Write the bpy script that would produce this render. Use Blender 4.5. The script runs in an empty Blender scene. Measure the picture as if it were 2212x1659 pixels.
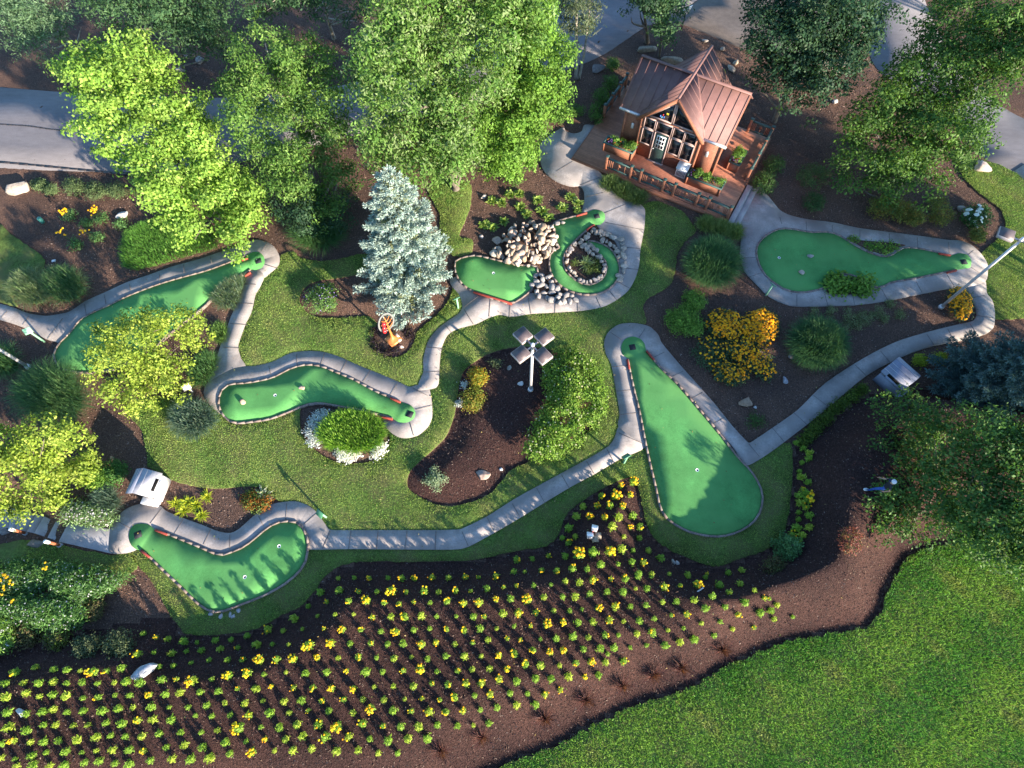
import bpy, bmesh, math, random
import numpy as np
from mathutils import Vector, Matrix
from mathutils.geometry import delaunay_2d_cdt

rng = np.random.default_rng(7)
random.seed(7)
scene = bpy.context.scene
COL = scene.collection
PI = math.pi
SUN_EL, SUN_AZ = math.radians(15.0), math.radians(-43.0)

# ------------------------------------------------------------------ camera geometry
# Photo points are given in a 2212 x 1659 frame; W() drops them on a horizontal plane of the place.
FOC, CX, CY, CAMH = 1278.3, 1106.0, 829.5, 29.0
_n = np.array([11.5, -599.0, -FOC]); _u = -_n / np.linalg.norm(_n)
_y = np.array([0, 1.0, 0]); _wy = _y - (_y @ _u) * _u; _wy /= np.linalg.norm(_wy); _wx = np.cross(_wy, _u)
RC = np.array([_wx, _wy, _u])


def W(px, py, z=0.0):
    d = RC @ np.array([px - CX, -(py - CY), -FOC])
    t = (z - CAMH) / d[2]
    return np.array([d[0] * t, d[1] * t, z])


def WA(pts, z=0.0):
    return np.array([W(p[0], p[1], z)[:2] for p in pts])


def ppm(px, py, z=0.0):
    """photo-frame pixels per metre, seen square on, at that point"""
    c = RC.T @ (W(px, py, z) - np.array([0, 0, CAMH]))
    return FOC / -c[2]


def zc(c, r, pts):
    """points read in enlarged quarter views -> photo frame"""
    return [(553 * c + x * .25, 414.75 * r + y * .25) for x, y in pts]


# ------------------------------------------------------------------ small geometry helpers
def smooth_closed(P, k=5):
    P = np.asarray(P, float); n = len(P); out = []
    for i in range(n):
        a, b, c, d = P[i - 1], P[i], P[(i + 1) % n], P[(i + 2) % n]
        for j in range(k):
            t = j / k
            m1 = .42 * (c - a); m2 = .42 * (d - b)
            L = np.linalg.norm(c - b)
            for m in (m1, m2):
                q = np.linalg.norm(m)
                if q > L: m *= L / q
            h00 = 2*t**3 - 3*t**2 + 1; h10 = t**3 - 2*t**2 + t; h01 = -2*t**3 + 3*t**2; h11 = t**3 - t**2
            out.append(h00 * b + h10 * m1 + h01 * c + h11 * m2)
    return np.array(out)


def smooth_open(P, k=6):
    P = np.asarray(P, float)
    Q = np.vstack([2 * P[0] - P[1], P, 2 * P[-1] - P[-2]])
    out = []
    for i in range(1, len(Q) - 2):
        a, b, c, d = Q[i - 1], Q[i], Q[i + 1], Q[i + 2]
        for j in range(k):
            t = j / k
            out.append(.5 * (2*b + (c - a)*t + (2*a - 5*b + 4*c - d)*t*t + (-a + 3*b - 3*c + d)*t**3))
    out.append(P[-1])
    return np.array(out)


def inside(poly, pts):
    poly = np.asarray(poly); pts = np.asarray(pts)
    res = np.zeros(len(pts), bool)
    lo, hi = poly.min(0), poly.max(0)
    idx = np.where(((pts >= lo) & (pts <= hi)).all(1))[0]
    if len(idx) == 0: return res
    x, y = pts[idx, 0], pts[idx, 1]
    c = np.zeros(len(idx), bool)
    j = len(poly) - 1
    for i in range(len(poly)):
        xi, yi = poly[i]; xj, yj = poly[j]
        if yi != yj:
            m = (yi > y) != (yj > y)
            c ^= m & (x < (xj - xi) * (y - yi) / (yj - yi) + xi)
        j = i
    res[idx] = c
    return res


def dist_line(P, pts, closed=False):
    P = np.asarray(P); D = np.full(len(pts), 1e9)
    n = len(P)
    for i in range(n if closed else n - 1):
        a, b = P[i], P[(i + 1) % n]
        ab = b - a; L = ab @ ab
        if L < 1e-12: continue
        t = np.clip(((pts - a) @ ab) / L, 0, 1)
        q = pts - (a + t[:, None] * ab)
        D = np.minimum(D, (q * q).sum(1))
    return np.sqrt(D)


def ss(t):
    t = np.clip(t, 0, 1)
    return t * t * (3 - 2 * t)


def nrm(v):
    return v / np.maximum(np.linalg.norm(v, axis=-1, keepdims=True), 1e-9)


# ------------------------------------------------------------------ objects
def link(o, parent=None):
    COL.objects.link(o)
    if parent is not None: o.parent = parent
    return o


def tag(o, label=None, cat=None, group=None, kind=None):
    if label: o['label'] = label
    if cat: o['category'] = cat
    if group: o['group'] = group
    if kind: o['kind'] = kind
    return o


def mk(name, V, F, mat, parent=None, col=None, smooth=False, mi=None, loc=None):
    """one mesh object from arrays; F: list of (n,k) int arrays; col: per-face colours"""
    me = bpy.data.meshes.new(name)
    V = np.asarray(V, np.float32)
    F = [np.asarray(f, np.int32) for f in F if len(f)]
    if loc is not None: V = V - np.asarray(loc, np.float32)
    nl = sum(f.size for f in F); nf = sum(len(f) for f in F)
    me.vertices.add(len(V)); me.vertices.foreach_set('co', V.ravel())
    me.loops.add(nl); me.polygons.add(nf)
    me.loops.foreach_set('vertex_index', np.concatenate([f.ravel() for f in F]))
    tot = np.concatenate([np.full(len(f), f.shape[1], np.int32) for f in F])
    st = np.concatenate([[0], np.cumsum(tot)[:-1]]).astype(np.int32)
    me.polygons.foreach_set('loop_start', st)
    me.polygons.foreach_set('loop_total', tot)
    if smooth: me.polygons.foreach_set('use_smooth', np.ones(nf, bool))
    for m in (mat if isinstance(mat, (list, tuple)) else [mat]): me.materials.append(m)
    if mi is not None: me.polygons.foreach_set('material_index', np.asarray(mi, np.int32))
    if col is not None:
        col = np.asarray(col, np.float32)
        a = me.attributes.new('Col', 'FLOAT_COLOR', 'FACE')
        c4 = np.ones((nf, 4), np.float32); c4[:, :3] = np.clip(col, 0, 1)
        a.data.foreach_set('color', c4.ravel())
    me.update(calc_edges=True)
    o = bpy.data.objects.new(name, me)
    if loc is not None: o.location = loc
    return link(o, parent)


class MB:
    """collects shapes into ONE mesh"""
    def __init__(s): s.V = []; s.F = []; s.n = 0; s.M = []
    def add(s, V, F, m=0):
        V = np.asarray(V, float)
        s.V.append(V)
        for f in F: s.F.append([i + s.n for i in f]); s.M.append(m)
        s.n += len(V)
        return s
    def box(s, c, sz, ax=None, ay=None, az=None, m=0):
        """centre c, full sizes sz, axes"""
        ax = np.array([1, 0, 0.]) if ax is None else np.asarray(ax, float)
        az = np.array([0, 0, 1.]) if az is None else np.asarray(az, float)
        ay = np.cross(az, ax) if ay is None else np.asarray(ay, float)
        c = np.asarray(c, float); h = np.array(sz) / 2
        V = [c + ax * x * h[0] + ay * y * h[1] + az * z * h[2] for z in (-1, 1) for x, y in ((-1, -1), (1, -1), (1, 1), (-1, 1))]
        return s.add(V, [(3, 2, 1, 0), (4, 5, 6, 7), (0, 1, 5, 4), (1, 2, 6, 5), (2, 3, 7, 6), (3, 0, 4, 7)], m)
    def bar(s, a, b, w, h, m=0, up=(0, 0, 1)):
        a = np.asarray(a, float); b = np.asarray(b, float)
        ax = b - a; L = np.linalg.norm(ax); ax = ax / L
        up = np.asarray(up, float); ay = np.cross(up, ax)
        if np.linalg.norm(ay) < 1e-4: ay = np.cross([1, 0, 0.], ax)
        ay /= np.linalg.norm(ay); az = np.cross(ax, ay)
        return s.box((a + b) / 2, (L, w, h), ax, ay, az, m)
    def tube(s, P, R, n=8, m=0, cap=True):
        P = np.asarray(P, float); R = np.broadcast_to(R, (len(P),))
        V = []; F = []
        for i, p in enumerate(P):
            d = P[min(i + 1, len(P) - 1)] - P[max(i - 1, 0)]
            d = d / max(np.linalg.norm(d), 1e-9)
            a = np.cross(d, [0, 0, 1.]) if abs(d[2]) < .95 else np.cross(d, [1., 0, 0])
            a /= np.linalg.norm(a); b = np.cross(d, a)
            for k in range(n):
                t = 2 * PI * k / n
                V.append(p + R[i] * (math.cos(t) * a + math.sin(t) * b))
        for i in range(len(P) - 1):
            for k in range(n):
                F.append((i*n + k, i*n + (k+1) % n, (i+1)*n + (k+1) % n, (i+1)*n + k))
        if cap:
            F.append(tuple(range(n - 1, -1, -1))); F.append(tuple((len(P)-1)*n + k for k in range(n)))
        return s.add(V, F, m)
    def ball(s, c, r, m=0, sc=(1, 1, 1), seg=8, rings=5):
        V = [np.array(c) + np.array([0, 0, r * sc[2]])]; F = []
        for i in range(1, rings):
            t = PI * i / rings
            for k in range(seg):
                p = 2 * PI * k / seg
                V.append(np.array(c) + r * np.array([sc[0] * math.sin(t) * math.cos(p), sc[1] * math.sin(t) * math.sin(p), sc[2] * math.cos(t)]))
        V.append(np.array(c) - np.array([0, 0, r * sc[2]]))
        for k in range(seg): F.append((0, 1 + k, 1 + (k+1) % seg))
        for i in range(rings - 2):
            for k in range(seg):
                a = 1 + i*seg + k; b = 1 + i*seg + (k+1) % seg
                F.append((a, a + seg, b + seg, b))
        e = len(V) - 1; o = 1 + (rings-2)*seg
        for k in range(seg): F.append((e, o + (k+1) % seg, o + k))
        return s.add(V, F, m)
    def prism(s, poly, d, m=0):
        """planar 3-D polygon extruded along vector d"""
        A = np.asarray(poly, float); n = len(A)
        V = np.vstack([A, A + np.asarray(d, float)])
        F = [tuple(range(n - 1, -1, -1)), tuple(range(n, 2 * n))] + [(i, (i+1) % n, n + (i+1) % n, n + i) for i in range(n)]
        return s.add(V, F, m)
    def build(s, name, mat, parent=None, smooth=False, bevel=0, loc=None):
        V = np.vstack(s.V); bk = {}
        for f, m in zip(s.F, s.M): bk.setdefault(len(f), []).append((f, m))
        F = []; M = []
        for k in bk:
            F.append(np.array([f for f, _ in bk[k]])); M += [m for _, m in bk[k]]
        o = mk(name, V, F, mat, parent, mi=M if isinstance(mat, (list, tuple)) else None, smooth=smooth, loc=loc)
        if bevel:
            b = o.modifiers.new('b', 'BEVEL'); b.width = bevel; b.segments = 1; b.limit_method = 'ANGLE'
        return o


def empty(name, loc, label=None, cat=None, group=None):
    o = bpy.data.objects.new(name, None); o.location = loc; o.empty_display_size = .2
    link(o); return tag(o, label, cat, group)


def child(o, root):
    """parent a mesh built in world coordinates under its thing without moving it"""
    o.parent = root
    o.matrix_parent_inverse = Matrix.Translation(Vector(root.location)).inverted()
    return o


# ------------------------------------------------------------------ materials
MATS = {}


def nodes(name):
    m = bpy.data.materials.new(name); m.use_nodes = True
    nt = m.node_tree; nt.nodes.clear()
    out = nt.nodes.new('ShaderNodeOutputMaterial')
    MATS[name] = m
    return m, nt, out


def N(nt, t, **kw):
    n = nt.nodes.new(t)
    for k, v in kw.items():
        if k in n.inputs.keys(): n.inputs[k].default_value = v
        else: setattr(n, k, v)
    return n


def ramp(nt, fac, stops):
    r = nt.nodes.new('ShaderNodeValToRGB')
    while len(r.color_ramp.elements) < len(stops): r.color_ramp.elements.new(.5)
    for e, (p, c) in zip(r.color_ramp.elements, stops): e.position = p; e.color = (*c, 1)
    nt.links.new(fac, r.inputs[0]); return r.outputs[0]


def mixc(nt, fac, a, b, mode='MIX'):
    m = nt.nodes.new('ShaderNodeMix'); m.data_type = 'RGBA'; m.blend_type = mode
    for sock, v in ((m.inputs[0], fac), (m.inputs[6], a), (m.inputs[7], b)):
        if hasattr(v, 'is_linked') or isinstance(v, bpy.types.NodeSocket): nt.links.new(v, sock)
        elif isinstance(v, (int, float)): sock.default_value = v
        else: sock.default_value = (*v, 1)
    return m.outputs[2]


def surf(name, base, rough=.8, spec=.3, noise=((12, .25),), bump=(), metal=0., detail=6, tint=None, stretch=None):
    """plain procedural surface: base colour varied by noises, bump by noises (scale, strength, distance)"""
    m, nt, out = nodes(name); L = nt.links.new
    tc = N(nt, 'ShaderNodeTexCoord'); vec = tc.outputs['Object']
    if stretch:
        mp = N(nt, 'ShaderNodeMapping'); mp.inputs['Scale'].default_value = stretch; L(vec, mp.inputs[0]); vec = mp.outputs[0]
    c = None
    for sc, amt in noise:
        n = N(nt, 'ShaderNodeTexNoise', Scale=sc, Detail=detail); L(vec, n.inputs['Vector'])
        b = base if c is None else c
        lo = 1 - amt; hi = 1 + amt
        r = ramp(nt, n.outputs[0], [(.3, (lo, lo, lo)), (.7, (hi, hi, hi))])
        c = mixc(nt, 1., b, r, 'MULTIPLY')
    if tint:
        n = N(nt, 'ShaderNodeTexNoise', Scale=tint[0], Detail=3.); L(vec, n.inputs['Vector'])
        f = ramp(nt, n.outputs[0], [(.42, (0, 0, 0)), (.65, (1, 1, 1))])
        c = mixc(nt, f, c if c is not None else base, tint[1])
    p = N(nt, 'ShaderNodeBsdfPrincipled', Roughness=rough, Metallic=metal); p.inputs['Specular IOR Level'].default_value = spec
    if c is None: p.inputs['Base Color'].default_value = (*base, 1)
    else: L(c, p.inputs['Base Color'])
    prev = None
    for sc, st, ds in bump:
        n = N(nt, 'ShaderNodeTexNoise', Scale=sc, Detail=6.); L(vec, n.inputs['Vector'])
        b = N(nt, 'ShaderNodeBump', Strength=st, Distance=ds); L(n.outputs[0], b.inputs['Height'])
        if prev is not None: L(prev, b.inputs['Normal'])
        prev = b.outputs[0]
    if prev is not None: L(prev, p.inputs['Normal'])
    L(p.outputs[0], out.inputs[0]); return m


def attr_mat(name, rough=.55, spec=.3, trans=.0, bump=None):
    """colour of each face from its own attribute (each leaf, brick or blade has its colour)"""
    m, nt, out = nodes(name); L = nt.links.new
    a = N(nt, 'ShaderNodeAttribute', attribute_name='Col')
    p = N(nt, 'ShaderNodeBsdfPrincipled', Roughness=rough); p.inputs['Specular IOR Level'].default_value = spec
    L(a.outputs['Color'], p.inputs['Base Color'])
    if bump:
        tc = N(nt, 'ShaderNodeTexCoord')
        n = N(nt, 'ShaderNodeTexNoise', Scale=bump[0], Detail=5.); L(tc.outputs['Object'], n.inputs['Vector'])
        b = N(nt, 'ShaderNodeBump', Strength=bump[1], Distance=bump[2]); L(n.outputs[0], b.inputs['Height']); L(b.outputs[0], p.inputs['Normal'])
        r = ramp(nt, n.outputs[0], [(.3, (.7, .7, .7)), (.7, (1.2, 1.2, 1.2))])
        L(mixc(nt, 1., a.outputs['Color'], r, 'MULTIPLY'), p.inputs['Base Color'])
    if trans:
        t = N(nt, 'ShaderNodeBsdfTranslucent')
        g = mixc(nt, 1., a.outputs['Color'], (1.25, 1.3, .6), 'MULTIPLY'); L(g, t.inputs[0])
        x = N(nt, 'ShaderNodeMixShader'); x.inputs[0].default_value = trans
        L(p.outputs[0], x.inputs[1]); L(t.outputs[0], x.inputs[2]); L(x.outputs[0], out.inputs[0])
    else: L(p.outputs[0], out.inputs[0])
    return m


M_LEAF = attr_mat('leaf', .55, .18, .36)
M_NEEDLE = attr_mat('needle', .6, .25, .15)
M_BLADE = attr_mat('grass_blade', .6, .25, .3)
M_BRICK = attr_mat('brick', .85, .2, 0, (18, .5, .01))
M_PETAL = attr_mat('petal', .6, .2, .25)
M_CHIP = attr_mat('bark_chip', .9, .15)


def mulch_material(name='mulch', k=1., tint=(1, 1, 1)):
    m, nt, out = nodes(name); L = nt.links.new
    tc = N(nt, 'ShaderNodeTexCoord'); v = tc.outputs['Object']
    n1 = N(nt, 'ShaderNodeTexNoise', Scale=.35, Detail=5.); L(v, n1.inputs['Vector'])
    n2 = N(nt, 'ShaderNodeTexNoise', Scale=14., Detail=8., Roughness=.7); L(v, n2.inputs['Vector'])
    vo = N(nt, 'ShaderNodeTexVoronoi', Scale=22.); L(v, vo.inputs['Vector'])
    c1 = ramp(nt, n1.outputs[0], [(.35, tuple(k*a*b for a, b in zip((.095, .062, .050), tint))), (.65, tuple(k*a*b for a, b in zip((.150, .092, .068), tint)))])
    c2 = ramp(nt, n2.outputs[0], [(.28, (.35, .33, .33)), (.5, (.9, .88, .88)), (.72, (1.7, 1.6, 1.55))])
    c3 = ramp(nt, vo.outputs['Color'], [(0, (.7, .7, .7)), (1, (1.3, 1.25, 1.2))])
    c = mixc(nt, 1., mixc(nt, 1., c1, c2, 'MULTIPLY'), c3, 'MULTIPLY')
    p = N(nt, 'ShaderNodeBsdfPrincipled', Roughness=.95); p.inputs['Specular IOR Level'].default_value = .1
    L(c, p.inputs['Base Color'])
    b = N(nt, 'ShaderNodeBump', Strength=1., Distance=.09); L(n2.outputs[0], b.inputs['Height'])
    b2 = N(nt, 'ShaderNodeBump', Strength=.6, Distance=.04); L(vo.outputs[0], b2.inputs['Height']); L(b.outputs[0], b2.inputs['Normal'])
    L(b2.outputs[0], p.inputs['Normal']); L(p.outputs[0], out.inputs[0]); return m


M_MULCH = mulch_material()
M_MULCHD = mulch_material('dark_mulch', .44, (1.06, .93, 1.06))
M_SOIL = surf('lawn_soil', (.085, .125, .03), .95, .1, ((.5, .35), (9, .4)), ((20, .6, .03),), tint=(.8, (.12, .12, .045)))
M_CONC = surf('concrete', (.31, .272, .252), .88, .2, ((.5, .2), (2.2, .17), (9, .13), (60, .28)), ((80, .3, .005),), tint=(.9, (.245, .215, .20)))
M_JOINT = surf('path_joint', (.13, .11, .10), .95, .1)
M_STEP = surf('step_concrete', (.30, .28, .28), .85, .25, ((2, .15), (50, .2)), ((60, .25, .004),))
M_TURF = surf('putting_turf', (.080, .25, .072), .9, .15, ((.4, .24), (1.7, .13), (11, .10), (90, .38)), ((160, .5, .005),), tint=(.35, (.10, .275, .084)))
M_MAT = surf('tee_rubber', (.022, .022, .026), .7, .3, ((30, .3),), ((120, .4, .003),))
M_RED = surf('red_paint', (.27, .045, .03), .75, .35, ((9, .25),), ((30, .3, .004),))
M_WHITE = surf('white_plastic', (.8, .8, .79), .35, .5, ((6, .04),))
M_DARK = surf('dark_hole', (.008, .008, .008), .9, .1)
M_ASPH = surf('asphalt', (.17, .155, .16), .92, .25, ((.35, .16), (4, .1), (70, .3)), ((120, .4, .005),), stretch=(.35, 1, 1))
M_ASPH2 = surf('parking_asphalt', (.14, .115, .10), .92, .2, ((.3, .22), (3, .12), (60, .3)), ((110, .4, .006),))
M_NEARBLACK = surf('near_black', (.03, .026, .03), .7, .3)
M_BARK = surf('bark', (.15, .125, .10), .95, .15, ((3, .3), (25, .35)), ((20, .8, .03),), stretch=(1, 1, .25))
M_BARKPALE = surf('pale_bark', (.27, .24, .20), .9, .15, ((4, .35), (20, .25)), ((24, .6, .02),), stretch=(1, 1, .3))
M_STEM = surf('stem', (.07, .085, .03), .9, .15, ((10, .3),))
M_WOOD = surf('stained_wood', (.27, .105, .06), .75, .3, ((3, .15), (40, .18)), ((30, .3, .006),), stretch=(1, 1, 4))
M_RAILCAP = surf('green_cap', (.035, .075, .068), .6, .35, ((8, .2),))
M_METAL = surf('copper_roof_metal', (.185, .098, .088), .65, .3, ((.7, .16), (3, .10), (20, .10)), ((25, .3, .004),))
M_SILVER = surf('galvanised_edge', (.6, .58, .57), .45, .5, ((9, .12),), metal=.4)
M_GLASS = surf('dark_glass', (.010, .012, .016), .12, .3)
M_FRAME = surf('window_frame', (.36, .25, .225), .6, .35, ((7, .08),))
M_DOORG = surf('door_green', (.03, .06, .055), .4, .45, ((6, .12),))
M_PAINTW = surf('white_paint', (.62, .60, .59), .55, .4, ((5, .06), (40, .05)))
M_PLANK = surf('weathered_white_wood', (.44, .42, .44), .7, .3, ((2, .12), (26, .14)), ((30, .3, .004),), stretch=(1, 5, 1))
M_PLANKSHADE = surf('shade_blue_wood', (.20, .215, .28), .6, .35, ((2, .15), (26, .12)), ((30, .3, .004),))  # blue of the huts' shaded faces put into the wood colour
M_LAMPHEAD = surf('bronze_lamp_housing', (.105, .078, .078), .5, .45, ((3, .15), (20, .1)), metal=.2)
M_LAMPEDGE = surf('lamp_rim', (.42, .36, .35), .45, .5, ((8, .1),), metal=.3)
M_POLE = surf('pale_pole_metal', (.56, .53, .53), .45, .45, ((4, .1),), metal=.25)
M_SIGNG = surf('sign_green', (.06, .19, .10), .5, .4, ((6, .12),))
M_SIGNP = surf('sign_post_green', (.20, .40, .26), .5, .4, ((6, .1),))
M_ORANGE = surf('orange_paint', (.58, .19, .05), .45, .45, ((6, .15),), metal=.2)
M_STEEL = surf('ring_steel', (.20, .20, .19), .5, .4, ((6, .1),), metal=.2)
M_BERRY = surf('red_gloss', (.5, .025, .03), .25, .5, ((6, .1),))
M_TAN = surf('tan_hood', (.33, .25, .18), .6, .3, ((20, .15),))
M_UTIL = surf('utility_green', (.035, .17, .14), .5, .4, ((6, .1),))
M_STONE = attr_mat('stone', .9, .2, 0, (7, .7, .03))


def siding_material(name, base, pitch=.13):
    m, nt, out = nodes(name); L = nt.links.new
    tc = N(nt, 'ShaderNodeTexCoord'); s = N(nt, 'ShaderNodeSeparateXYZ'); L(tc.outputs['Object'], s.inputs[0])
    d = N(nt, 'ShaderNodeMath', operation='DIVIDE'); L(s.outputs[2], d.inputs[0]); d.inputs[1].default_value = pitch
    f = N(nt, 'ShaderNodeMath', operation='FRACT'); L(d.outputs[0], f.inputs[0])
    c = ramp(nt, f.outputs[0], [(0., tuple(.35 * b for b in base)), (.1, base), (1., tuple(1.1 * b for b in base))])
    n = N(nt, 'ShaderNodeTexNoise', Scale=8., Detail=5.); L(tc.outputs['Object'], n.inputs['Vector'])
    r = ramp(nt, n.outputs[0], [(.3, (.8, .8, .8)), (.7, (1.15, 1.15, 1.15))])
    p = N(nt, 'ShaderNodeBsdfPrincipled', Roughness=.75); L(mixc(nt, 1., c, r, 'MULTIPLY'), p.inputs['Base Color'])
    b = N(nt, 'ShaderNodeBump', Strength=.9, Distance=.03); L(f.outputs[0], b.inputs['Height']); L(b.outputs[0], p.inputs['Normal'])
    L(p.outputs[0], out.inputs[0]); return m


M_SIDING = siding_material('lap_siding', (.29, .115, .07))


def deck_material(ax):
    """boards running along direction ax (world)"""
    m, nt, out = nodes('deck_boards'); L = nt.links.new
    tc = N(nt, 'ShaderNodeTexCoord')
    dt = N(nt, 'ShaderNodeVectorMath', operation='DOT_PRODUCT'); L(tc.outputs['Object'], dt.inputs[0]); dt.inputs[1].default_value = (-ax[1], ax[0], 0)
    d = N(nt, 'ShaderNodeMath', operation='DIVIDE'); L(dt.outputs['Value'], d.inputs[0]); d.inputs[1].default_value = .14
    f = N(nt, 'ShaderNodeMath', operation='FRACT'); L(d.outputs[0], f.inputs[0])
    fl = N(nt, 'ShaderNodeMath', operation='FLOOR'); L(d.outputs[0], fl.inputs[0])
    wn = N(nt, 'ShaderNodeTexWhiteNoise', noise_dimensions='1D'); L(fl.outputs[0], wn.inputs['W'])
    c = ramp(nt, wn.outputs[0], [(0, (.22, .075, .042)), (1, (.30, .112, .065))])
    g = ramp(nt, f.outputs[0], [(0, (.2, .2, .2)), (.08, (1, 1, 1)), (.95, (1, 1, 1)), (1, (.3, .3, .3))])
    n = N(nt, 'ShaderNodeTexNoise', Scale=5., Detail=6.); L(tc.outputs['Object'], n.inputs['Vector'])
    r = ramp(nt, n.outputs[0], [(.3, (.78, .78, .78)), (.7, (1.18, 1.18, 1.18))])
    p = N(nt, 'ShaderNodeBsdfPrincipled', Roughness=.6)
    L(mixc(nt, 1., mixc(nt, 1., c, g, 'MULTIPLY'), r, 'MULTIPLY'), p.inputs['Base Color'])
    L(p.outputs[0], out.inputs[0]); return m

# ------------------------------------------------------------------ traced ground plan (photo frame)
MB_N = [(-260, 1450), (-100, 1420), (0, 1400), (150, 1370), (290, 1345), (362, 1330), (390, 1372), (425, 1378), (500, 1374), (555, 1363), (617, 1332), (650, 1316), (682, 1283), (707, 1249), (735, 1228), (778, 1218), (903, 1217), (1028, 1212), (1108, 1195), (1178, 1185), (1209, 1159), (1222, 1125), (1240, 1102), (1283, 1070), (1328, 1048), (1356, 1036), (1366, 1038), (1375, 1056), (1382, 1088), (1389, 1126), (1402, 1157), (1428, 1182), (1480, 1208), (1530, 1226), (1569, 1223), (1608, 1208), (1653, 1193), (1695, 1157), (1711, 1080), (1716, 1004), (1726, 965), (1790, 915), (1870, 860), (1960, 840), (2090, 850), (2230, 860)]
MB_S = [(2300, 1100), (2212, 1130), (2100, 1160), (2009, 1180), (1959, 1200), (1924, 1250), (1909, 1282), (1896, 1322), (1871, 1350), (1821, 1362), (1721, 1377), (1659, 1397), (1581, 1430), (1518, 1465), (1481, 1485), (1381, 1517), (1318, 1545), (1251, 1575), (1206, 1605), (1106, 1642), (1000, 1690), (800, 1780), (-260, 1830)]
BED_SPRUCE = [(648, 652), (653, 632), (670, 615), (693, 607), (715, 605), (753, 599), (788, 590), (840, 580), (900, 575), (950, 590), (978, 612), (973, 640), (965, 657), (943, 682), (903, 717), (895, 740), (880, 762), (853, 773), (823, 765), (808, 742), (810, 712), (815, 700), (798, 685), (765, 686), (728, 688), (683, 686), (660, 672)]
BED_LAMP = [(993, 827), (1003, 802), (1023, 785), (1053, 767), (1090, 755), (1140, 750), (1200, 760), (1262, 790), (1290, 850), (1283, 915), (1240, 960), (1190, 982), (1156, 992), (1131, 1004), (1103, 1017), (1065, 1062), (1028, 1082), (978, 1094), (938, 1089), (903, 1072), (881, 1052), (885, 1022), (908, 997), (940, 969), (965, 942), (980, 904), (985, 879)]
BED_MOUND = [(653, 876), (650, 924), (663, 952), (693, 982), (728, 999), (765, 1002), (803, 997), (830, 979), (843, 950), (834, 920), (828, 903), (803, 897), (760, 887), (693, 874)]

L1 = [(607, 555), (620, 547), (638, 546), (645, 555), (663, 562), (693, 565), (728, 562), (778, 551), (830, 553), (870, 570), (930, 585), (985, 620), (1003, 650), (999, 665), (990, 684), (965, 701), (947, 719), (930, 744), (920, 779), (920, 809), (910, 835), (870, 835), (828, 818), (778, 798), (728, 776), (693, 767), (660, 766), (628, 771), (590, 789), (553, 798), (526, 796), (517, 777), (511, 752), (515, 735), (527, 702), (540, 675), (548, 640), (558, 622), (565, 602), (580, 592), (600, 572)]
L2 = [(925, 415), (940, 398), (963, 390), (998, 390), (1018, 403), (1016, 447), (1003, 485), (993, 512), (1021, 520), (1018, 548), (990, 556), (960, 540), (950, 490), (950, 465)]
L3 = [(275, 887), (307, 930), (315, 960), (320, 992), (322, 1010), (370, 1037), (425, 1052), (462, 1056), (553, 1052), (585, 1062), (598, 1080), (650, 1100), (690, 1150), (720, 1165), (990, 1165), (1106, 1105), (1320, 990), (1380, 960), (1350, 850), (1330, 780), (1330, 710), (1393, 702), (1388, 667), (1398, 647), (1426, 632), (1448, 615), (1458, 585), (1463, 550), (1481, 522), (1503, 502), (1496, 487), (1476, 460), (1443, 445), (1416, 436), (1388, 445), (1385, 470), (1380, 540), (1350, 620), (1250, 660), (1106, 676), (1050, 680), (990, 705), (960, 728), (945, 760), (940, 820), (925, 845), (925, 900), (880, 935), (840, 920), (810, 895), (720, 870), (640, 880), (560, 903), (510, 907), (487, 896), (440, 872), (400, 860), (340, 860)]
L4 = [(290, 1190), (325, 1250), (362, 1314), (382, 1344), (400, 1367), (425, 1372), (500, 1368), (553, 1358), (615, 1327), (648, 1312), (678, 1280), (704, 1245), (733, 1224), (778, 1214), (903, 1214), (1028, 1209), (1106, 1192), (1176, 1182), (1206, 1157), (1218, 1122), (1236, 1099), (1281, 1067), (1326, 1044), (1356, 1032), (1368, 1033), (1378, 1054), (1386, 1087), (1393, 1124), (1406, 1154), (1431, 1179), (1481, 1204), (1531, 1222), (1568, 1219), (1606, 1204), (1650, 1190), (1691, 1154), (1706, 1079), (1711, 1004), (1703, 957), (1640, 985), (1600, 1005), (1500, 1000), (1393, 960), (1340, 985), (1106, 1120), (990, 1180), (670, 1182), (600, 1180)]
L5 = [(-60, 1180), (30, 1162), (130, 1178), (245, 1200), (283, 1190), (300, 1222), (282, 1240), (240, 1235), (100, 1225), (-60, 1215)]
L6 = [(800, 1784), (1000, 1694), (1106, 1646), (1206, 1609), (1251, 1579), (1318, 1549), (1381, 1521), (1481, 1489), (1518, 1469), (1581, 1434), (1659, 1401), (1721, 1381), (1821, 1366), (1873, 1354), (1900, 1324), (1913, 1284), (1928, 1252), (1962, 1203), (2011, 1183), (2100, 1163), (2212, 1133), (2310, 1102), (2700, 1050), (2900, 1500), (2700, 2300), (800, 2300)]
L7 = [(2065, 352), (2100, 345), (2150, 355), (2189, 374), (2320, 440), (2420, 700), (2212, 690), (2140, 687), (2120, 612), (2126, 585), (2117, 552), (2150, 520), (2170, 490), (2160, 455), (2134, 435), (2109, 415), (2080, 385)]
L8 = [(-120, 440), (0, 485), (25, 507), (62, 532), (97, 560), (95, 580), (60, 610), (30, 640), (40, 664), (0, 655), (-120, 630)]

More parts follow.
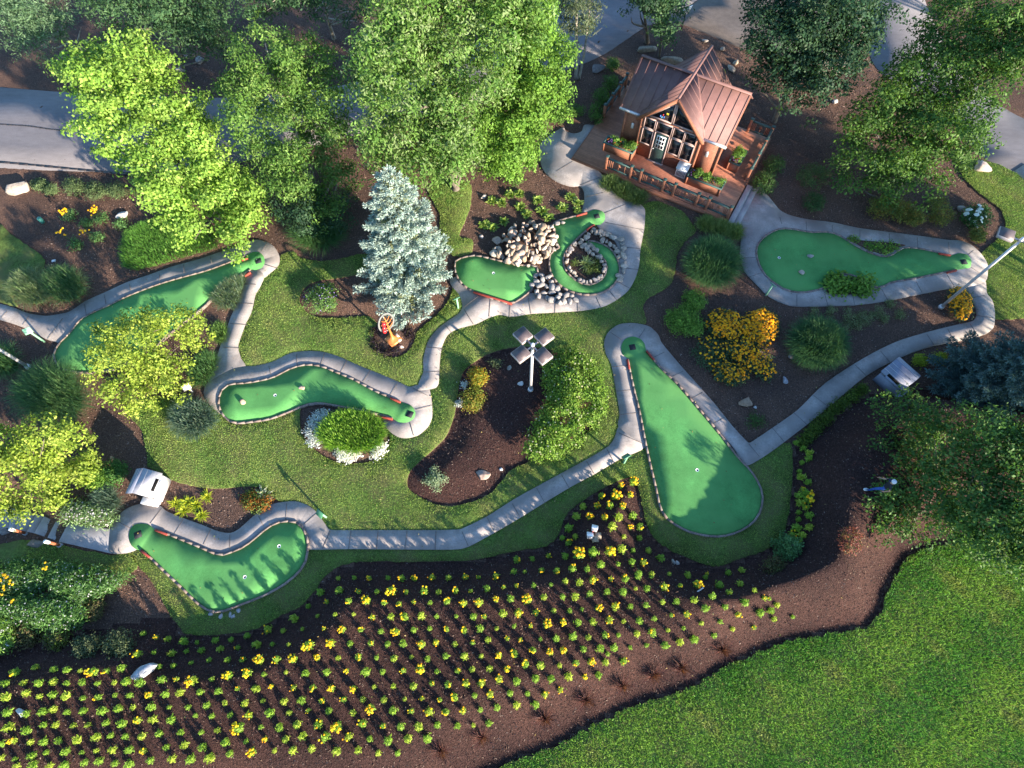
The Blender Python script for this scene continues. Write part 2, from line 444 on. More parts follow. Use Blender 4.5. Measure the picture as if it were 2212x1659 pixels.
G_A = [(530, 553), (487, 570), (445, 585), (390, 600), (340, 615), (287, 635), (262, 646), (232, 661), (200, 675), (172, 692), (150, 720), (132, 737), (120, 755), (116, 766), (122, 785), (132, 797), (150, 801), (180, 805), (240, 798), (310, 765), (390, 702), (450, 654), (470, 622), (500, 602), (527, 592), (541, 582)]
T_A = [(552, 582), (565, 577), (571, 566), (569, 553), (560, 545), (549, 544), (538, 548)]
G_B = [(848, 904), (828, 898), (803, 892), (778, 886), (728, 877), (693, 871), (663, 874), (633, 886), (603, 898), (578, 906), (553, 910), (512, 914), (492, 907), (477, 889), (472, 869), (475, 852), (482, 839), (497, 830), (525, 828), (553, 824), (590, 815), (628, 796), (660, 788), (693, 791), (728, 805), (765, 820), (779, 828), (815, 847), (840, 857), (865, 868)]
T_B = [(888, 876), (897, 890), (893, 904), (878, 912), (860, 911)]
G_C = [(335, 1144), (375, 1159), (425, 1179), (470, 1198), (490, 1196), (525, 1182), (553, 1161), (578, 1140), (603, 1128), (628, 1126), (645, 1131), (658, 1147), (665, 1167), (664, 1192), (658, 1217), (638, 1243), (603, 1269), (553, 1294), (512, 1309), (487, 1319), (462, 1322), (442, 1314), (420, 1297), (392, 1269), (360, 1239), (325, 1204), (303, 1188)]
T_C = [(295, 1187), (283, 1177), (278, 1159), (282, 1142), (292, 1133), (307, 1131), (322, 1134)]
G_D = [(1356, 775), (1360, 795), (1366, 826), (1381, 887), (1393, 949), (1406, 1009), (1417, 1054), (1425, 1092), (1438, 1117), (1463, 1136), (1496, 1151), (1543, 1159), (1581, 1154), (1613, 1139), (1636, 1117), (1647, 1084), (1643, 1054), (1623, 1019), (1593, 987), (1556, 939), (1506, 879), (1463, 829), (1431, 799), (1406, 770), (1396, 757)]
T_D = [(1392, 742), (1383, 732), (1367, 727), (1350, 733), (1342, 748), (1345, 765)]
G_E = [(2029, 546), (1984, 537), (1956, 535), (1941, 541), (1926, 551), (1909, 555), (1884, 548), (1859, 537), (1834, 522), (1809, 507), (1784, 501), (1754, 502), (1709, 495), (1684, 495), (1659, 506), (1643, 520), (1634, 537), (1635, 556), (1641, 575), (1655, 597), (1674, 612), (1696, 626), (1729, 632), (1759, 628), (1779, 622), (1804, 602), (1811, 591), (1834, 593), (1854, 600), (1872, 613), (1889, 620), (1906, 620), (1926, 610), (1979, 601), (2046, 587), (2065, 583)]
T_E = [(2083, 580), (2096, 577), (2098, 562), (2089, 550), (2071, 547), (2056, 551)]
G_F1 = [(983, 565), (998, 557), (1028, 552), (1065, 560), (1106, 570), (1136, 574), (1151, 572), (1163, 582), (1157, 602), (1147, 627), (1106, 655), (1065, 645), (1023, 630), (998, 613), (985, 592)]
G_F2 = [(1266, 460), (1196, 481), (1198, 497), (1201, 520), (1208, 538), (1192, 543), (1186, 565), (1190, 590), (1203, 610), (1226, 627), (1256, 636), (1286, 636), (1311, 627), (1328, 612), (1337, 595), (1338, 575), (1331, 555), (1318, 537), (1296, 525), (1273, 520), (1266, 523), (1276, 535), (1291, 547), (1306, 562), (1311, 580), (1306, 595), (1296, 607), (1276, 615), (1256, 612), (1236, 600), (1221, 582), (1216, 562), (1220, 547), (1231, 532), (1256, 507), (1281, 485)]
T_F2 = [(1296, 485), (1306, 475), (1306, 462), (1298, 455), (1283, 453)]

P_A1 = [(-120, 630), (0, 657), (37, 668), (62, 678), (100, 684), (125, 681), (152, 675), (187, 652), (225, 635), (275, 612), (325, 595), (375, 577), (430, 562), (475, 547), (532, 528), (553, 520), (578, 525), (595, 537), (605, 557), (603, 575), (585, 592), (570, 602), (545, 590), (555, 565), (500, 582), (445, 602), (390, 617), (340, 632), (287, 652), (232, 680), (200, 695), (172, 712), (150, 745), (135, 752), (127, 741), (100, 733), (62, 712), (0, 691), (-120, 660)]
P_A2 = [(572, 598), (563, 622), (553, 640), (545, 675), (532, 702), (520, 735), (516, 752), (522, 775), (532, 797), (500, 835), (465, 838), (450, 829), (465, 790), (475, 757), (492, 710), (500, 687), (517, 650), (532, 607), (541, 584), (556, 582)]
P_B = [(530, 793), (553, 792), (590, 783), (628, 765), (660, 760), (693, 761), (728, 770), (778, 792), (828, 812), (863, 827), (885, 837), (903, 833), (925, 838), (931, 854), (934, 877), (934, 902), (925, 924), (903, 942), (878, 948), (858, 944), (836, 927), (830, 907), (850, 893), (880, 893), (865, 878), (815, 858), (765, 832), (728, 815), (693, 803), (660, 800), (628, 808), (590, 828), (553, 838), (500, 845), (490, 860), (490, 880), (485, 897), (477, 895), (468, 888), (460, 882), (447, 865), (442, 848), (450, 829), (500, 800)]
P_F = [(905, 829), (915, 805), (915, 777), (925, 740), (943, 715), (965, 697), (990, 680), (999, 665), (993, 640), (978, 622), (972, 608), (990, 600), (1023, 622), (1065, 637), (1106, 645), (1150, 635), (1198, 645), (1235, 625), (1256, 622), (1286, 622), (1320, 600), (1325, 575), (1327, 562), (1335, 550), (1330, 525), (1310, 505), (1290, 490), (1285, 470), (1270, 462), (1257, 460), (1262, 435), (1261, 415), (1253, 403), (1236, 404), (1211, 397), (1186, 382), (1171, 362), (1165, 337), (1166, 317), (1181, 300), (1216, 277), (1222, 286), (1240, 291), (1256, 286), (1263, 272), (1291, 277), (1275, 310), (1262, 330), (1262, 350), (1290, 370), (1310, 390), (1321, 412), (1348, 435), (1376, 440), (1391, 452), (1393, 465), (1391, 497), (1383, 540), (1380, 575), (1371, 605), (1356, 630), (1331, 650), (1301, 665), (1256, 673), (1198, 677), (1146, 680), (1106, 686), (1078, 682), (1053, 690), (1028, 702), (990, 712), (968, 725), (955, 752), (950, 790), (948, 829), (940, 840), (905, 845)]
P_C = [(242, 1144), (250, 1127), (270, 1104), (295, 1092), (322, 1088), (345, 1092), (360, 1104), (390, 1117), (437, 1134), (475, 1149), (500, 1152), (520, 1142), (553, 1113), (585, 1092), (610, 1086), (640, 1084), (665, 1092), (685, 1107), (703, 1132), (715, 1145), (760, 1146), (817, 1146), (940, 1146), (983, 1145), (998, 1143), (1053, 1116), (1106, 1082), (1156, 1054), (1213, 1023), (1266, 994), (1311, 967), (1326, 949), (1337, 920), (1370, 900), (1385, 925), (1393, 967), (1341, 992), (1286, 1024), (1231, 1054), (1181, 1084), (1106, 1130), (1028, 1174), (1003, 1185), (978, 1188), (900, 1188), (753, 1187), (670, 1188), (655, 1180), (655, 1150), (640, 1136), (603, 1140), (553, 1172), (525, 1192), (490, 1207), (470, 1207), (425, 1190), (375, 1170), (330, 1155), (305, 1160), (300, 1185), (283, 1194), (262, 1197), (245, 1196), (238, 1190)]
P_D = [(1336, 924), (1338, 897), (1333, 862), (1327, 829), (1320, 790), (1308, 765), (1305, 740), (1313, 720), (1336, 703), (1368, 700), (1401, 707), (1421, 725), (1428, 742), (1468, 790), (1501, 827), (1541, 872), (1581, 922), (1614, 957), (1620, 957), (1659, 931), (1721, 887), (1781, 829), (1864, 775), (1934, 740), (2009, 717), (2071, 702), (2099, 695), (2109, 682), (2106, 665), (2096, 640), (2085, 620), (2100, 600), (2125, 608), (2129, 635), (2141, 652), (2146, 677), (2144, 707), (2129, 722), (2084, 735), (2009, 750), (1959, 767), (1896, 797), (1854, 825), (1809, 864), (1744, 917), (1659, 981), (1616, 1006), (1600, 998), (1585, 970), (1550, 930), (1500, 870), (1445, 815), (1395, 762), (1370, 755), (1365, 790), (1375, 850), (1388, 920), (1397, 965)]
P_E = [(2126, 610), (2131, 585), (2129, 570), (2116, 550), (2096, 532), (2071, 522), (2046, 521), (1984, 512), (1859, 496), (1796, 483), (1741, 476), (1704, 467), (1684, 457), (1671, 442), (1656, 424), (1636, 405), (1605, 440), (1585, 478), (1600, 495), (1600, 522), (1598, 555), (1608, 587), (1631, 612), (1659, 640), (1691, 656), (1721, 663), (1784, 662), (1844, 660), (1909, 652), (1994, 635), (2059, 623), (2090, 622)]
POCKET_N = [(1829, 514), (1859, 519), (1909, 523), (1956, 529), (1939, 535), (1924, 545), (1909, 549), (1886, 543), (1860, 532), (1838, 519)]
POCKET_S = [(1802, 611), (1813, 598), (1834, 599), (1850, 604), (1868, 617), (1884, 627), (1870, 634), (1830, 636), (1795, 634), (1785, 628)]

# ------------------------------------------------------------------ ground relief
wN = smooth_open(WA(MB_N), 4); wS = smooth_open(WA(MB_S), 4)
wMB = np.vstack([wN, wS])
wBeds = {k: smooth_closed(WA(v), 4) for k, v in (('spruce', BED_SPRUCE), ('lamp', BED_LAMP), ('mound', BED_MOUND))}
GX0, GX1, GY0, GY1, GS = -48., 48., -14., 56., .25
gxs = np.arange(GX0, GX1 + 1e-6, GS); gys = np.arange(GY0, GY1 + 1e-6, GS)
_gx, _gy = np.meshgrid(gxs, gys); _gp = np.column_stack([_gx.ravel(), _gy.ravel()])
HG = np.zeros(len(_gp))
_in = inside(wMB, _gp)
HG[_in] = (1.12 + .68 * ss((_gp[_in][:, 0] - 5.5) / 4.)) * np.minimum(ss(dist_line(wN, _gp[_in]) / 2.0), ss(dist_line(wS, _gp[_in]) / 3.0))
for k, amp, wd in (('spruce', .22, 1.4), ('lamp', .30, 1.6), ('mound', .2, .9)):
    _in = inside(wBeds[k], _gp)
    HG[_in] += amp * ss(dist_line(wBeds[k], _gp[_in], True) / wd)
# the ground falls away down the steps at the left
sx, sy = W(20, 1150)[:2]
HG += -.85 * ss((W(146, 1150)[0] - _gp[:, 0]) / 4.) * np.exp(-((_gp[:, 1] - sy) / 3.2) ** 2)
HG = HG.reshape(_gx.shape)


def gz(x, y):
    x = np.asarray(x, float); y = np.asarray(y, float)
    fx = np.clip((x - GX0) / GS, 0, len(gxs) - 1.001); fy = np.clip((y - GY0) / GS, 0, len(gys) - 1.001)
    i = fx.astype(int); j = fy.astype(int); a = fx - i; b = fy - j
    return (HG[j, i]*(1-a)*(1-b) + HG[j, i+1]*a*(1-b) + HG[j+1, i]*(1-a)*b + HG[j+1, i+1]*a*b)


def WG(px, py, dz=0.0):
    """photo point -> point on the relief (+dz)"""
    z = 0.
    for _ in range(8):
        p = W(px, py, z + dz); z = float(gz(p[0], p[1]))
    return np.array([p[0], p[1], z])


def tri_patch(name, loops, holes, zf, mat, step=0, skirt=0, kind=None, skirt_mat=None):
    """flat patch: outline minus holes, following zf(x,y); optional skirt of given depth round every edge"""
    V = []; E = []; faces = []
    ccw = lambda p: p if sum(p[i-1][0]*p[i][1] - p[i][0]*p[i-1][1] for i in range(len(p))) > 0 else p[::-1]
    loops = ccw(np.asarray(loops)); holes = [ccw(h) for h in holes]
    for lp in [loops] + holes:
        s = len(V); V += [Vector(p) for p in lp]; faces.append(list(range(s, len(V))))
    if step:
        lo, hi = loops.min(0), loops.max(0)
        g = np.array([(x, y) for x in np.arange(lo[0], hi[0], step) for y in np.arange(lo[1], hi[1], step)])
        g = g + rng.uniform(-.1, .1, g.shape) * step
        g = g[inside(loops, g)]
        g = g[dist_line(loops, g, True) > step * .35]
        V += [Vector(p) for p in g]
    r = delaunay_2d_cdt(V, E, faces, 0, 1e-5)
    ov, of, orig = r[0], r[2], r[5]
    P = np.array([(v[0], v[1]) for v in ov])
    ct = np.array([P[list(f)].mean(0) for f in of]); kp = inside(loops, ct)
    for h_ in holes: kp &= ~inside(h_, ct)
    keep = [f for f, k_ in zip(of, kp) if k_]; Z = zf(P[:, 0], P[:, 1])
    P3 = np.column_stack([P, Z])
    T = np.array([f for f in keep if len(f) == 3])
    F = [T]; mi = [0] * len(T)
    if skirt:
        cnt = {}
        for t in T:
            for a, b in ((t[0], t[1]), (t[1], t[2]), (t[2], t[0])): cnt[(a, b)] = 1
        edge = [(a, b) for (a, b) in cnt if (b, a) not in cnt]
        n0 = len(P3); low = P3.copy(); low[:, 2] -= skirt; P3 = np.vstack([P3, low])
        Q = np.array([(b, a, a + n0, b + n0) for a, b in edge])
        F = [T, Q]; mi += [1 if skirt_mat else 0] * len(Q)
    o = mk(name, P3, F, [mat, skirt_mat] if skirt_mat else mat, mi=mi if skirt_mat else None)
    if kind: o['kind'] = kind
    return o


# ground: one sheet to the horizon, fine where it is seen
ex = np.array([-420., -250, -150, -90, -62]); fx_ = np.concatenate([ex, gxs, -ex[::-1]])
ey = np.array([-420., -250, -120, -60, -28]); fy_ = np.concatenate([ey, gys, np.array([66., 90, 150, 260, 420])])
X, Y = np.meshgrid(fx_, fy_)
Z = np.zeros_like(X); Z[5:-5, 5:-5] = HG
Zn = .022 * rng.standard_normal(Z.shape); Zn[:5] = Zn[-5:] = 0; Zn[:, :5] = Zn[:, -5:] = 0
Z += np.where(Z > -.5, Zn * .6, 0)
nx, ny = len(fx_), len(fy_)
I = np.arange(nx * ny).reshape(ny, nx)
Q = np.stack([I[:-1, :-1], I[:-1, 1:], I[1:, 1:], I[1:, :-1]], -1).reshape(-1, 4)
gc = np.column_stack([X.ravel(), Y.ravel()])[Q].mean(1)
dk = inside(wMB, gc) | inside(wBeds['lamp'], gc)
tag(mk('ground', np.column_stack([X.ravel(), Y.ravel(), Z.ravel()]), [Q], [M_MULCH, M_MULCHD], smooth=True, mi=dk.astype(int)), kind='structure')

# lawns, a spade's depth above the beds
LAWN_H = .075
bed_holes = list(wBeds.values())
lawns = []
for pts, hs in ((L1, ['spruce']), (L2, []), (L3, ['lamp', 'mound']), (L4, []), (L5, []), (L6, []), (L7, []), (L8, [])):
    w = smooth_closed(WA(pts), 8)
    w = w + rng.normal(0, .018 if pts is not L6 else .05, w.shape)
    lawns.append(w)
    hol = [wBeds[h] for h in hs]
    tri_patch('lawn', w, hol, lambda x, y: gz(x, y) * .0 + LAWN_H + np.where(gz(x, y) < 0, gz(x, y), 0), M_SOIL, step=.9, skirt=.2, kind='structure', skirt_mat=M_MULCH)

# paths
wPaths = {}
for i, (nm, pts) in enumerate((('path', P_A1), ('path', P_A2), ('path', P_B), ('path', P_F), ('path', P_C), ('path', P_D), ('path', P_E))):
    w = smooth_closed(WA(pts), 4); wPaths[i] = w
    tri_patch(nm, w, [], lambda x, y, k=i: 0 * x + .095 + .004 * k + np.minimum(gz(x, y), 0), M_CONC, step=1.2, skirt=.2, kind='structure')
# joints scored across the paths
J = []
J += [zc(0, 1, q) for q in ([(1815, 555), (1830, 620)], [(1585, 625), (1590, 700)], [(1375, 705), (1380, 770)], [(1115, 790), (1130, 850)], [(900, 885), (915, 965)], [(730, 970), (745, 1065)], [(540, 1090), (410, 1272)], [(250, 1070), (195, 1150)], [(60, 1030), (10, 1085)], [(2120, 795), (2212, 800)], [(2062, 957), (2190, 968)], [(1985, 1135), (2140, 1150)], [(1925, 1340), (2075, 1350)])]
J += [zc(1, 1, q) for q in ([(100, 432), (50, 510)], [(75, 625), (190, 662)], [(350, 1402), (355, 1488)], [(592, 1388), (560, 1490)], [(785, 1455), (730, 1562)], [(988, 1540), (925, 1638)], [(110, 1502), (130, 1580)], [(1450, 1555), (1588, 1550)], [(1478, 1340), (1618, 1355)], [(1628, 1145), (1700, 1222)], [(1795, 1010), (1880, 1142)], [(1920, 900), (1795, 995)], [(2025, 925), (2015, 1078)], [(2195, 965), (2190, 1083)])]
J += [zc(1, 2, q) for q in ([(1215, 0), (1160, 98)], [(1352, 32), (1488, 104)], [(1378, 220), (1523, 186)], [(1330, 332), (1365, 448)], [(22, 1142), (65, 1228)], [(265, 1030), (256, 1172)], [(522, 1117), (412, 1213)], [(642, 1268), (576, 1422)], [(820, 1270), (800, 1425)], [(1055, 1268), (1040, 1430)], [(1305, 1268), (1287, 1430)], [(1555, 1272), (1548, 1432)], [(1778, 1272), (1834, 1398)], [(1997, 1152), (2058, 1273)])]
J += [zc(2, 1, q) for q in ([(142, 912), (165, 1052)], [(375, 962), (372, 1047)], [(565, 932), (572, 1038)], [(727, 907), (770, 1003)], [(842, 852), (908, 937)], [(927, 782), (1018, 833)], [(967, 656), (1093, 670)], [(978, 476), (1108, 489)], [(805, 262), (1138, 328)], [(800, 182), (985, 105)], [(632, 45), (790, 5)], [(862, 1511), (998, 1500)], [(852, 1212), (945, 1276)], [(1148, 1183), (1098, 1256)], [(1318, 1382), (1232, 1424)], [(1478, 1547), (1387, 1593)], [(1992, 570), (2103, 565)], [(2052, 733), (2158, 697)])]
J += [zc(2, 0, q) for q in ([(590, 1600), (755, 1532)], [(380, 1480), (525, 1395)])]
J += [zc(0, 2, q) for q in ([(1398, 1072), (1297, 1207)], [(1583, 1167), (1507, 1292)], [(1822, 1252), (1757, 1387)], [(1985, 1302), (1985, 1427)], [(1022, 1187), (1132, 1253)])]
J += [zc(2, 2, q) for q in ([(2, 1032), (70, 1152)], [(212, 898), (283, 1027)], [(427, 783), (493, 897)], [(642, 663), (713, 777)], [(817, 558), (878, 667)], [(922, 422), (1138, 518)], [(937, 262), (1085, 249)], [(902, 62), (1036, 51)], [(1648, 72), (1548, 128)], [(1838, 287), (1733, 348)], [(2045, 515), (2138, 628)])]
J += [zc(3, 2, q) for q in ([(32, 372), (138, 497)], [(217, 242), (338, 352)], [(392, 97), (518, 193)])]
J += [zc(3, 1, q) for q in ([(752, 1492), (848, 1587)], [(972, 1372), (1058, 1477)], [(1372, 1227), (1438, 1327)], [(1552, 1182), (1618, 1297)], [(1747, 1142), (1823, 1250)], [(1802, 1066), (1947, 1087)], [(1767, 910), (1875, 896)], [(102, 217), (120, 278)], [(330, 252), (332, 323)], [(555, 282), (555, 348)], [(795, 322), (795, 388)], [(1048, 357), (1052, 443)], [(1290, 392), (1295, 478)], [(1560, 432), (1568, 527)], [(1778, 502), (1717, 553)], [(1757, 652), (1828, 698)], [(1547, 712), (1608, 812)], [(1277, 767), (1333, 873)], [(982, 837), (1033, 933)], [(727, 862), (748, 972)], [(490, 882), (518, 982)], [(250, 882), (250, 987)])]
jb = MB()
for a, b in J:
    a = W(*a, .122); b = W(*b, .122)
    jb.bar(a, b, .022, .008)
tag(jb.build('path_joint', M_JOINT), kind='structure')

# steps going down at the left
for k, (a, b, c, d) in enumerate([((244, 1143.5), (147, 1129.8), (126, 1170), (239.5, 1195.5)), ((147, 1129.8), (120, 1126.5), (102, 1161), (126, 1170)), ((120, 1126.5), (94, 1115), (73, 1151.6), (102, 1161)), ((94, 1115), (78, 1110.4), (57, 1148), (73, 1151.6)), ((78, 1110.4), (47, 1104), (33, 1143.5), (57, 1148)), ((47, 1104), (25, 1096), (18, 1140), (33, 1143.5)), ((25, 1096), (-60, 1080), (-60, 1150), (18, 1140))]):
    z = .09 - .135 * k
    q = [W(p[0], p[1], max(z, -.8)) for p in (a, b, c, d)]
    m = MB(); m.prism([p - np.array([0, 0, .3]) for p in q], (0, 0, .3))
    tag(m.build('step', M_STEP, bevel=.012), kind='structure')

# roads at the back
R1 = [(-2600, -60), (-1400, 50), (-400, 150), (-100, 180), (0, 189), (142, 200), (300, 205), (457, 212), (600, 205), (728, 187), (850, 160), (950, 130), (1100, 60), (1200, 8), (1300, -60), (1480, -160), (1640, -120), (1560, -40), (1478, 20), (1441, 42), (1391, 60), (1306, 117), (1223, 152), (1050, 215), (850, 270), (650, 322), (450, 363), (300, 372), (150, 370), (0, 363), (-100, 355), (-400, 330), (-1400, 240), (-2600, 120)]
tri_patch('road', smooth_closed(WA(R1), 4), [], lambda x, y: 0 * x + .03, M_ASPH, step=2.5, skirt=.1, kind='structure')
R2 = [(1443, 44), (1480, 22), (1560, -40), (1640, -120), (1800, -160), (1900, -100), (1880, 20), (1850, 110), (1800, 165), (1700, 150), (1606, 107), (1480, 55)]
tri_patch('parking_area', smooth_closed(WA(R2), 4), [], lambda x, y: 0 * x + .036, M_ASPH2, step=2.5, skirt=.1, kind='structure')
R3 = [(1870, -200), (1872, -50), (1872, 60), (1879, 120), (1905, 160), (1960, 190), (2040, 245), (2121, 338), (2189, 373), (2260, 410), (2420, 470), (2500, 400), (2330, 310), (2212, 258), (2150, 222), (2060, 130), (2000, 10), (1990, -60), (1990, -200)]
tri_patch('road', smooth_closed(WA(R3), 4), [], lambda x, y: 0 * x + .042, M_ASPH, step=2.5, skirt=.1, kind='structure')
SW = [(2189, 371), (2212, 356), (2300, 395), (2300, 440), (2212, 392)]
tri_patch('pavement', WA(SW), [], lambda x, y: 0 * x + .10, M_CONC, step=1.5, skirt=.2, kind='structure')
sm = MB()
for pl, wd, z in (([(-200, 252), (0, 268), (60, 272), (110, 279), (165, 283), (300, 288)], .11, .042), ([(-200, 335), (0, 350), (150, 364), (295, 377), (420, 372)], .16, .05)):  # centre seam first, then a dark line along the lower road edge
    P = smooth_open(np.array([W(p[0], p[1], z) for p in pl]), 8)
    for a, b in zip(P[:-1], P[1:]): sm.bar(a, b, wd * random.uniform(.8, 1.15), .012)
tag(sm.build('road_dark_line', M_NEARBLACK), kind='structure')

# ------------------------------------------------------------------ putting greens
TZ = .135
BRK = np.array([(.20, .15, .125), (.215, .165, .14), (.235, .185, .16), (.185, .14, .12), (.21, .17, .15)])


def kerb_mesh(name, P, parent, w=.09, z0=.0, h=.18, bl=.42, cols=BRK, close=False):
    P = np.asarray(P, float)
    if close: P = np.vstack([P, P[:1]])
    seg = np.linalg.norm(np.diff(P, axis=0), axis=1); s = np.concatenate([[0], np.cumsum(seg)])
    n = max(2, int(s[-1] / bl)); t = np.linspace(0, s[-1], n + 1)
    A = np.column_stack([np.interp(t, s, P[:, k]) for k in (0, 1)])
    V = []; F = []; C = []
    for i in range(n):
        a, b = A[i], A[i + 1]; d = (b - a) / max(np.linalg.norm(b - a), 1e-6)
        a = a + d * .001; b = b - d * .001; nn = np.array([-d[1], d[0]]) * w / 2
        hh = h + rng.normal(0, .003); off = nn * rng.normal(0, .04)
        k = len(V)
        for z in (z0, hh):
            for q in (a - nn, b - nn, b + nn, a + nn): V.append((*(q + off), z))
        F += [(k+4, k+5, k+6, k+7), (k, k+1, k+5, k+4), (k+1, k+2, k+6, k+5), (k+2, k+3, k+7, k+6), (k+3, k, k+4, k+7)]
        c = cols[rng.integers(len(cols))] * rng.uniform(.88, 1.12); C += [c] * 5
    # mortar bed under and between the bricks
    k = len(V)
    for i in range(n + 1):
        d = A[min(i+1, n)] - A[max(i-1, 0)]; d = d / max(np.linalg.norm(d), 1e-6); nn = np.array([-d[1], d[0]]) * w * .44
        for q, z in ((A[i] - nn, z0), (A[i] - nn, h - .006), (A[i] + nn, h - .006), (A[i] + nn, z0)): V.append((*q, z))
    for i in range(n):
        for a, b in ((0, 1), (1, 2), (2, 3)):
            F.append((k+4*i+a, k+4*i+4+a, k+4*i+4+b, k+4*i+b)); C.append((.20, .16, .14))
    return mk(name, V, [np.array(F)], M_BRICK, parent, col=C)


def disc(m, c, r, z, n=20, mi=0, ring=None):
    V = []; F = []
    if ring is None:
        V = [(c[0] + r*math.cos(2*PI*k/n), c[1] + r*math.sin(2*PI*k/n), z) for k in range(n)]; F = [tuple(range(n))]
    else:
        for rr, zz in ((r, z), (ring, z), (ring, z - .06)):
            V += [(c[0] + rr*math.cos(2*PI*k/n), c[1] + rr*math.sin(2*PI*k/n), zz) for k in range(n)]
        for j in range(2):
            F += [(j*n+k, j*n+(k+1) % n, (j+1)*n+(k+1) % n, (j+1)*n+k) for k in range(n)]
    m.add(V, F, mi)


def hole(label, outline, tee, mat_px, cup_px, boards, group='miniature golf greens', skip=None, mat_rot=0, edge_cols=BRK):
    pts = outline + tee
    w = smooth_closed(WA(pts, TZ), 5)
    c = w.mean(0)
    root = empty('golf_green', (c[0], c[1], 0), label, 'golf green', group)
    turf = tri_patch('turf', w, [], lambda x, y: TZ + .018 * np.sin(x * .9) * np.sin(y * .8 + 1) * 0 + 0 * x, M_TURF, step=1., skirt=.13)
    child(turf, root)
    if tee: kp = smooth_open(WA(outline, TZ), 6)
    else: kp = smooth_closed(WA(outline, TZ), 6)
    child(kerb_mesh('kerb', kp, None, close=not tee, cols=edge_cols), root)
    if mat_px is not None:
        m = MB(); p = W(*mat_px, TZ)
        ax = np.array([math.cos(mat_rot), math.sin(mat_rot), 0])
        m.box((p[0], p[1], TZ + .012), (.34, .34, .018), ax)
        child(m.build('tee_mat', M_MAT), root)
    for cp in cup_px:
        p = W(*cp, TZ); m = MB(); disc(m, p, .085, TZ + .012, ring=.05); disc(m, p, .052, TZ + .005, mi=1)
        child(m.build('cup', [M_WHITE, M_DARK]), root)
    for a, b in boards:
        a = W(*a, .2); b = W(*b, .2); m = MB(); m.bar(a - [0, 0, .03], b - [0, 0, .03], .095, .13)
        child(m.build('red_board', M_RED, bevel=.01), root)
    return root


R8 = math.radians
hole('long green putting strip crossing under the yellow-leaved tree at the left', G_A, T_A, (558.5, 564), [(258, 722)], [((522, 562), (535, 557)), ((528, 596), (541, 588))], mat_rot=R8(20))
hole('curved kidney-shaped green bending above the round bright grassy mound', G_B, T_B, (885, 895), [(594.5, 854)], [((843, 859.5), (865, 869)), ((824, 900), (848, 905.5))], mat_rot=R8(-20))
hole('boomerang-shaped green at the lower left beside the marigold bed', G_C, T_C, (298, 1155), [(603, 1180), (529, 1246.5)], [((335, 1145), (361, 1155)), ((304, 1189), (323, 1204))], mat_rot=R8(25))
hole('teardrop green widening downward, largest of all the greens', G_D, T_D, (1366, 750), [(1506, 1015.5)], [((1397, 758), (1413, 777)), ((1355, 776), (1360, 797))], mat_rot=R8(10))
hole('green with two planted pockets in its sides, at the right below the cabin', G_E, T_E, (2082, 566), [(1683, 557)], [((2028, 547), (2054, 551.5)), ((2046, 588.5), (2067, 583.5))], mat_rot=R8(5))
f1 = hole('small pond-shaped green between blue spruce and the rock heap', G_F1, [], None, [(1066, 590)], [])
m = MB(); m.bar(W(1023, 631, .17), W(1106, 657, .17), .10, .14); child(m.build('red_board', M_RED, bevel=.01), f1)
hole('ring-shaped green looping round the small stone-edged island bed', G_F2, T_F2, (1289, 467), [], [((1245, 466), (1268, 459.5)), ((1267, 497), (1284, 485))], mat_rot=R8(15))
for nm, P in (('mulch_pocket', POCKET_N), ('mulch_pocket', POCKET_S)):
    w = smooth_closed(WA(P, .14), 4)
    tag(tri_patch(nm, w, [], lambda x, y: 0 * x + .145, M_MULCH, step=.4, skirt=.06), kind='structure')

# ------------------------------------------------------------------ foliage builders
def rand_dirs(n):
    return nrm(rng.standard_normal((n, 3)))


def leaf_quads(C, Nn, L, Wd):
    """rhombic leaves at C facing about Nn"""
    n = len(C); Nn = nrm(Nn)
    t = nrm(np.cross(Nn, rand_dirs(n))); b = np.cross(Nn, t)
    L = np.broadcast_to(L, (n,))[:, None]; Wd = np.broadcast_to(Wd, (n,))[:, None]
    V = np.stack([C - t*L/2, C + b*Wd/2 + Nn*L*.06, C + t*L/2, C - b*Wd/2 + Nn*L*.06], 1).reshape(-1, 3)
    return V, np.arange(4 * n).reshape(n, 4)


def pick_cols(n, cols, jit=.18):
    cols = np.asarray(cols, float)
    c = cols[rng.integers(len(cols), size=n)]
    return c * rng.uniform(1 - jit, 1 + jit, (n, 1))


def pts_in(poly, n, mind):
    poly = np.asarray(poly, float); lo, hi = poly.min(0), poly.max(0); out = []
    for _ in range(60):
        q = rng.uniform(lo, hi, (400, 2)); q = q[inside(poly, q)]
        for p in q:
            if len(out) >= n: return np.array(out)
            if all((p[0]-o[0])**2 + (p[1]-o[1])**2 > mind*mind for o in out): out.append(p)
    return np.array(out)


def circle(cx, cy, rx, ry=None, k=14, wob=.1):
    ry = rx if ry is None else ry
    return [(cx + rx * (1 + wob * math.sin(3*t+cx) * .6 + wob*random.uniform(-1, 1)) * math.cos(t), cy + ry * (1 + wob * random.uniform(-1, 1)) * math.sin(t)) for t in np.linspace(0, 2*PI, k, endpoint=False)]


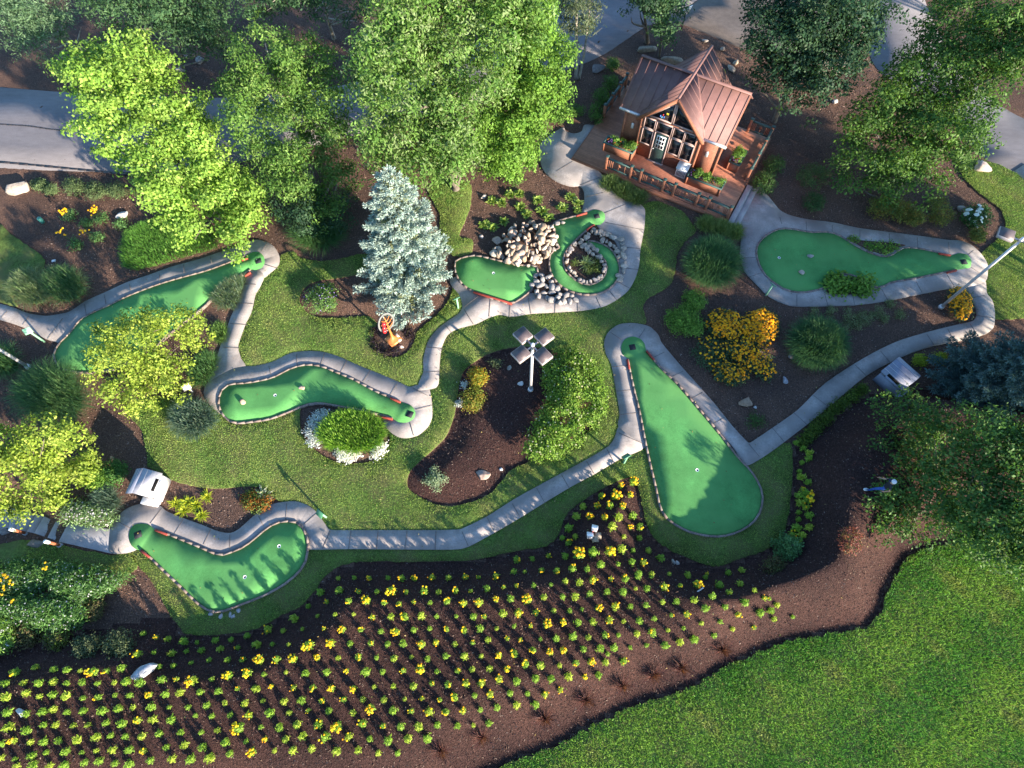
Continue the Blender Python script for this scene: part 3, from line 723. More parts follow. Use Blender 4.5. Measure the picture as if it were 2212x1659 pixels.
def grow(blobs, nleaf, L, Wd, cols, up=.55, spread=.5, per=9, shell=.62, flat=.8, sprig=.22):
    """leaf sprays round blob shells; blobs = [(centre, radius)]"""
    R = np.array([r for _, r in blobs]); wt = R**2 / (R**2).sum()
    VV = []; FF = []; CC = []; k = 0
    for (c, r), w in zip(blobs, wt):
        n = max(3, int(nleaf * w / per))
        d = rand_dirs(n); d[:, 2] = np.where(d[:, 2] < -.35, -d[:, 2] * .6, d[:, 2])
        rad = r * rng.uniform(shell, 1.08, (n, 1))
        S = c + d * rad * np.array([1, 1, flat])
        tone = rng.uniform(.82, 1.18, (n, 1)) * rng.uniform(.85, 1.15)
        col = np.repeat(pick_cols(n, cols, .1) * tone, per, 0) * rng.uniform(.85, 1.15, (n*per, 1))
        P = np.repeat(S, per, 0) + rng.standard_normal((n*per, 3)) * sprig * np.array([1, 1, .6])
        Nn = nrm(np.repeat(d, per, 0) * .95 + np.array([0, 0, up * .75]) + rng.standard_normal((n*per, 3)) * spread * .8)
        s = rng.uniform(.7, 1.25, n*per)
        V, F = leaf_quads(P, Nn, L * s, Wd * s)
        VV.append(V); FF.append(F + k); CC.append(col); k += len(V)
    return np.vstack(VV), [np.vstack(FF)], np.vstack(CC)


def limb_mesh(base, top, blobs, r0, mat, name='trunk', lean=None, nl=16):
    m = MB()
    base = np.asarray(base, float); top = np.asarray(top, float)
    P = [base - [0, 0, .15], base + (top-base)*.05, base + (top-base)*.35 + rng.normal(0, .12, 3)*[1, 1, 0], base + (top-base)*.7 + rng.normal(0, .18, 3)*[1, 1, 0], top]
    P = smooth_open(np.array(P), 3)
    m.tube(P, np.linspace(r0*1.1, r0*.18, len(P)), 9)
    if blobs:
        idx = rng.choice(len(blobs), min(nl, len(blobs)), replace=False)
        for i in idx:
            c, r = blobs[i]
            f = np.clip((c[2]-base[2]) / max(top[2]-base[2], .1) - .28, .12, .85)
            s = P[int(f * (len(P)-1))]
            mid = s*.5 + c*.5 + np.array([0, 0, -.15*r]) + rng.normal(0, .12, 3)
            m.tube(smooth_open(np.array([s, mid, s*.25 + c*.75 - [0, 0, .3*r] + rng.normal(0, .1*r, 3)]), 4), np.linspace(r0*.42, r0*.09, 9), 6)
    return m.build(name, mat)


def tree(name, label, outline, base, top, H, zlow, cols, L=.2, Wd=.1, nb=60, rb=.9, nleaf=14000, r0=.16, mat=None, cat='tree', group=None, up=.55, dens=1., shell=.6, per=9, depth=1.2, spread=.55, sprig=None, fill=True):
    """crown traced as an outline; each leaf mass gets its own height along the trunk"""
    poly = np.asarray(outline, float)
    b = np.array(base, float); t = np.array(top, float); ax = t - b
    sc = ppm(*poly.mean(0), H * .6)
    P = pts_in(poly, nb, rb * sc * .55)
    blobs = []
    wl = smooth_closed(poly, 2)
    de = dist_line(wl, P, True)
    for p, e in zip(P, de):
        s = np.clip(((p - b) @ ax) / (ax @ ax), 0, 1)
        z = zlow + (H - zlow - rb*.5) * s**.85 + rng.normal(0, .35) * depth
        z = max(z, .6)
        r = min(rb * rng.uniform(.75, 1.25), max(.32, e / ppm(p[0], p[1], z) * 1.05 + .12))
        blobs.append((W(p[0], p[1], z), r))
    if fill:   # leaf masses on the hidden side of the crown
        mid = np.mean([c for c, _ in blobs], 0)
        for c, r in list(blobs)[::3]:
            q = c.copy(); q[2] = max(.8, c[2] - rng.uniform(.9, 2.)); blobs.append((q, r * .9))
    bz = WG(*base)
    root = empty(name, bz, label, cat, group)
    V, F, C = grow(blobs, int(nleaf * dens), L, Wd, cols, up=up, per=per, shell=shell, spread=spread, sprig=sprig or L)
    child(mk('crown', V, F, M_LEAF, col=C), root)
    tp = W(*top, H * .8) * .55 + np.mean([c for c, _ in blobs], 0) * .45
    tp = W(b[0] + ax[0] * .7, b[1] + ax[1] * .7, H * .75)
    child(limb_mesh(bz, tp, blobs, r0, mat or M_BARK), root)
    return root


def shrub(name, label, outline, h, cols, L=.09, Wd=.05, n=1800, rb=.28, cat='shrub', group=None, bloom=None, nb=None, up=.6, per=7, stem=True, mat=None, spread=.6, sprig=None, z0=None, flat=.85, bloom_name='blossom'):
    """leafy bush: domed leaf masses inside a traced outline; bloom=(colours, count, size)"""
    poly = np.asarray(outline, float); c0 = poly.mean(0)
    sc = ppm(*c0); ext = max(np.linalg.norm(poly - c0, axis=1).max() / sc, .1)
    rb = min(rb, ext * .6)
    area = abs(sum(poly[i-1][0]*poly[i][1] - poly[i][0]*poly[i-1][1] for i in range(len(poly)))) / 2 / sc**2
    nb = nb or int(np.clip(area / (rb*rb) * 1.6, 4, 90))
    P = pts_in(poly, nb, rb * sc * .5)
    if len(P) == 0: P = c0[None]
    e = dist_line(poly, P, True) / sc
    em = max(e.max(), .05); blobs = []
    zb = WG(*c0)[2] if z0 is None else z0
    for p, d in zip(P, e):
        z = zb + max(.06, h * (.35 + .6 * math.sqrt(min(1, d / em))) - rb * .6) * rng.uniform(.85, 1.1)
        blobs.append((W(p[0], p[1], z), min(rb * rng.uniform(.8, 1.2), max(.09, d * 1.05 + .04))))
    base = W(c0[0], c0[1], zb + .35*h); base[2] = zb
    root = empty(name, base, label, cat, group)
    V, F, C = grow(blobs, n, L, Wd, cols, up=up, per=per, shell=.5, spread=spread, sprig=sprig or L*1.0, flat=flat)
    child(mk('foliage', V, F, mat or M_LEAF, col=C), root)
    if stem:
        m = MB()
        for c, r in blobs[:7]: m.tube([base + rng.normal(0, .03, 3)*[1, 1, 0] - [0, 0, .05], (base+c)/2 + [0, 0, -.05], c], [.022, .016, .008], 5)
        child(m.build('stem', M_STEM), root)
    if bloom:
        bc, bn, bs = bloom
        R = np.array([r for _, r in blobs]); ii = rng.choice(len(blobs), bn, p=R**2/(R**2).sum())
        cc = np.array([blobs[i][0] for i in ii]); rr = R[ii]
        d = rand_dirs(bn); d[:, 2] = np.abs(d[:, 2]) + .25; d = nrm(d)
        S = cc + d * (rr * 1.12)[:, None] * np.array([1, 1, flat])
        child(flower_mesh(bloom_name, S, d, bs, bc), root)
    return root


def flower_mesh(name, S, D, size, cols, petals=6):
    """little open flower heads: a ring of petals round a raised middle"""
    n = len(S); D = nrm(D + np.array([0, 0, .8])); t = nrm(np.cross(D, rand_dirs(n))); b = np.cross(D, t)
    s = size * rng.uniform(.75, 1.25, n)
    V = [S + D * (s*.28)[:, None]]
    for k in range(petals):
        a = 2*PI*k/petals
        V.append(S + (math.cos(a)*t + math.sin(a)*b) * (s*.5)[:, None])
    V = np.stack(V, 1)
    F = np.concatenate([np.stack([np.arange(n)*(petals+1), np.arange(n)*(petals+1)+1+k, np.arange(n)*(petals+1)+1+(k+1) % petals], 1) for k in range(petals)])
    c = pick_cols(n, cols, .15)
    return mk(name, V.reshape(-1, 3), [F], M_PETAL, col=np.tile(c, (petals, 1)))


def blades(B, D, H, reach, Wd, cols, droop=.35):
    """arching blades: base points B, outward directions D"""
    n = len(B); H = H[:, None]; reach = reach[:, None]
    side = np.column_stack([-D[:, 1], D[:, 0], np.zeros(n)]); up = np.array([0, 0, 1.])
    w = (np.broadcast_to(Wd, (n,)) * .5)[:, None]
    tw = rng.uniform(-.6, .6, (n, 1)); side = nrm(side + D * tw)
    p1 = B + up * H * .55 + D * reach * .28
    p2 = B + up * H * .92 + D * reach * .62
    p3 = B + up * H * (1. - droop * rng.uniform(0, 1, (n, 1))) + D * reach
    V = np.stack([B - side*w*.8, B + side*w*.8, p1 - side*w, p1 + side*w, p2 - side*w*.75, p2 + side*w*.75, p3], 1).reshape(-1, 3)
    i = np.arange(n) * 7
    Q = np.concatenate([np.stack([i, i+1, i+3, i+2], 1), np.stack([i+2, i+3, i+5, i+4], 1)])
    T = np.stack([i+4, i+5, i+6], 1)
    return V, [Q, T], np.concatenate([cols, cols, cols])


def grass_clump(name, label, outline, h, cols, n=2200, wd=.016, reach=.6, group=None, cat='ornamental grass', core=.62, plume=None, droop=.4, lean=None):
    poly = np.asarray(outline, float); c0 = poly.mean(0)
    z0 = WG(*c0)[2]
    inner = c0 + (poly - c0) * core
    pp = pts_in(inner, n, 0)
    zc_ = z0 + h * .45
    B = np.array([W(p[0], p[1], zc_) for p in pp]); ctr = W(*c0, zc_); B[:, 2] = z0; ctr[2] = z0
    rel = B[:, :2] - ctr[:2]; ext = np.linalg.norm(rel, axis=1).max() + 1e-6
    a = rng.uniform(0, 2*PI, len(B)); rd = np.column_stack([np.cos(a), np.sin(a)])
    d2 = rel / ext * 1.3 + rd * .65
    if lean is not None: d2 = d2 + np.array(lean)
    L = np.linalg.norm(d2, axis=1, keepdims=True); d2 = d2 / np.maximum(L, 1e-6)
    D = np.column_stack([d2, np.zeros(len(B))])
    rr = np.clip(L[:, 0], .15, 1.4)
    Hh = h * rng.uniform(.6, 1.08, len(B)) * (1.12 - .3 * rr)
    V, F, C = blades(B, D, Hh, reach * h * rr * rng.uniform(.7, 1.2, len(B)), wd * rng.uniform(.7, 1.3, len(B)), pick_cols(len(B), cols), droop)
    root = empty(name, ctr, label, cat, group)
    child(mk('leaf_blade', V, F, M_BLADE, col=C), root)
    if plume:
        pc, pn, ps = plume
        k = rng.choice(len(B), pn)
        T = V.reshape(-1, 7, 3)[k, 6] + [0, 0, .03]
        P = np.repeat(T, 6, 0) + rng.standard_normal((pn*6, 3)) * [.03, .03, .06]
        v, f = leaf_quads(P, np.repeat(D[k], 6, 0) * .5 + rng.standard_normal((pn*6, 3)) * .5 + [0, 0, .5], ps, ps*.4)
        child(mk('seed_head', v, [f], M_LEAF, col=pick_cols(pn*6, pc)), root)
    return root


def spruce(name, label, base, apex, H, R, cols, group=None, whorls=30, lo=.12, den=1., tuft=.19, old=None, prof=.8):
    b = WG(*base); a = W(*apex, H); a[2] = H
    root = empty(name, b, label, 'spruce tree', group)
    NV = []; NF = []; NC = []; k = 0; tm = MB(); bm = MB()
    tm.tube([b - [0, 0, .2], b*.5 + a*.5, a], [.17, .1, .015], 8)
    for w in range(whorls):
        t = lo + (1 - lo) * (w / (whorls - 1)) ** .92
        c = b + (a - b) * t; a0 = rng.uniform(0, 6.28)
        Rt = R * (1 - t) ** prof * (1 + .16 * math.sin(w * 2.1 + a0) * (1 - t)) + .12
        nbr = int(6 + 7 * (1 - t))
        for j in range(nbr):
            an = a0 + 2*PI*j/nbr + rng.normal(0, .16)
            r = Rt * rng.uniform(.5, 1.14)
            d = np.array([math.cos(an), math.sin(an), 0])
            tip = c + d * r + np.array([0, 0, .06*r + rng.normal(0, .06) - .10 * (1-t)])
            mid = (c + tip)/2 + np.array([0, 0, -.10*r])
            bm.tube([c, mid, tip], [.028*(1-t)+.008, .016, .006], 4, cap=False)
            nt_ = max(3, int(r / .12 * den)); s = np.linspace(.18, 1, nt_)
            P = (1-s)[:, None]**2*c + 2*(s*(1-s))[:, None]*mid + (s**2)[:, None]*tip
            sd = np.array([-d[1], d[0], 0])
            tw = []
            for p, q in zip(P, s):
                reach = .26 * r * (1.15 - q) + .08
                for sg in (-1, 1):
                    tw.append((p, nrm(d * .75 + sd * sg * rng.uniform(.5, .9) + np.array([0, 0, rng.uniform(-.05, .28)])), reach * rng.uniform(.7, 1.2), q))
            tw.append((tip - d*.05, nrm(d + [0, 0, .2]), .16, 1))
            for p, dr, ln, q in tw:
                m_ = max(2, int(ln / .07)); u = np.linspace(.15, 1, m_)[:, None]
                C0 = p + dr * ln * u
                nn = 5
                C1 = np.repeat(C0, nn, 0)
                rd = nrm(rng.standard_normal((len(C1), 3)) + [0, 0, .35])
                Lx = tuft * rng.uniform(.75, 1.2, len(C1))
                tdir = nrm(dr * .8 + rd * .8)
                wv = nrm(np.cross(tdir, rd)) * .021
                V = np.stack([C1 - wv, C1 + tdir*(Lx*.5)[:, None] - wv*1.1, C1 + tdir*Lx[:, None], C1 + tdir*(Lx*.5)[:, None] + wv*1.1], 1).reshape(-1, 3)
                NV.append(V); NF.append(np.arange(len(V)).reshape(-1, 4) + k); k += len(V)
                cc = pick_cols(len(C1), cols if (old is None or q > .5 or rng.random() < .6) else old, .15)
                NC.append(cc)
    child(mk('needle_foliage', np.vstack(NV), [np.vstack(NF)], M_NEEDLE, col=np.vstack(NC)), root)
    child(bm.build('branch', M_BARK), root); child(tm.build('trunk', M_BARK), root)
    return root


# ------------------------------------------------------------------ trees
LIME = [(.22, .36, .055), (.175, .30, .046), (.28, .41, .085), (.13, .24, .036)]
ASH = [(.08, .165, .032), (.105, .20, .036), (.06, .13, .028), (.145, .23, .055)]
OAK = [(.095, .19, .035), (.12, .22, .045), (.07, .15, .028), (.165, .26, .07), (.20, .27, .11)]
MAPLE = [(.13, .25, .035), (.10, .20, .03), (.16, .28, .045)]
DARK = [(.028, .065, .032), (.035, .08, .036), (.045, .09, .04), (.022, .05, .028)]
MIDG = [(.05, .11, .045), (.06, .125, .05), (.04, .09, .04), (.08, .14, .06)]
BLUEG = [(.12, .20, .10), (.085, .155, .08), (.165, .25, .14), (.06, .115, .05)]
RIGHT = [(.075, .155, .028), (.06, .13, .026), (.11, .20, .042), (.045, .10, .024)]
YEL = [(.26, .34, .045), (.21, .29, .038), (.33, .39, .07), (.14, .21, .03)]

tree('maple_tree', 'bright lime green maple overhanging the road and the far end of the long left strip',
     [(104, 170), (118, 125), (140, 92), (165, 112), (186, 82), (215, 62), (240, 60), (252, 85), (275, 75), (280, 58), (310, 55), (330, 75), (336, 105), (360, 112), (375, 135), (372, 170), (385, 195), (420, 215), (440, 190), (470, 215), (482, 245), (478, 275), (475, 310), (505, 345), (535, 370), (560, 395), (578, 430), (560, 470), (548, 500), (520, 515), (515, 560), (495, 572), (480, 545), (470, 510), (430, 500), (400, 530), (370, 510), (345, 490), (330, 450), (300, 440), (262, 395), (285, 375), (250, 340), (218, 335), (210, 310), (180, 300), (140, 275), (145, 255), (190, 262), (170, 240), (150, 215), (145, 195), (118, 192)],
     (470, 470), (215, 75), 8.3, 2.2, LIME, L=.20, Wd=.115, nb=125, rb=.66, nleaf=40000, r0=.19, depth=1.7)
tree('ash_tree', 'mid green tree with pale limbs showing, between the lime green maple and the big oak',
     [(545, 25), (575, 40), (600, 50), (622, 58), (640, 90), (660, 70), (688, 68), (700, 95), (720, 110), (735, 160), (742, 195), (760, 245), (768, 290), (750, 330), (770, 370), (745, 415), (740, 455), (700, 475), (665, 480), (640, 455), (600, 450), (570, 430), (580, 400), (555, 380), (540, 340), (520, 320), (505, 285), (475, 250), (490, 215), (470, 190), (485, 150), (500, 120), (510, 70), (525, 60)],
     (690, 445), (555, 45), 8.6, 1.6, ASH, L=.19, Wd=.075, nb=105, rb=.66, nleaf=34000, r0=.2, depth=1.7, mat=M_BARKPALE, up=.4)
tree('dark_tree', 'dark green low crown behind the arching dark grass clump',
     [(600, 420), (640, 400), (700, 410), (745, 425), (770, 440), (758, 475), (735, 500), (700, 505), (650, 495), (610, 480), (590, 455)],
     (700, 480), (650, 380), 3.2, 1.0, DARK, L=.16, Wd=.08, nb=26, rb=.6, nleaf=5000, r0=.08)
tree('oak_tree', 'broad oak with glossy pale leaves, largest crown in the picture',
     [(735, 115), (760, 95), (785, 70), (800, 40), (795, -10), (830, -60), (950, -90), (1100, -90), (1190, -60), (1190, 10), (1170, 80), (1120, 150), (1060, 220), (1030, 280), (1040, 340), (1050, 378), (1010, 365), (975, 385), (940, 400), (900, 402), (862, 385), (835, 400), (800, 385), (790, 340), (770, 300), (765, 260), (800, 240), (770, 215), (745, 200), (750, 165), (740, 140)],
     (985, 410), (900, -40), 10.5, 2.2, OAK, L=.22, Wd=.09, nb=190, rb=.85, nleaf=62000, r0=.3, depth=1.9, up=.5)
tree('maple_tree', 'fresh green maple beside the oak, nearest tree to the curved path of the cabin',
     [(1106, 20), (1150, -30), (1190, -30), (1205, 30), (1200, 72), (1222, 85), (1242, 115), (1226, 145), (1228, 172), (1218, 188), (1242, 215), (1225, 232), (1185, 240), (1175, 268), (1182, 298), (1165, 325), (1130, 350), (1112, 385), (1085, 378), (1060, 385), (1045, 350), (1020, 330), (1005, 290), (1025, 245), (1050, 190), (1090, 120), (1100, 70)],
     (1105, 370), (1150, 0), 8.6, 1.4, MAPLE, L=.18, Wd=.10, nb=105, rb=.68, nleaf=34000, r0=.18, depth=1.6)
tree('pine_tree', 'pale bluish green pine in the top left corner',
     [(-60, -40), (60, -60), (150, -30), (165, 5), (160, 45), (150, 82), (125, 95), (95, 98), (55, 108), (22, 85), (-10, 60), (-60, 60)],
     (185, 120), (40, -20), 8.2, 3.5, BLUEG, L=.2, Wd=.05, nb=40, rb=1., nleaf=11000, r0=.17, mat=M_BARKPALE)
tree('dark_tree', 'shadowed dark green tree behind the lime green maple, left of the ash',
     [(165, -40), (250, -70), (400, -60), (480, -40), (500, 20), (505, 60), (480, 85), (485, 118), (450, 128), (415, 120), (385, 112), (345, 80), (330, 50), (290, 60), (250, 65), (205, 52), (175, 20)],
     (395, 150), (330, -90), 10, 4.2, MIDG, L=.19, Wd=.075, nb=70, rb=1.1, nleaf=16000, r0=.17)
tree('woodland_tree', 'dark crown at the top edge whose bare trunk stands above the ash',
     [(480, -60), (600, -80), (720, -70), (800, -40), (795, 10), (740, 22), (690, 12), (640, 20), (580, 12), (540, 18), (500, 10)],
     (722, 84), (650, -130), 9.5, 5.5, MIDG, L=.19, Wd=.08, nb=40, rb=1., nleaf=9000, r0=.17, mat=M_BARKPALE)
tree('woodland_tree', 'tree with slanting pale trunk above the dark shaded crown at the top edge',
     [(430, -110), (560, -120), (560, -30), (535, -8), (500, -15), (440, -30)],
     (552, 60), (500, -80), 9., 6., MIDG, L=.19, Wd=.08, nb=20, rb=1., nleaf=4000, r0=.14, mat=M_BARKPALE)
tree('woodland_tree', 'slim dark tree right of the twin pale trunks, leaning over the road',
     [(1380, -40), (1440, -60), (1475, -30), (1480, 10), (1478, 45), (1460, 65), (1440, 58), (1418, 40), (1395, 38), (1385, 10)],
     (1424, 122), (1440, -10), 6.5, 4., MIDG, L=.18, Wd=.09, nb=26, rb=.75, nleaf=6500, r0=.12)
tree('woodland_tree', 'dark stout trunk by the flat boulders near the road, crown at the top edge',
     [(1360, -60), (1410, -70), (1425, -20), (1410, 18), (1385, 10), (1365, -10)],
     (1398, 92), (1402, -30), 6.8, 5., DARK, L=.18, Wd=.09, nb=14, rb=.8, nleaf=3500, r0=.2)
# twin trunks with thin feathery foliage
rt = empty('birch_tree', WG(1245, 170), 'tree with two tall pale bare trunks and thin feathery leaves beside the road', 'tree')
bl = []
for px, py, r in ((1218, 12, .5), (1225, 40, .45), (1240, 20, .6), (1232, 62, .4), (1258, 10, .5), (1262, 45, .5), (1270, 65, .4), (1285, 20, .45), (1252, 68, .35), (1278, 48, .35), (1215, 62, .3), (1246, -20, .6), (1280, -15, .5)):
    bl.append((W(px, py, 5.0 + rng.normal(0, .5)), r))
V, F, C = grow(bl, 4200, .22, .05, [(.10, .135, .07), (.075, .11, .055), (.13, .15, .09)], up=.1, per=7, shell=.3, spread=1.)
child(mk('crown', V, F, M_LEAF, col=C), rt)
for pts, rr in ((((1245, 170, 0), (1246, 110, 1.8), (1245, 50, 3.6), (1244, -15, 5.6)), .15), (((1251, 171, 0), (1262, 115, 1.8), (1269, 60, 3.4), (1278, -20, 5.6)), .10)):
    m = MB(); P = smooth_open(np.array([W(*p) for p in pts]), 5); m.tube(P, np.linspace(rr, rr*.45, len(P)), 9)
    for k in (6, 9, 11, 13):
        if k < len(P): m.tube([P[k], P[k] + rng.normal(0, .45, 3) + [0, 0, .4], P[k] + rng.normal(0, .8, 3) + [0, 0, .8]], [rr*.3, rr*.2, rr*.08], 5)
    child(m.build('trunk', M_BARKPALE), rt)
tree('maple_tree', 'dark shaded maple close behind the right side of the cabin',
     [(1618, -30), (1700, -60), (1850, -50), (1940, -20), (1950, 10), (1935, 40), (1905, 62), (1908, 92), (1880, 115), (1876, 148), (1846, 188), (1815, 203), (1790, 214), (1760, 232), (1722, 224), (1690, 218), (1660, 195), (1640, 178), (1628, 150), (1610, 110), (1600, 80), (1610, 40)],
     (1672, 262), (1790, -20), 8.6, 3., DARK, L=.18, Wd=.11, nb=95, rb=1., nleaf=32000, r0=.2)
tree('oak_tree', 'large mid green tree over the right road, its crown reaching the right edge',
     [(1960, 45), (1990, 20), (2050, -30), (2200, -60), (2330, 0), (2330, 160), (2212, 165), (2195, 205), (2172, 192), (2158, 215), (2166, 240), (2158, 265), (2132, 280), (2146, 300), (2146, 315), (2122, 335), (2090, 345), (2072, 362), (2050, 395), (2030, 420), (1990, 440), (1945, 445), (1900, 430), (1880, 400), (1860, 372), (1815, 345), (1812, 300), (1818, 250), (1860, 215), (1900, 170), (1925, 125), (1965, 90)],
     (1925, 432), (2180, 20), 8.8, 1.5, RIGHT, L=.19, Wd=.095, nb=170, rb=.8, nleaf=52000, r0=.24, depth=1.8)
tree('locust_tree', 'young yellow-leaved tree standing over the long green strip at the left',
     [(285, 662), (305, 668), (345, 648), (372, 645), (385, 670), (420, 668), (438, 705), (428, 745), (410, 770), (405, 800), (405, 828), (385, 845), (350, 852), (330, 878), (300, 872), (262, 892), (240, 888), (225, 868), (190, 830), (182, 815), (205, 800), (190, 765), (180, 745), (205, 720), (200, 705), (250, 690)],
     (345, 812), (300, 730), 3.7, 1.1, YEL, L=.15, Wd=.085, nb=72, rb=.42, nleaf=14000, r0=.07, depth=1.3, group='young yellow-leaved trees')
tree('locust_tree', 'young yellow-leaved tree above the concrete steps at the left edge',
     [(-20, 930), (20, 925), (70, 905), (95, 930), (105, 905), (135, 915), (170, 925), (190, 960), (200, 990), (220, 1002), (205, 1025), (190, 1045), (168, 1040), (170, 1060), (135, 1078), (105, 1090), (85, 1100), (60, 1120), (55, 1135), (40, 1105), (-20, 1130), (-60, 1040)],
     (95, 1030), (60, 970), 3.5, 1.1, YEL, L=.15, Wd=.085, nb=64, rb=.42, nleaf=12500, r0=.07, depth=1.3, group='young yellow-leaved trees')
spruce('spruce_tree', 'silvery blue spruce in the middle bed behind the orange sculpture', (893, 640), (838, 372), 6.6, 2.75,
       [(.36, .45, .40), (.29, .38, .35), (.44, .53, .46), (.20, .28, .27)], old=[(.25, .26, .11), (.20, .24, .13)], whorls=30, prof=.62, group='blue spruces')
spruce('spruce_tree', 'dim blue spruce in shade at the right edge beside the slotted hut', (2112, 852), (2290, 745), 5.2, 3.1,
       [(.10, .17, .17), (.13, .20, .19), (.07, .13, .12)], whorls=24, group='blue spruces')  # needle colours darkened for the shade it stands in
tree('locust_tree', 'sparse bright green tree at the right edge shading the walking person',
     [(1880, 870), (1905, 915), (1875, 950), (1905, 985), (1930, 1010), (1895, 1045), (1868, 1085), (1890, 1120), (1875, 1150), (1930, 1185), (1990, 1185), (2040, 1180), (2090, 1205), (2150, 1230), (2190, 1262), (2240, 1270), (2330, 1200), (2330, 920), (2230, 890), (2130, 885), (2050, 865), (1960, 835)],
     (1985, 1105), (2240, 1008), 6.2, 1.6, [(.06, .13, .03), (.08, .165, .035), (.11, .20, .05), (.045, .10, .025)], L=.15, Wd=.085, nb=120, rb=.8, nleaf=34000, r0=.13, depth=1.2, shell=.25, fill=False, spread=.8)

# trees beyond the right and lower edges that throw the long shade
for x, y, h, r, s in ((31, 9, 7.6, 3.4, 1), (35, 2.5, 11, 4, 2), (38.5, 7, 9.5, 3.6, 3), (39, 13, 8, 3.6, 4), (43, 34, 11, 4.5, 6)):
    bl = []
    for _ in range(34):
        d = rand_dirs(1)[0]; bl.append((np.array([x, y, h*.7]) + d * np.array([r*.75, r*.75, h*.24]) * rng.uniform(.4, 1), r*.34))
    rt = empty('shade_tree', (x, y, 0), ['tall green tree beyond the right edge nearest the right lawn', 'tall green tree beyond the right edge below the first', 'green tree beyond the right edge behind the nearest', 'far green tree beyond the right edge', 'low green tree beyond the right edge, smallest of them', 'farthest green tree beyond the right road'][s-1], 'tree')
    V, F, C = grow(bl, 7000, .3, .16, RIGHT, per=8)
    child(mk('crown', V, F, M_LEAF, col=C), rt)
    child(limb_mesh((x, y, 0), (x, y, h*.8), bl, .2, M_BARK), rt)

# ------------------------------------------------------------------ ornamental grasses
PALEG = [(.13, .20, .075), (.17, .24, .10), (.10, .17, .055), (.22, .26, .13)]
DEEPG = [(.065, .16, .045), (.085, .195, .055), (.05, .12, .04), (.12, .23, .075)]
BLUGR = [(.10, .17, .10), (.15, .22, .14), (.07, .13, .075), (.20, .26, .17)]
YGR = [(.16, .23, .05), (.21, .28, .06), (.12, .18, .04), (.25, .30, .09)]
LAMPG = [(.17, .33, .025), (.22, .40, .035), (.13, .27, .02), (.27, .44, .06)]
grass_clump('fountain_grass', 'pale arching grass clump on the left lawn edge, the paler left half of the pair', circle(62, 622, 56, 45), 1.0, PALEG, 2600, group='tall ornamental grass clumps')
grass_clump('fountain_grass', 'greener arching grass clump touching the pale one beside the long strip path', circle(138, 614, 60, 46), 1.0, DEEPG + PALEG[:2], 2600, group='tall ornamental grass clumps')
grass_clump('fountain_grass', 'dark arching grass clump under the ash beside the mown lawn', circle(686, 503, 68, 40), .95, DEEPG, 2600, reach=.8, group='tall ornamental grass clumps')
grass_clump('fountain_grass', 'big deep green grass clump left of the yellow tree, largest on the left side', circle(112, 850, 88, 72), 1.25, DEEPG + [(.10, .17, .06)], 4200, reach=.75, group='tall ornamental grass clumps')
grass_clump('fountain_grass', 'green grass clump cut by the left picture edge under the left lamp pole', circle(5, 780, 34, 38), 1.0, DEEPG, 1300, group='tall ornamental grass clumps')
grass_clump('fountain_grass', 'bluish green grass clump on a low mulch edge left of the curved kidney green', circle(416, 902, 62, 48), .8, BLUGR, 2600, wd=.022, group='tall ornamental grass clumps')
grass_clump('fountain_grass', 'round deep green grass mound in shade above the two clipped light shrubs', circle(1540, 565, 68, 60, wob=.05), 1.2, DEEPG, 7500, wd=.02, reach=.55, group='tall ornamental grass clumps')
grass_clump('fountain_grass', 'round dark green grass mound right of the orange flowering bushes', circle(1768, 741, 68, 58, wob=.04), 1.1, [(.055, .14, .042), (.075, .17, .052), (.04, .105, .035)], 7500, wd=.02, reach=.6, group='tall ornamental grass clumps')
grass_clump('sedge_bed', 'low spiky green groundcover mass under the drooping end of the lime maple', [(252, 540), (265, 500), (300, 478), (340, 472), (420, 480), (480, 500), (475, 535), (430, 545), (380, 560), (330, 575), (290, 585), (262, 578)], .45, [(.10, .25, .035), (.13, .29, .045), (.075, .19, .03)], 6500, core=.93, reach=.5)
grass_clump('feather_grass', 'narrow grey green grass clump between long strip and narrow path', [(448, 645), (470, 615), (505, 592), (530, 586), (533, 605), (520, 640), (510, 665), (485, 672), (465, 665)], .6, BLUGR + PALEG, 1900, core=.75)
grass_clump('feather_grass', 'small bright green tuft right of the yellow tree, topmost along the narrow path', circle(474, 716, 20, 26), .45, [(.10, .19, .04), (.13, .23, .05)], 700, core=.7, group='small grass tufts by the narrow path')
grass_clump('feather_grass', 'green grass clump right of the yellow tree, lower one along the narrow path', [(405, 800), (420, 770), (445, 752), (470, 758), (470, 790), (455, 820), (430, 840), (408, 838)], .55, DEEPG + [(.10, .19, .05)], 1500, core=.75, group='small grass tufts by the narrow path')
grass_clump('daylily_mound', 'rounded vivid lime green mound with white edging plants below the kidney green', [(682, 930), (700, 905), (725, 888), (760, 884), (800, 890), (825, 905), (836, 935), (825, 962), (800, 972), (770, 978), (735, 972), (705, 966), (686, 950)], .75, LAMPG, 5200, wd=.024, core=.85, reach=.45)
for i, (cx, cy, rx, ry, lb) in enumerate(((1318, 395, 26, 22, 'long leaved grass clump under the deck rail nearest the curved plaza'), (1350, 410, 28, 24, 'grass clump under the deck rail, middle of the three by the plaza'), (1378, 425, 24, 20, 'grass clump under the deck rail, lowest of three by the plaza'), (1525, 482, 24, 20, 'grass clump below the last deck panel, left of three'), (1558, 492, 26, 22, 'grass clump below the last deck panel, middle of three'), (1588, 500, 22, 20, 'yellow green grass clump beside the path right below the stone steps'))):
    grass_clump('deck_grass', lb, circle(cx, cy, rx, ry), .55, YGR if i > 2 else [(.10, .17, .04), (.14, .20, .06), (.08, .13, .03)], 900, core=.6, group='grass clumps along the deck')
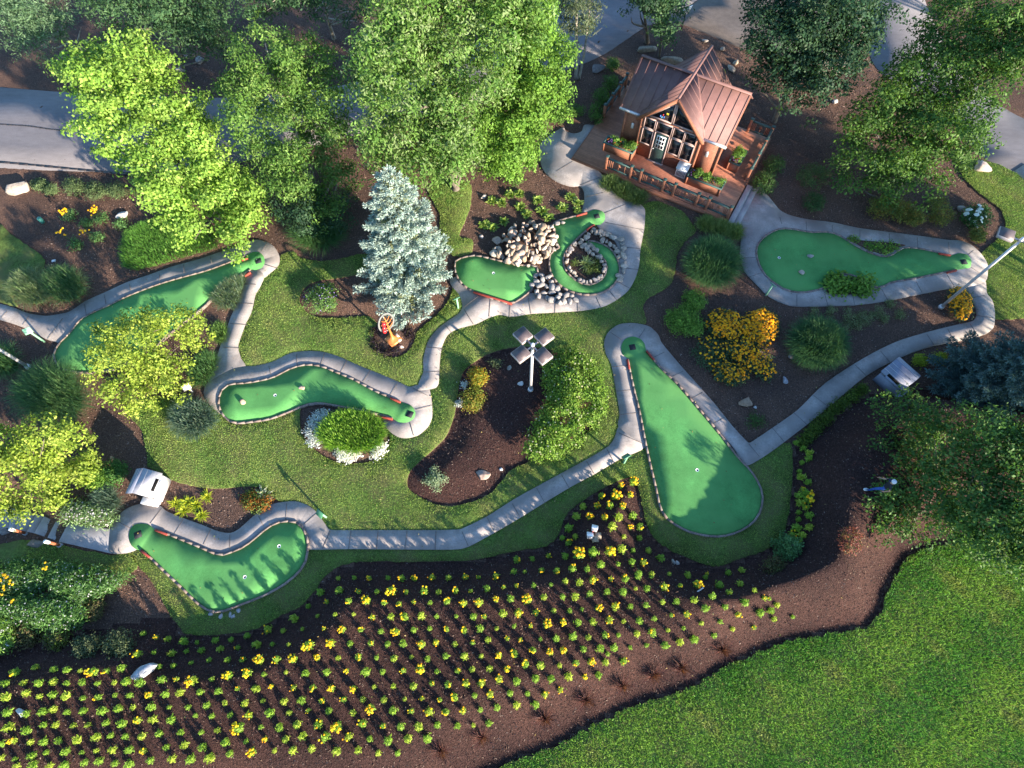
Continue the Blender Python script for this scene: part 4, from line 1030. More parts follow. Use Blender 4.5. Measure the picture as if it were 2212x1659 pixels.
for cx, cy, r, lb in ((379, 1089, 13, 'yellow green strappy lily clump nearest the white hut'), (405, 1085, 15, 'yellow green strappy lily clump, second from the white hut'), (423, 1090, 14, 'yellow green strappy lily clump, third from the white hut'), (396, 1103, 11, 'small yellow lily clump below the other lilies'), (434, 1112, 12, 'bright yellow lily clump farthest down the bed edge'), (447, 1072, 8, 'tiny yellow lily tuft alone right of the lily group')):
    grass_clump('daylily', lb, circle(cx, cy, r * .8, r * .75), .26, [(.50, .50, .03), (.42, .47, .035), (.30, .38, .03)], 70, wd=.055, core=.3, reach=1.1, group='yellow lilies by the white hut')
grass_clump('hosta', 'white striped spiky hosta above the orange groundcover at the path bend', circle(566, 1070, 20, 16), .3, [(.5, .52, .30), (.62, .62, .42), (.15, .24, .06)], 130, wd=.06, core=.3, reach=1.1)
grass_clump('yucca', 'spiky pale yucca rosette in the island bed of the ring-shaped green', circle(1266, 569, 17, 15), .35, [(.24, .30, .10), (.32, .36, .15), (.17, .24, .07)], 90, wd=.055, core=.2, reach=1.2)

# ------------------------------------------------------------------ shrubs
sh = shrub
JUN = [(.10, .13, .06), (.13, .16, .075), (.08, .10, .05)]
for px, py, rx, ry, lb in ((160, 405, 24, 20, 'low rounded olive shrub behind the tan boulder, leftmost of the road shrubs'), (205, 412, 26, 20, 'olive shrub by the road kerb, middle of three'), (252, 410, 24, 18, 'olive shrub by the road kerb closest to the lime maple'), (85, 400, 17, 13, 'small yellowish shrub right beside the tan boulder'), (110, 408, 14, 11, 'small faded shrub next to the yellowish one by the boulder')):
    sh('low_shrub', lb, circle(px, py, rx, ry), .6, [(.10, .15, .06), (.13, .18, .075), (.08, .12, .05)], n=1500, group='low shrubs along the road')
GOLD = [(.75, .42, .01), (.80, .50, .02), (.65, .33, .01)]
for px, py, fx, fy, k, lb in ((152, 466, 138, 457, 16, 'flowering plant with a bunch of yellow blooms, left of the pair near the white rock'), (218, 472, 205, 452, 22, 'flowering plant with the largest bunch of yellow blooms left of the white rock'), (162, 528, 132, 500, 9, 'plant whose long stem leans left with small yellow blooms'), (208, 513, 182, 496, 7, 'plant whose thin stem leans left with a single yellow bloom cluster'), (187, 482, 0, 0, 0, 'small leafy plant without blooms between the yellow flowered ones'), (263, 484, 0, 0, 0, 'leafy plant without blooms just below the white rock')):
    r = sh('black_eyed_susan', lb, circle(px, py, 14, 12), .35, [(.11, .22, .07), (.14, .26, .09), (.08, .17, .05)], L=.11, Wd=.045, n=420, group='yellow flowering plants in the left bed')
    if k:
        c = W(fx, fy, .75); S = c + rng.normal(0, .16, (k, 3)) * [1, 1, .4]
        child(flower_mesh('blossom', S, np.tile([.3, -.3, .8], (k, 1)), .12, GOLD), r)
        m = MB(); b = np.array(r.location)
        for q in S[:6]: m.tube([b, (b + q)/2 + [0, 0, .12], q], [.012, .009, .006], 4)
        child(m.build('flower_stem', M_STEM), r)
LAV = [(.10, .20, .045), (.13, .25, .06), (.17, .28, .08), (.06, .11, .05)]
sh('lavender_bush', 'leafy bush with small purple flower spikes in the bed left of the blue spruce', [(655, 650), (665, 625), (690, 612), (715, 612), (730, 622), (728, 655), (722, 672), (700, 680), (675, 676), (660, 668)], .75, LAV, n=3400, bloom=([(.30, .17, .50), (.38, .25, .58)], 55, .06))
sh('round_shrub', 'dark rounded bush between white hut and left yellow tree', circle(245, 1022, 30, 28), .8, [(.055, .14, .03), (.075, .17, .035)], n=2600)
sh('round_shrub', 'yellow green rounded bush left of the dark rounded bush by the hut', circle(205, 1030, 34, 26), .8, [(.13, .24, .035), (.16, .28, .04), (.10, .20, .03)], n=2600)
grass_clump('feather_grass', 'grey green grass clump between yellow green bush and pale flowering catmint', circle(228, 1082, 32, 30), .65, BLUGR, 1500, core=.7, group='small grass tufts by the narrow path')
sh('catmint', 'pale flowering catmint spilling onto the concrete steps path', [(128, 1118), (140, 1095), (165, 1078), (200, 1085), (240, 1098), (250, 1120), (238, 1135), (205, 1138), (170, 1130), (140, 1128)], .6, [(.17, .27, .10), (.22, .32, .14), (.12, .20, .07)], L=.14, Wd=.035, n=4200, bloom=([(.46, .42, .42), (.52, .50, .46)], 220, .07))
# lower left perennial mass
PER = [(.09, .20, .045), (.12, .25, .06), (.07, .16, .04), (.17, .28, .11)]
for i, (pl, lb) in enumerate((([(-60, 1222), (60, 1208), (110, 1215), (120, 1262), (60, 1290), (-60, 1300)], 'tall perennial mass with pale flower spikes at the left edge below the lawn strip'), ([(95, 1215), (170, 1222), (230, 1228), (270, 1235), (285, 1250), (240, 1275), (195, 1300), (120, 1290), (110, 1255)], 'tall perennial mass with whitish spikes reaching toward the boomerang green'), ([(-60, 1290), (60, 1285), (150, 1290), (200, 1300), (180, 1345), (140, 1365), (90, 1362), (30, 1340), (-60, 1345)], 'bright green perennial mass above the brown faded shrubs at the left'), ([(-60, 1335), (20, 1335), (32, 1372), (20, 1405), (-60, 1420)], 'yellow green leafy perennial cut by the left edge above the marigold rows'))):
    s = sh('perennial_clump', lb, pl, .95, PER if i < 3 else [(.15, .28, .05), (.19, .33, .06)], L=.17, Wd=.035, n=9000 if i < 3 else 3200, rb=.34, sprig=.13, bloom=([(.48, .46, .44), (.4, .42, .36)], 150, .06), group='perennial mass at the lower left', up=.35)
c = [(6, 1240), (12, 1247), (3, 1252), (100, 1222), (101, 1228), (24, 1262), (9, 1270), (26, 1300), (2, 1282)]
S = np.array([W(p[0] + rng.normal(0, 3), p[1] + rng.normal(0, 3), 1.0) for p in c for _ in range(3)])
r = empty('black_eyed_susan', WG(8, 1256), 'few orange blooms standing among the perennial spikes at the left edge', 'flower')
child(flower_mesh('blossom', S, np.tile([0, 0, 1.], (len(S), 1)), .12, GOLD), r)
m = MB()
for q in S[::2]: m.tube([[q[0], q[1], .05], q], [.012, .006], 4)
child(m.build('flower_stem', M_STEM), r)
BRN = [(.10, .085, .035), (.13, .10, .045), (.07, .075, .03), (.11, .13, .04)]
for px, py, rx, ry, cc, lb in ((58, 1287 + 3*28, 30, 26, BRN, 'faded brownish shrub nearest the left edge above the marigolds'), (125, 1380, 28, 26, BRN + [(.17, .22, .03)], 'faded shrub with a yellow green underside, second from left edge'), (186, 1398, 30, 28, JUN, 'dull green shrub with one red bloom, third from left edge'), (258, 1395, 33, 36, JUN, 'dull green rounded shrub just above the grey white boulder'), (204, 1312, 20, 24, BRN, 'small brown shrub at the tip of the perennial mass')):
    sh('faded_shrub', lb, circle(px, py, rx, ry), .6, cc, n=1800, group='faded shrubs above the marigold rows')
sh('dusty_miller', 'silvery white foliage along the left side of the lime mound', [(660, 950), (662, 925), (672, 900), (690, 885), (708, 888), (700, 905), (688, 925), (683, 945), (690, 962), (672, 962)], .3, [(.55, .58, .60), (.62, .64, .64), (.42, .47, .50)], n=1300, rb=.16, up=.9, stem=False, group='white edging round the lime mound')
sh('dusty_miller', 'silvery white foliage at the lower middle of the lime mound', [(722, 972), (740, 968), (765, 978), (782, 974), (778, 985), (762, 992), (748, 1000), (730, 990)], .3, [(.66, .66, .64), (.72, .72, .70)], n=1000, rb=.16, up=.9, stem=False, group='white edging round the lime mound')
sh('dusty_miller', 'silvery white foliage at the lower right corner of the lime mound', [(804, 985), (808, 965), (822, 953), (833, 955), (833, 970), (822, 985), (812, 990)], .3, [(.66, .66, .64), (.72, .72, .70)], n=900, rb=.16, up=.9, stem=False, group='white edging round the lime mound')
sh('spirea_bush', 'golden orange leaved bush at the top of the lamp bed', circle(1032, 815, 22, 22), .55, [(.30, .24, .025), (.36, .20, .02), (.22, .26, .03), (.28, .30, .04)], n=2000, group='golden bushes in the lamp bed')
sh('spirea_bush', 'golden green bush with reddish tips below the orange one in the lamp bed', circle(1020, 862, 26, 27), .6, [(.20, .20, .035), (.26, .17, .03), (.16, .22, .035), (.24, .26, .04)], n=2400, group='golden bushes in the lamp bed')
for px, py, r, lb in ((1003, 831, 6, 'tiny white foliage tuft between the two golden bushes'), (992, 871, 6, 'tiny white foliage tuft on the left of the golden green bush')):
    sh('dusty_miller', lb, circle(px, py, r, r * 1.1), .2, [(.6, .61, .62)], n=140, rb=.1, stem=False, L=.07, group='white tufts in the lamp bed')
sh('low_shrub', 'small dull green plant near the top of the lamp bed', circle(1073, 784, 11, 10), .3, JUN, n=260)
VIB = [(.12, .22, .028), (.16, .27, .035), (.085, .165, .025), (.20, .30, .05)]
sh('viburnum_hedge', 'big crescent shaped hedge with creamy flower heads beside the four-headed lamp', [(1178, 790), (1190, 768), (1215, 748), (1240, 752), (1265, 768), (1290, 790), (1305, 825), (1312, 860), (1308, 895), (1295, 915), (1275, 935), (1255, 955), (1225, 975), (1195, 992), (1165, 993), (1135, 980), (1132, 955), (1145, 925), (1168, 895), (1180, 860), (1172, 825)], 1.35, VIB, L=.12, Wd=.07, n=22000, rb=.42, bloom=([(.42, .42, .22), (.50, .47, .28)], 230, .08))
sh('juniper_shrub', 'small pale grey green juniper at the lower end of the lamp bed', [(914, 1040), (925, 1030), (934, 1012), (942, 1010), (945, 1025), (963, 1028), (964, 1038), (948, 1045), (950, 1058), (936, 1056), (930, 1048)], .4, [(.20, .27, .15), (.25, .31, .19)], n=900, rb=.14)
CLP = [(.14, .26, .04), (.18, .31, .05), (.10, .19, .03)]
sh('clipped_shrub', 'light green rounded shrub, upper of two beside the round grass mound', circle(1500, 650, 26, 26, wob=.05), .95, CLP, n=3000, group='light rounded shrubs')
sh('clipped_shrub', 'light green rounded shrub, lower left of two, largest', circle(1474, 690, 36, 36, wob=.06), 1.0, CLP, n=5000, group='light rounded shrubs')
sh('clipped_shrub', 'light green rounded shrub tucked right of the largest one', circle(1494, 705, 27, 22, wob=.05), .85, CLP, n=2200, group='light rounded shrubs')
RUD = [(.06, .11, .05), (.08, .14, .06), (.05, .09, .04)]
ORG = [(.85, .36, .008), (.90, .44, .012), (.78, .30, .006)]
for pl, k, lb in (([(1530, 690), (1555, 672), (1585, 680), (1610, 695), (1612, 715), (1585, 730), (1550, 725), (1532, 710)], 330, 'orange flowering bush, top left of the flowering group'), ([(1608, 700), (1620, 680), (1650, 672), (1672, 690), (1675, 715), (1655, 742), (1630, 735), (1612, 722)], 400, 'orange flowering bush with densest blooms, top right of the group'), ([(1505, 770), (1505, 745), (1530, 728), (1570, 730), (1590, 745), (1585, 775), (1560, 790), (1530, 790)], 55, 'grey green bush with few orange blooms, left of the flowering group'), ([(1580, 750), (1610, 735), (1645, 750), (1662, 775), (1670, 800), (1655, 815), (1620, 800), (1590, 785)], 210, 'orange flowering bush at the lower right of the group'), ([(1545, 795), (1580, 785), (1612, 800), (1610, 820), (1580, 828), (1552, 818)], 110, 'orange flowering bush at the bottom of the group')):
    pl = np.array(pl, float); pl = pl.mean(0) + (pl - pl.mean(0)) * 1.2
    sh('black_eyed_susan', lb, pl, .75, RUD, L=.12, Wd=.05, n=2200, rb=.3, bloom=(ORG, int(k * 1.7), .12), group='orange flowering bushes right of the clipped shrubs')
sh('black_eyed_susan', 'orange flowering bush at the foot of the right lamp pole', [(2048, 650), (2055, 625), (2075, 618), (2095, 640), (2098, 665), (2085, 690), (2068, 692), (2055, 675)], .7, RUD, L=.12, Wd=.05, n=2400, rb=.3, bloom=(ORG, 480, .12))
HYD = [(.15, .27, .04), (.19, .32, .05), (.11, .21, .035)]
sh('hydrangea', 'large leaved green bush in the lower pocket of the right green, left of two', circle(1811, 617, 30, 24), .6, HYD, L=.20, Wd=.13, n=900, per=5, group='bushes in the pocket of the right green')
sh('hydrangea', 'large leaved green bush in the lower pocket of the right green, right of two', circle(1863, 618, 24, 23), .6, HYD, L=.20, Wd=.13, n=750, per=5, group='bushes in the pocket of the right green')
for px, py, rx, ry, lb in ((1841, 519, 12, 8, 'small bright plant at the left end of the upper pocket'), (1875, 533, 13, 9, 'dull green plant second from left in the upper pocket'), (1897, 534, 14, 10, 'dull green plant in the middle of the upper pocket'), (1912, 545, 9, 7, 'small plant at the lowest point of the upper pocket'), (1927, 533, 15, 9, 'bright leafy plant at the right end of the upper pocket')):
    sh('low_plant', lb, circle(px, py, rx, ry), .25, HYD, L=.12, Wd=.06, n=260, rb=.15, group='plants in the upper pocket of the right green')
SPG = [(.20, .24, .11), (.25, .28, .14), (.15, .18, .07)]
for px, py, rx, ry, lb in ((1758, 674, 9, 9, 'small sage plant left of the others under the right green'), (1798, 672, 10, 9, 'sage plant, second along the bed under the right green'), (1836, 684, 13, 20, 'tall sage plant in the middle of the long bed'), (1868, 686, 20, 16, 'wide sage plant in the long bed'), (1897, 675, 12, 14, 'sage plant left of the lamp pole foot'), (1923, 655, 11, 9, 'sage plant just below the right green path'), (1912, 688, 9, 9, 'little sage plant below the wide one'), (1945, 680, 10, 11, 'sage plant closest to the lamp pole foot'), (1792, 697, 14, 11, 'yellowish dry plant in the long bed'), (1822, 712, 12, 9, 'yellowish dry plant beside the lower path'), (1850, 702, 13, 11, 'grey plant near the lower path'), (1748, 706, 10, 10, 'pale plant nearest the dark grass mound'), (1776, 733, 10, 10, 'pale plant beside the lower right path')):
    sh('sage_plant', lb, circle(px, py, rx, ry), .35, SPG, L=.08, Wd=.03, n=420, rb=.16, group='sage plants in the long right bed')
for px, py, rx, ry, lb in ((1988, 780, 14, 13, 'bright yellow green spirea left of two above the slotted hut'), (2031, 774, 14, 12, 'bright yellow green spirea right of two above the slotted hut')):
    sh('spirea_bush', lb, circle(px, py, rx, ry), .4, [(.30, .36, .03), (.24, .32, .03), (.36, .40, .04)], n=900, rb=.2, group='yellow spireas by the slotted hut')
UND = [(.16, .19, .04), (.20, .22, .05), (.11, .14, .03), (.22, .15, .03)]
for px, py, rx, ry, lb in ((1905, 447, 34, 26, 'yellowish understory bush under the large right oak, left of the row'), (1950, 455, 30, 26, 'yellowish understory bush beside the first, under the right oak'), (2030, 455, 26, 36, 'tall yellowish bush alone between right oak and white hydrangea'), (2112, 508, 16, 13, 'small yellow bush above the right green path end'), (1975, 470, 22, 18, 'lower yellow green bush at the mulch edge')):
    sh('understory_shrub', lb, circle(px, py, rx, ry), .9, UND, n=2400, rb=.3, group='yellowish bushes under the right oak')
sh('hydrangea', 'dark bush with round white flower heads near the right lawn', circle(2110, 466, 30, 24), .8, [(.05, .11, .03), (.065, .13, .04)], L=.14, Wd=.08, n=1800, bloom=([(.78, .80, .72)], 16, .30))
sh('round_shrub', 'dark green rounded shrub right of the cabin steps', circle(1757, 437, 24, 22), .8, [(.04, .09, .03), (.055, .11, .035)], n=1800, group='dark shrubs right of the cabin')
sh('round_shrub', 'pale edged rounded shrub under the big right oak', circle(1755, 380, 36, 28), .9, [(.10, .15, .05), (.07, .12, .04)], n=2300, group='dark shrubs right of the cabin')
sh('round_shrub', 'green shrub beside the right deck corner', circle(1652, 395, 26, 26), .8, [(.06, .12, .035), (.08, .15, .04)], n=1900, group='dark shrubs right of the cabin')
sh('round_shrub', 'green shrub along the right deck rail', circle(1672, 355, 24, 20), .7, [(.06, .12, .035), (.08, .15, .04)], n=1500, group='dark shrubs right of the cabin')
for px, py, rx, ry, lb in ((1323, 140, 14, 14, 'bright green bush behind the cabin roof corner'), (1318, 178, 18, 18, 'green bush left of the cabin, upper'), (1300, 208, 20, 20, 'green bush left of the cabin, middle of the three'), (1290, 245, 16, 24, 'green bush nearest the deck corner left of the cabin'), (1240, 238, 24, 14, 'broad leaved shrub above the curved plaza'), (1205, 255, 20, 12, 'low leafy shrub at the upper edge of the curved plaza'), (1150, 335, 16, 16, 'leafy bush left of the curved plaza below the maple'), (1110, 380, 20, 22, 'bright leafy bush at the foot of the fresh green maple')):
    sh('woodland_shrub', lb, circle(px, py, rx, ry), .8, [(.085, .17, .03), (.06, .13, .025), (.11, .20, .04)], n=1400, group='green bushes left of the cabin')
HOS = [(.22, .32, .05), (.28, .38, .07), (.16, .26, .04), (.34, .42, .11)]
for px, py, r, lb in ((1061, 434, 13, 'hosta with pale leaves, leftmost of the upper row'), (1084, 438, 16, 'hosta, second in the upper row'), (1101, 420, 14, 'hosta at the top of the hosta group'), (1122, 418, 11, 'small hosta right of the topmost one'), (1161, 432, 15, 'hosta in the middle beside the grey stone'), (1125, 446, 14, 'hosta between the two rows, left'), (1172, 455, 17, 'large hosta above the rock heap'), (1214, 448, 17, 'large hosta beside the path, left of the small one'), (1233, 425, 14, 'hosta nearest the path corner'), (1248, 438, 9, 'small hosta beside the path'), (1246, 454, 7, 'smallest hosta just above the ring green tee'), (1046, 485, 13, 'hosta left of the rock heap, upper'), (1064, 492, 13, 'hosta left of the rock heap, lower'), (1088, 478, 12, 'hosta directly above the rock heap'), (1186, 470, 13, 'hosta closest to the heap and tee arm'), (1138, 462, 12, 'hosta right above the tallest rocks')):
    grass_clump('hosta', lb, circle(px, py, r, r * .85), .28, HOS, 75, wd=.13, core=.35, reach=.8, group='hostas above the rock heap')
sh('red_barberry', 'sparse reddish twiggy bush in the mulch left of the person shadow', circle(1838, 1168, 26, 32), .6, [(.20, .06, .05), (.26, .09, .06), (.14, .10, .04)], n=1100, rb=.25, L=.06)
spruce('young_spruce', 'small green spruce at the right end of the marigold bed', (1702, 1192), (1712, 1178), 1.1, .75, [(.10, .22, .08), (.14, .28, .10)], whorls=11, lo=.1, tuft=.1)
sh('faded_shrub', 'brown dry bush below the small green spruce', circle(1672, 1225, 26, 22), .5, BRN, n=900, group='faded shrubs above the marigold rows')
sh('orange_groundcover', 'orange and green groundcover at the path bend near the boomerang green', circle(557, 1083, 34, 24), .35, [(.10, .16, .03), (.30, .11, .02), (.13, .18, .04), (.22, .09, .02)], n=2200, rb=.2)
sh('low_plant', 'small green plant beside the brown boulder near the teardrop green', circle(1634, 910, 20, 18), .3, [(.06, .13, .03), (.08, .16, .04)], L=.12, Wd=.03, n=420)
for px, py, k, lb in ((1272, 583, 20, 'tuft below the yucca on the left of the island bed'), (1290, 580, 18, 'tuft right of the yucca in the island bed'), (1242, 567, 11, 'little yellow tuft at the left of the island bed'), (1290, 566, 14, 'fine green tuft at the right rim of the island bed')):
    sh('low_plant', lb, circle(px, py, k * .5, k * .45), .25, [(.10, .15, .04), (.14, .19, .05)], L=.1, Wd=.03, n=130, rb=.12, group='tufts in the island bed')

for px, py, lb in ((1176, 1554, 'leftmost'), (1266, 1514, 'second from left'), (1346, 1482, 'third from left'), (1414, 1459, 'fourth from left'), (1474, 1444, 'fifth from left'), (1563, 1404, 'sixth from left')):
    grass_clump('red_grass', 'sparse dark red grass tuft on the lower mulch slope, ' + lb, circle(px, py, 17, 14), .55, [(.13, .045, .04), (.09, .04, .035), (.17, .07, .045)], 170, wd=.014, core=.4, reach=.8, group='dark red grass tufts along the lower slope')
for px, py, lb in ((952, 1625, 'left one'), (1041, 1596, 'right one')):
    grass_clump('red_grass', 'dark red grass tuft near the lower picture edge, ' + lb, circle(px, py, 16, 13), .55, [(.13, .045, .04), (.09, .04, .035), (.17, .07, .045)], 150, wd=.014, core=.4, reach=.8, group='dark red grass tufts along the lower slope')
# dark perennials round the sculpture
for px, py, r, lb in ((808, 717, 8, 'dark purple leaved plant left of the sculpture'), (806, 737, 8, 'dark purple plant at the lower left of the sculpture'), (812, 755, 8, 'dark purple plant below the sculpture, leftmost'), (835, 760, 9, 'dark purple plant below the sculpture, middle'), (855, 757, 8, 'dark purple plant below the sculpture, right'), (879, 712, 10, 'dark purple plant right of the sculpture stones'), (885, 725, 8, 'dark purple plant at the right bed edge by the sculpture'), (872, 702, 8, 'dark purple plant above right of the sculpture')):
    sh('coral_bells', lb, circle(px, py, r, r * .9), .22, [(.025, .018, .028), (.04, .025, .035), (.06, .05, .03)], n=160, rb=.12, stem=False, group='dark purple plants round the sculpture')

# yellow-green groundcover hedge along the lower right path
i = 0
for cx, cy, r in ((1735, 955, 13), (1748, 938, 14), (1765, 920, 15), (1782, 902, 15), (1800, 886, 15), (1820, 870, 14), (1842, 855, 14), (1862, 842, 13)):
    i += 1
    sh('euonymus_hedge', ['lowest', 'second lowest', 'third', 'fourth', 'fifth', 'sixth', 'second highest', 'highest'][i-1] + ' green cushion of the low hedge along the lower right path', circle(cx, cy, r, r * .9), .3, [(.09, .14, .02), (.13, .18, .025), (.07, .11, .02)], n=700, rb=.16, stem=False, group='low hedge along the lower right path')

# ------------------------------------------------------------------ marigolds
def mari_meshes():
    out = {}
    for lv in range(3):
        vs = []
        for k in range(5):
            n = 150; d = rand_dirs(n); d[:, 2] = np.abs(d[:, 2]); P = d * rng.uniform(.25, 1, (n, 1)) * np.array([.155, .155, .42]) + [0, 0, .06]
            P[:, :2] += (rng.standard_normal((n, 2)) * .02)
            V, F = leaf_quads(P, d + [0, 0, .4] + rng.standard_normal((n, 3)) * .6, .13 * rng.uniform(.6, 1.3, n), .036)
            cols = pick_cols(n, [(.29, .40, .04), (.36, .45, .05), (.23, .34, .035), (.42, .48, .07)] if k % 2 else [(.21, .36, .04), (.28, .41, .05), (.16, .29, .035)], .15)
            a = mk('marigold', V, [F], M_LEAF, col=cols); COL.objects.unlink(a)
            nb = (0, rng.integers(3, 6), rng.integers(9, 16))[lv]
            fm = None
            if nb:
                m = MB(); cc = []
                for _ in range(nb):
                    q = rng.uniform(0, 2*PI); rr = .18 * math.sqrt(rng.uniform(.05, 1))
                    c = np.array([rr*math.cos(q), rr*math.sin(q), .47 - rr*.45])
                    n0 = len(m.F); m.ball(c, rng.uniform(.034, .05), sc=(1, 1, .62), seg=7, rings=4)
                    col = np.array([(.80, .50, .012), (.78, .36, .008), (.82, .60, .02)][rng.integers(3)])
                    cc += [col] * (len(m.F) - n0)
                Vb = np.vstack(m.V); f3 = [(i_, f) for i_, f in enumerate(m.F) if len(f) == 3]; f4 = [(i_, f) for i_, f in enumerate(m.F) if len(f) == 4]
                fm = mk('bloom', Vb, [np.array([f for _, f in f3]), np.array([f for _, f in f4])], M_PETAL, col=np.array([cc[i_] for i_, _ in f3] + [cc[i_] for i_, _ in f4]))
                COL.objects.unlink(fm)
            vs.append((a, fm, V, F, cols))
        out[lv] = vs
    return out


MM = mari_meshes()
_m = []
def rows(c, r, txt):
    for t in txt.replace('\n', ';').split(';'):
        t = t.strip()
        if not t: continue
        v = [int(x) for x in t.split(',')]
        p = zc(c, r, [(v[0], v[1])])[0]; _m.append((p[0], p[1], v[2] if len(v) > 2 else 0))


rows(1, 3, '''710,20;848,15;980,20,2;1140,15;1262,20,1;1370,22,2;1520,15,1;1665,15;1810,10,1;1925,12,1;2075,5,1
560,140;722,125;885,135,1;1045,135;1172,130,2;1297,138,1;1452,130,1;1575,138;1725,128,1;1852,128,1;1995,108;2140,95,1
450,260;612,222,1;800,215,1;955,212,2;1108,232,1;1235,240,1;1365,225,1;1505,230;1652,220,1;1792,236,1;1925,230,1;2075,200,2;2200,195
335,365;530,345;680,335;842,330;1008,355,1;1165,355;1288,352,1;1430,345;1560,350;1730,345;1878,355;1972,350,1;2133,328
108,465,1;236,475;400,460;585,450,1;745,460,2;908,465,1;1078,478;1208,482,2;1365,465;1502,455;1648,458,1;1800,470,1;1936,455;2080,455
15,590;142,588;280,592;458,598,2;648,580,2;815,585;990,580,1;1140,588;1275,580;1430,590,1;1555,575,1;1720,587;1872,575,1;2002,552;2170,540,1
40,725,2;182,720,1;325,715,2;532,705,2;708,710;885,700,1;1042,705;1195,715;1342,702;1485,715;1640,692;1800,692;1945,692;2098,685,2
70,850;258,832;432,840;612,830;783,820,2;952,828;1098,828;1272,818,1;1422,805,2;1565,825;1742,820,1;1870,808;2018,798;2168,802,2
8,975;132,955,2;325,968,1;490,965,1;658,968,2;842,975,2;1020,958;1185,955;1362,955;1518,928,1;1655,940,1;1812,928,1;1948,920,1;2097,890,1
58,1080;245,1085;400,1075;570,1080,1;758,1068,1;925,1065;1108,1070;1285,1065;1432,1060,1;1588,1068,1;1718,1045,1;1888,1035;2020,1022,1;2195,1015
125,1175;288,1180;450,1162,1;634,1165;840,1178;992,1148,2;1190,1160;1342,1168,1;1495,1172,1;1642,1172,1;1790,1162,1;1938,1155;2082,1135
42,1305;210,1305;362,1285;540,1280,1;710,1300,2;922,1275,1;1095,1295,1;1255,1298;1410,1298;1565,1285;1742,1295;1878,1288;2012,1272
78,1410,2;262,1412;405,1385;605,1390,1;800,1390,1;985,1408;1145,1420;1318,1408;1485,1400
160,1510;322,1505;485,1490;700,1510;882,1508;1056,1530;1225,1530''')
rows(0, 3, '''1240,498;1345,530,1;1452,545;1595,562;1703,572;1865,555;1998,548;2138,515;2055,618,1;1905,630;2195,590
1192,675,1;1330,660;1490,668;1612,650;1742,640;1375,780;1500,775;1650,750;1808,725;1968,725;2097,725,1
140,830,1;310,790;470,805;583,810;690,820;810,825,2;918,820,1;1060,795;45,930;208,922;347,922;470,912;578,925;720,915;845,928;990,920;1100,912;1222,915;1400,895;1525,890,1;1670,905,2;1830,890;1978,860,2;2140,840,2
70,1040;235,1010;345,1040;460,1025;585,1035;715,1055;855,1045,1;995,1030;1120,1030;1290,1030,2;1435,1020;1562,1008;1735,1002;1890,995;2048,975,1;2195,970
78,1175;230,1190;380,1170;468,1150;582,1175;725,1165;895,1165;1030,1145;1152,1135;1315,1130;1460,1135;1625,1130;1792,1115;1945,1095;2120,1100
88,1310;243,1330;380,1285;487,1285;635,1295;760,1290;920,1270;1063,1268;1195,1245,1;1330,1240;1487,1240;1688,1205;1832,1212;1990,1200;2155,1200,1
120,1420,2;268,1435;385,1430;512,1420;680,1410;838,1390;958,1380;1085,1385;1235,1385;1378,1360;1565,1350;1740,1352;1880,1335;2070,1310,2
15,1450;400,1525;577,1515;705,1525;832,1510;978,1502;1120,1500;1240,1510,1;1440,1480;1600,1460;1755,1480;1955,1435;2125,1430;2180,1520,2
15,1570;125,1582;280,1555;735,1610;862,1600;993,1620;1125,1625;1300,1590;1492,1580;1655,1585;1820,1570;1990,1535;150,1640;300,1635;435,1640;565,1635''')
rows(2, 3, '''38,85,1;188,80;335,75;462,45;582,58;698,35,1;855,25,1;978,25,1;1085,8;1205,8;1520,5;1670,10
128,200,2;275,185;437,180;545,180;670,155;820,138;955,135;1068,108;1167,110;1315,95,1;1452,82,1;1595,75,2;1785,78;1968,68
1300,222;1418,222;1572,210;1728,175;1875,140;2093,125;2180,190,1;2008,230
55,320,1;205,312,1;360,298;500,298;605,288;750,280,2;892,265,1;1022,265;1158,252;1668,280;1840,268;1952,335,1;2138,315
18,432;160,428,1;305,415,2;440,400,2;567,402;697,400;840,385,1;965,392;1100,393;1230,368;1378,338,1;1510,332,1
72,550,1;245,545;380,540;525,522;660,532;803,510,1;920,508;1077,500;1212,488,1;1348,468;1485,450;1635,408;1800,395;2090,445,1;1905,458
20,670,1;180,640,1;328,655,2;445,640,2;617,632;760,628;880,620;828,672;1022,618;1163,598;1322,600;1448,572;1572,552;1745,515
115,762,1;245,770;410,775;550,750,1;685,745,2;808,745;960,735,1;40,905;207,885;338,890;487,870;627,870,2;748,858
132,1015;285,1020,1;418,985,1;38,1115;202,1112''')
rows(2, 2, '''1045,850,2;940,880,2;1020,960,2;890,970,2;770,970,1;735,1055,2;845,1055,1;955,1055,2;610,1060;555,1150;665,1145,2;800,1155,2;920,1155;1040,1140;862,1235;1018,1238,2;1100,1235,1;490,1248;435,1330;545,1320;965,1320;1098,1330;490,1375,1
40,1520,1;175,1510;317,1485,1;460,1490;577,1468,2;700,1455;842,1450,2;945,1430;1045,1440;1175,1440;1283,1505;767,1565;918,1555;1035,1540;1135,1545,1
15,1620;108,1620;255,1610,1;385,1615,1;523,1595,1;648,1600;1090,1640;1205,1645;1357,1640;1515,1645;1685,1640,1;1865,1630;1980,1610''')
rows(3, 3, '75,250;50,370;215,355;12,195;20,300')
rows(3, 2, '240,510;300,560;350,600;345,645;290,680;270,755;280,810;340,850;300,910,1;320,950,1;260,970;330,1000,2;270,1030;320,1070,1;265,1110;350,1140;260,1170;235,1250;345,1240;285,1310;200,1310,1;230,1370')
LVL = ['leafy marigold without open blooms', 'marigold showing a few blooms', 'marigold covered in orange yellow blooms']


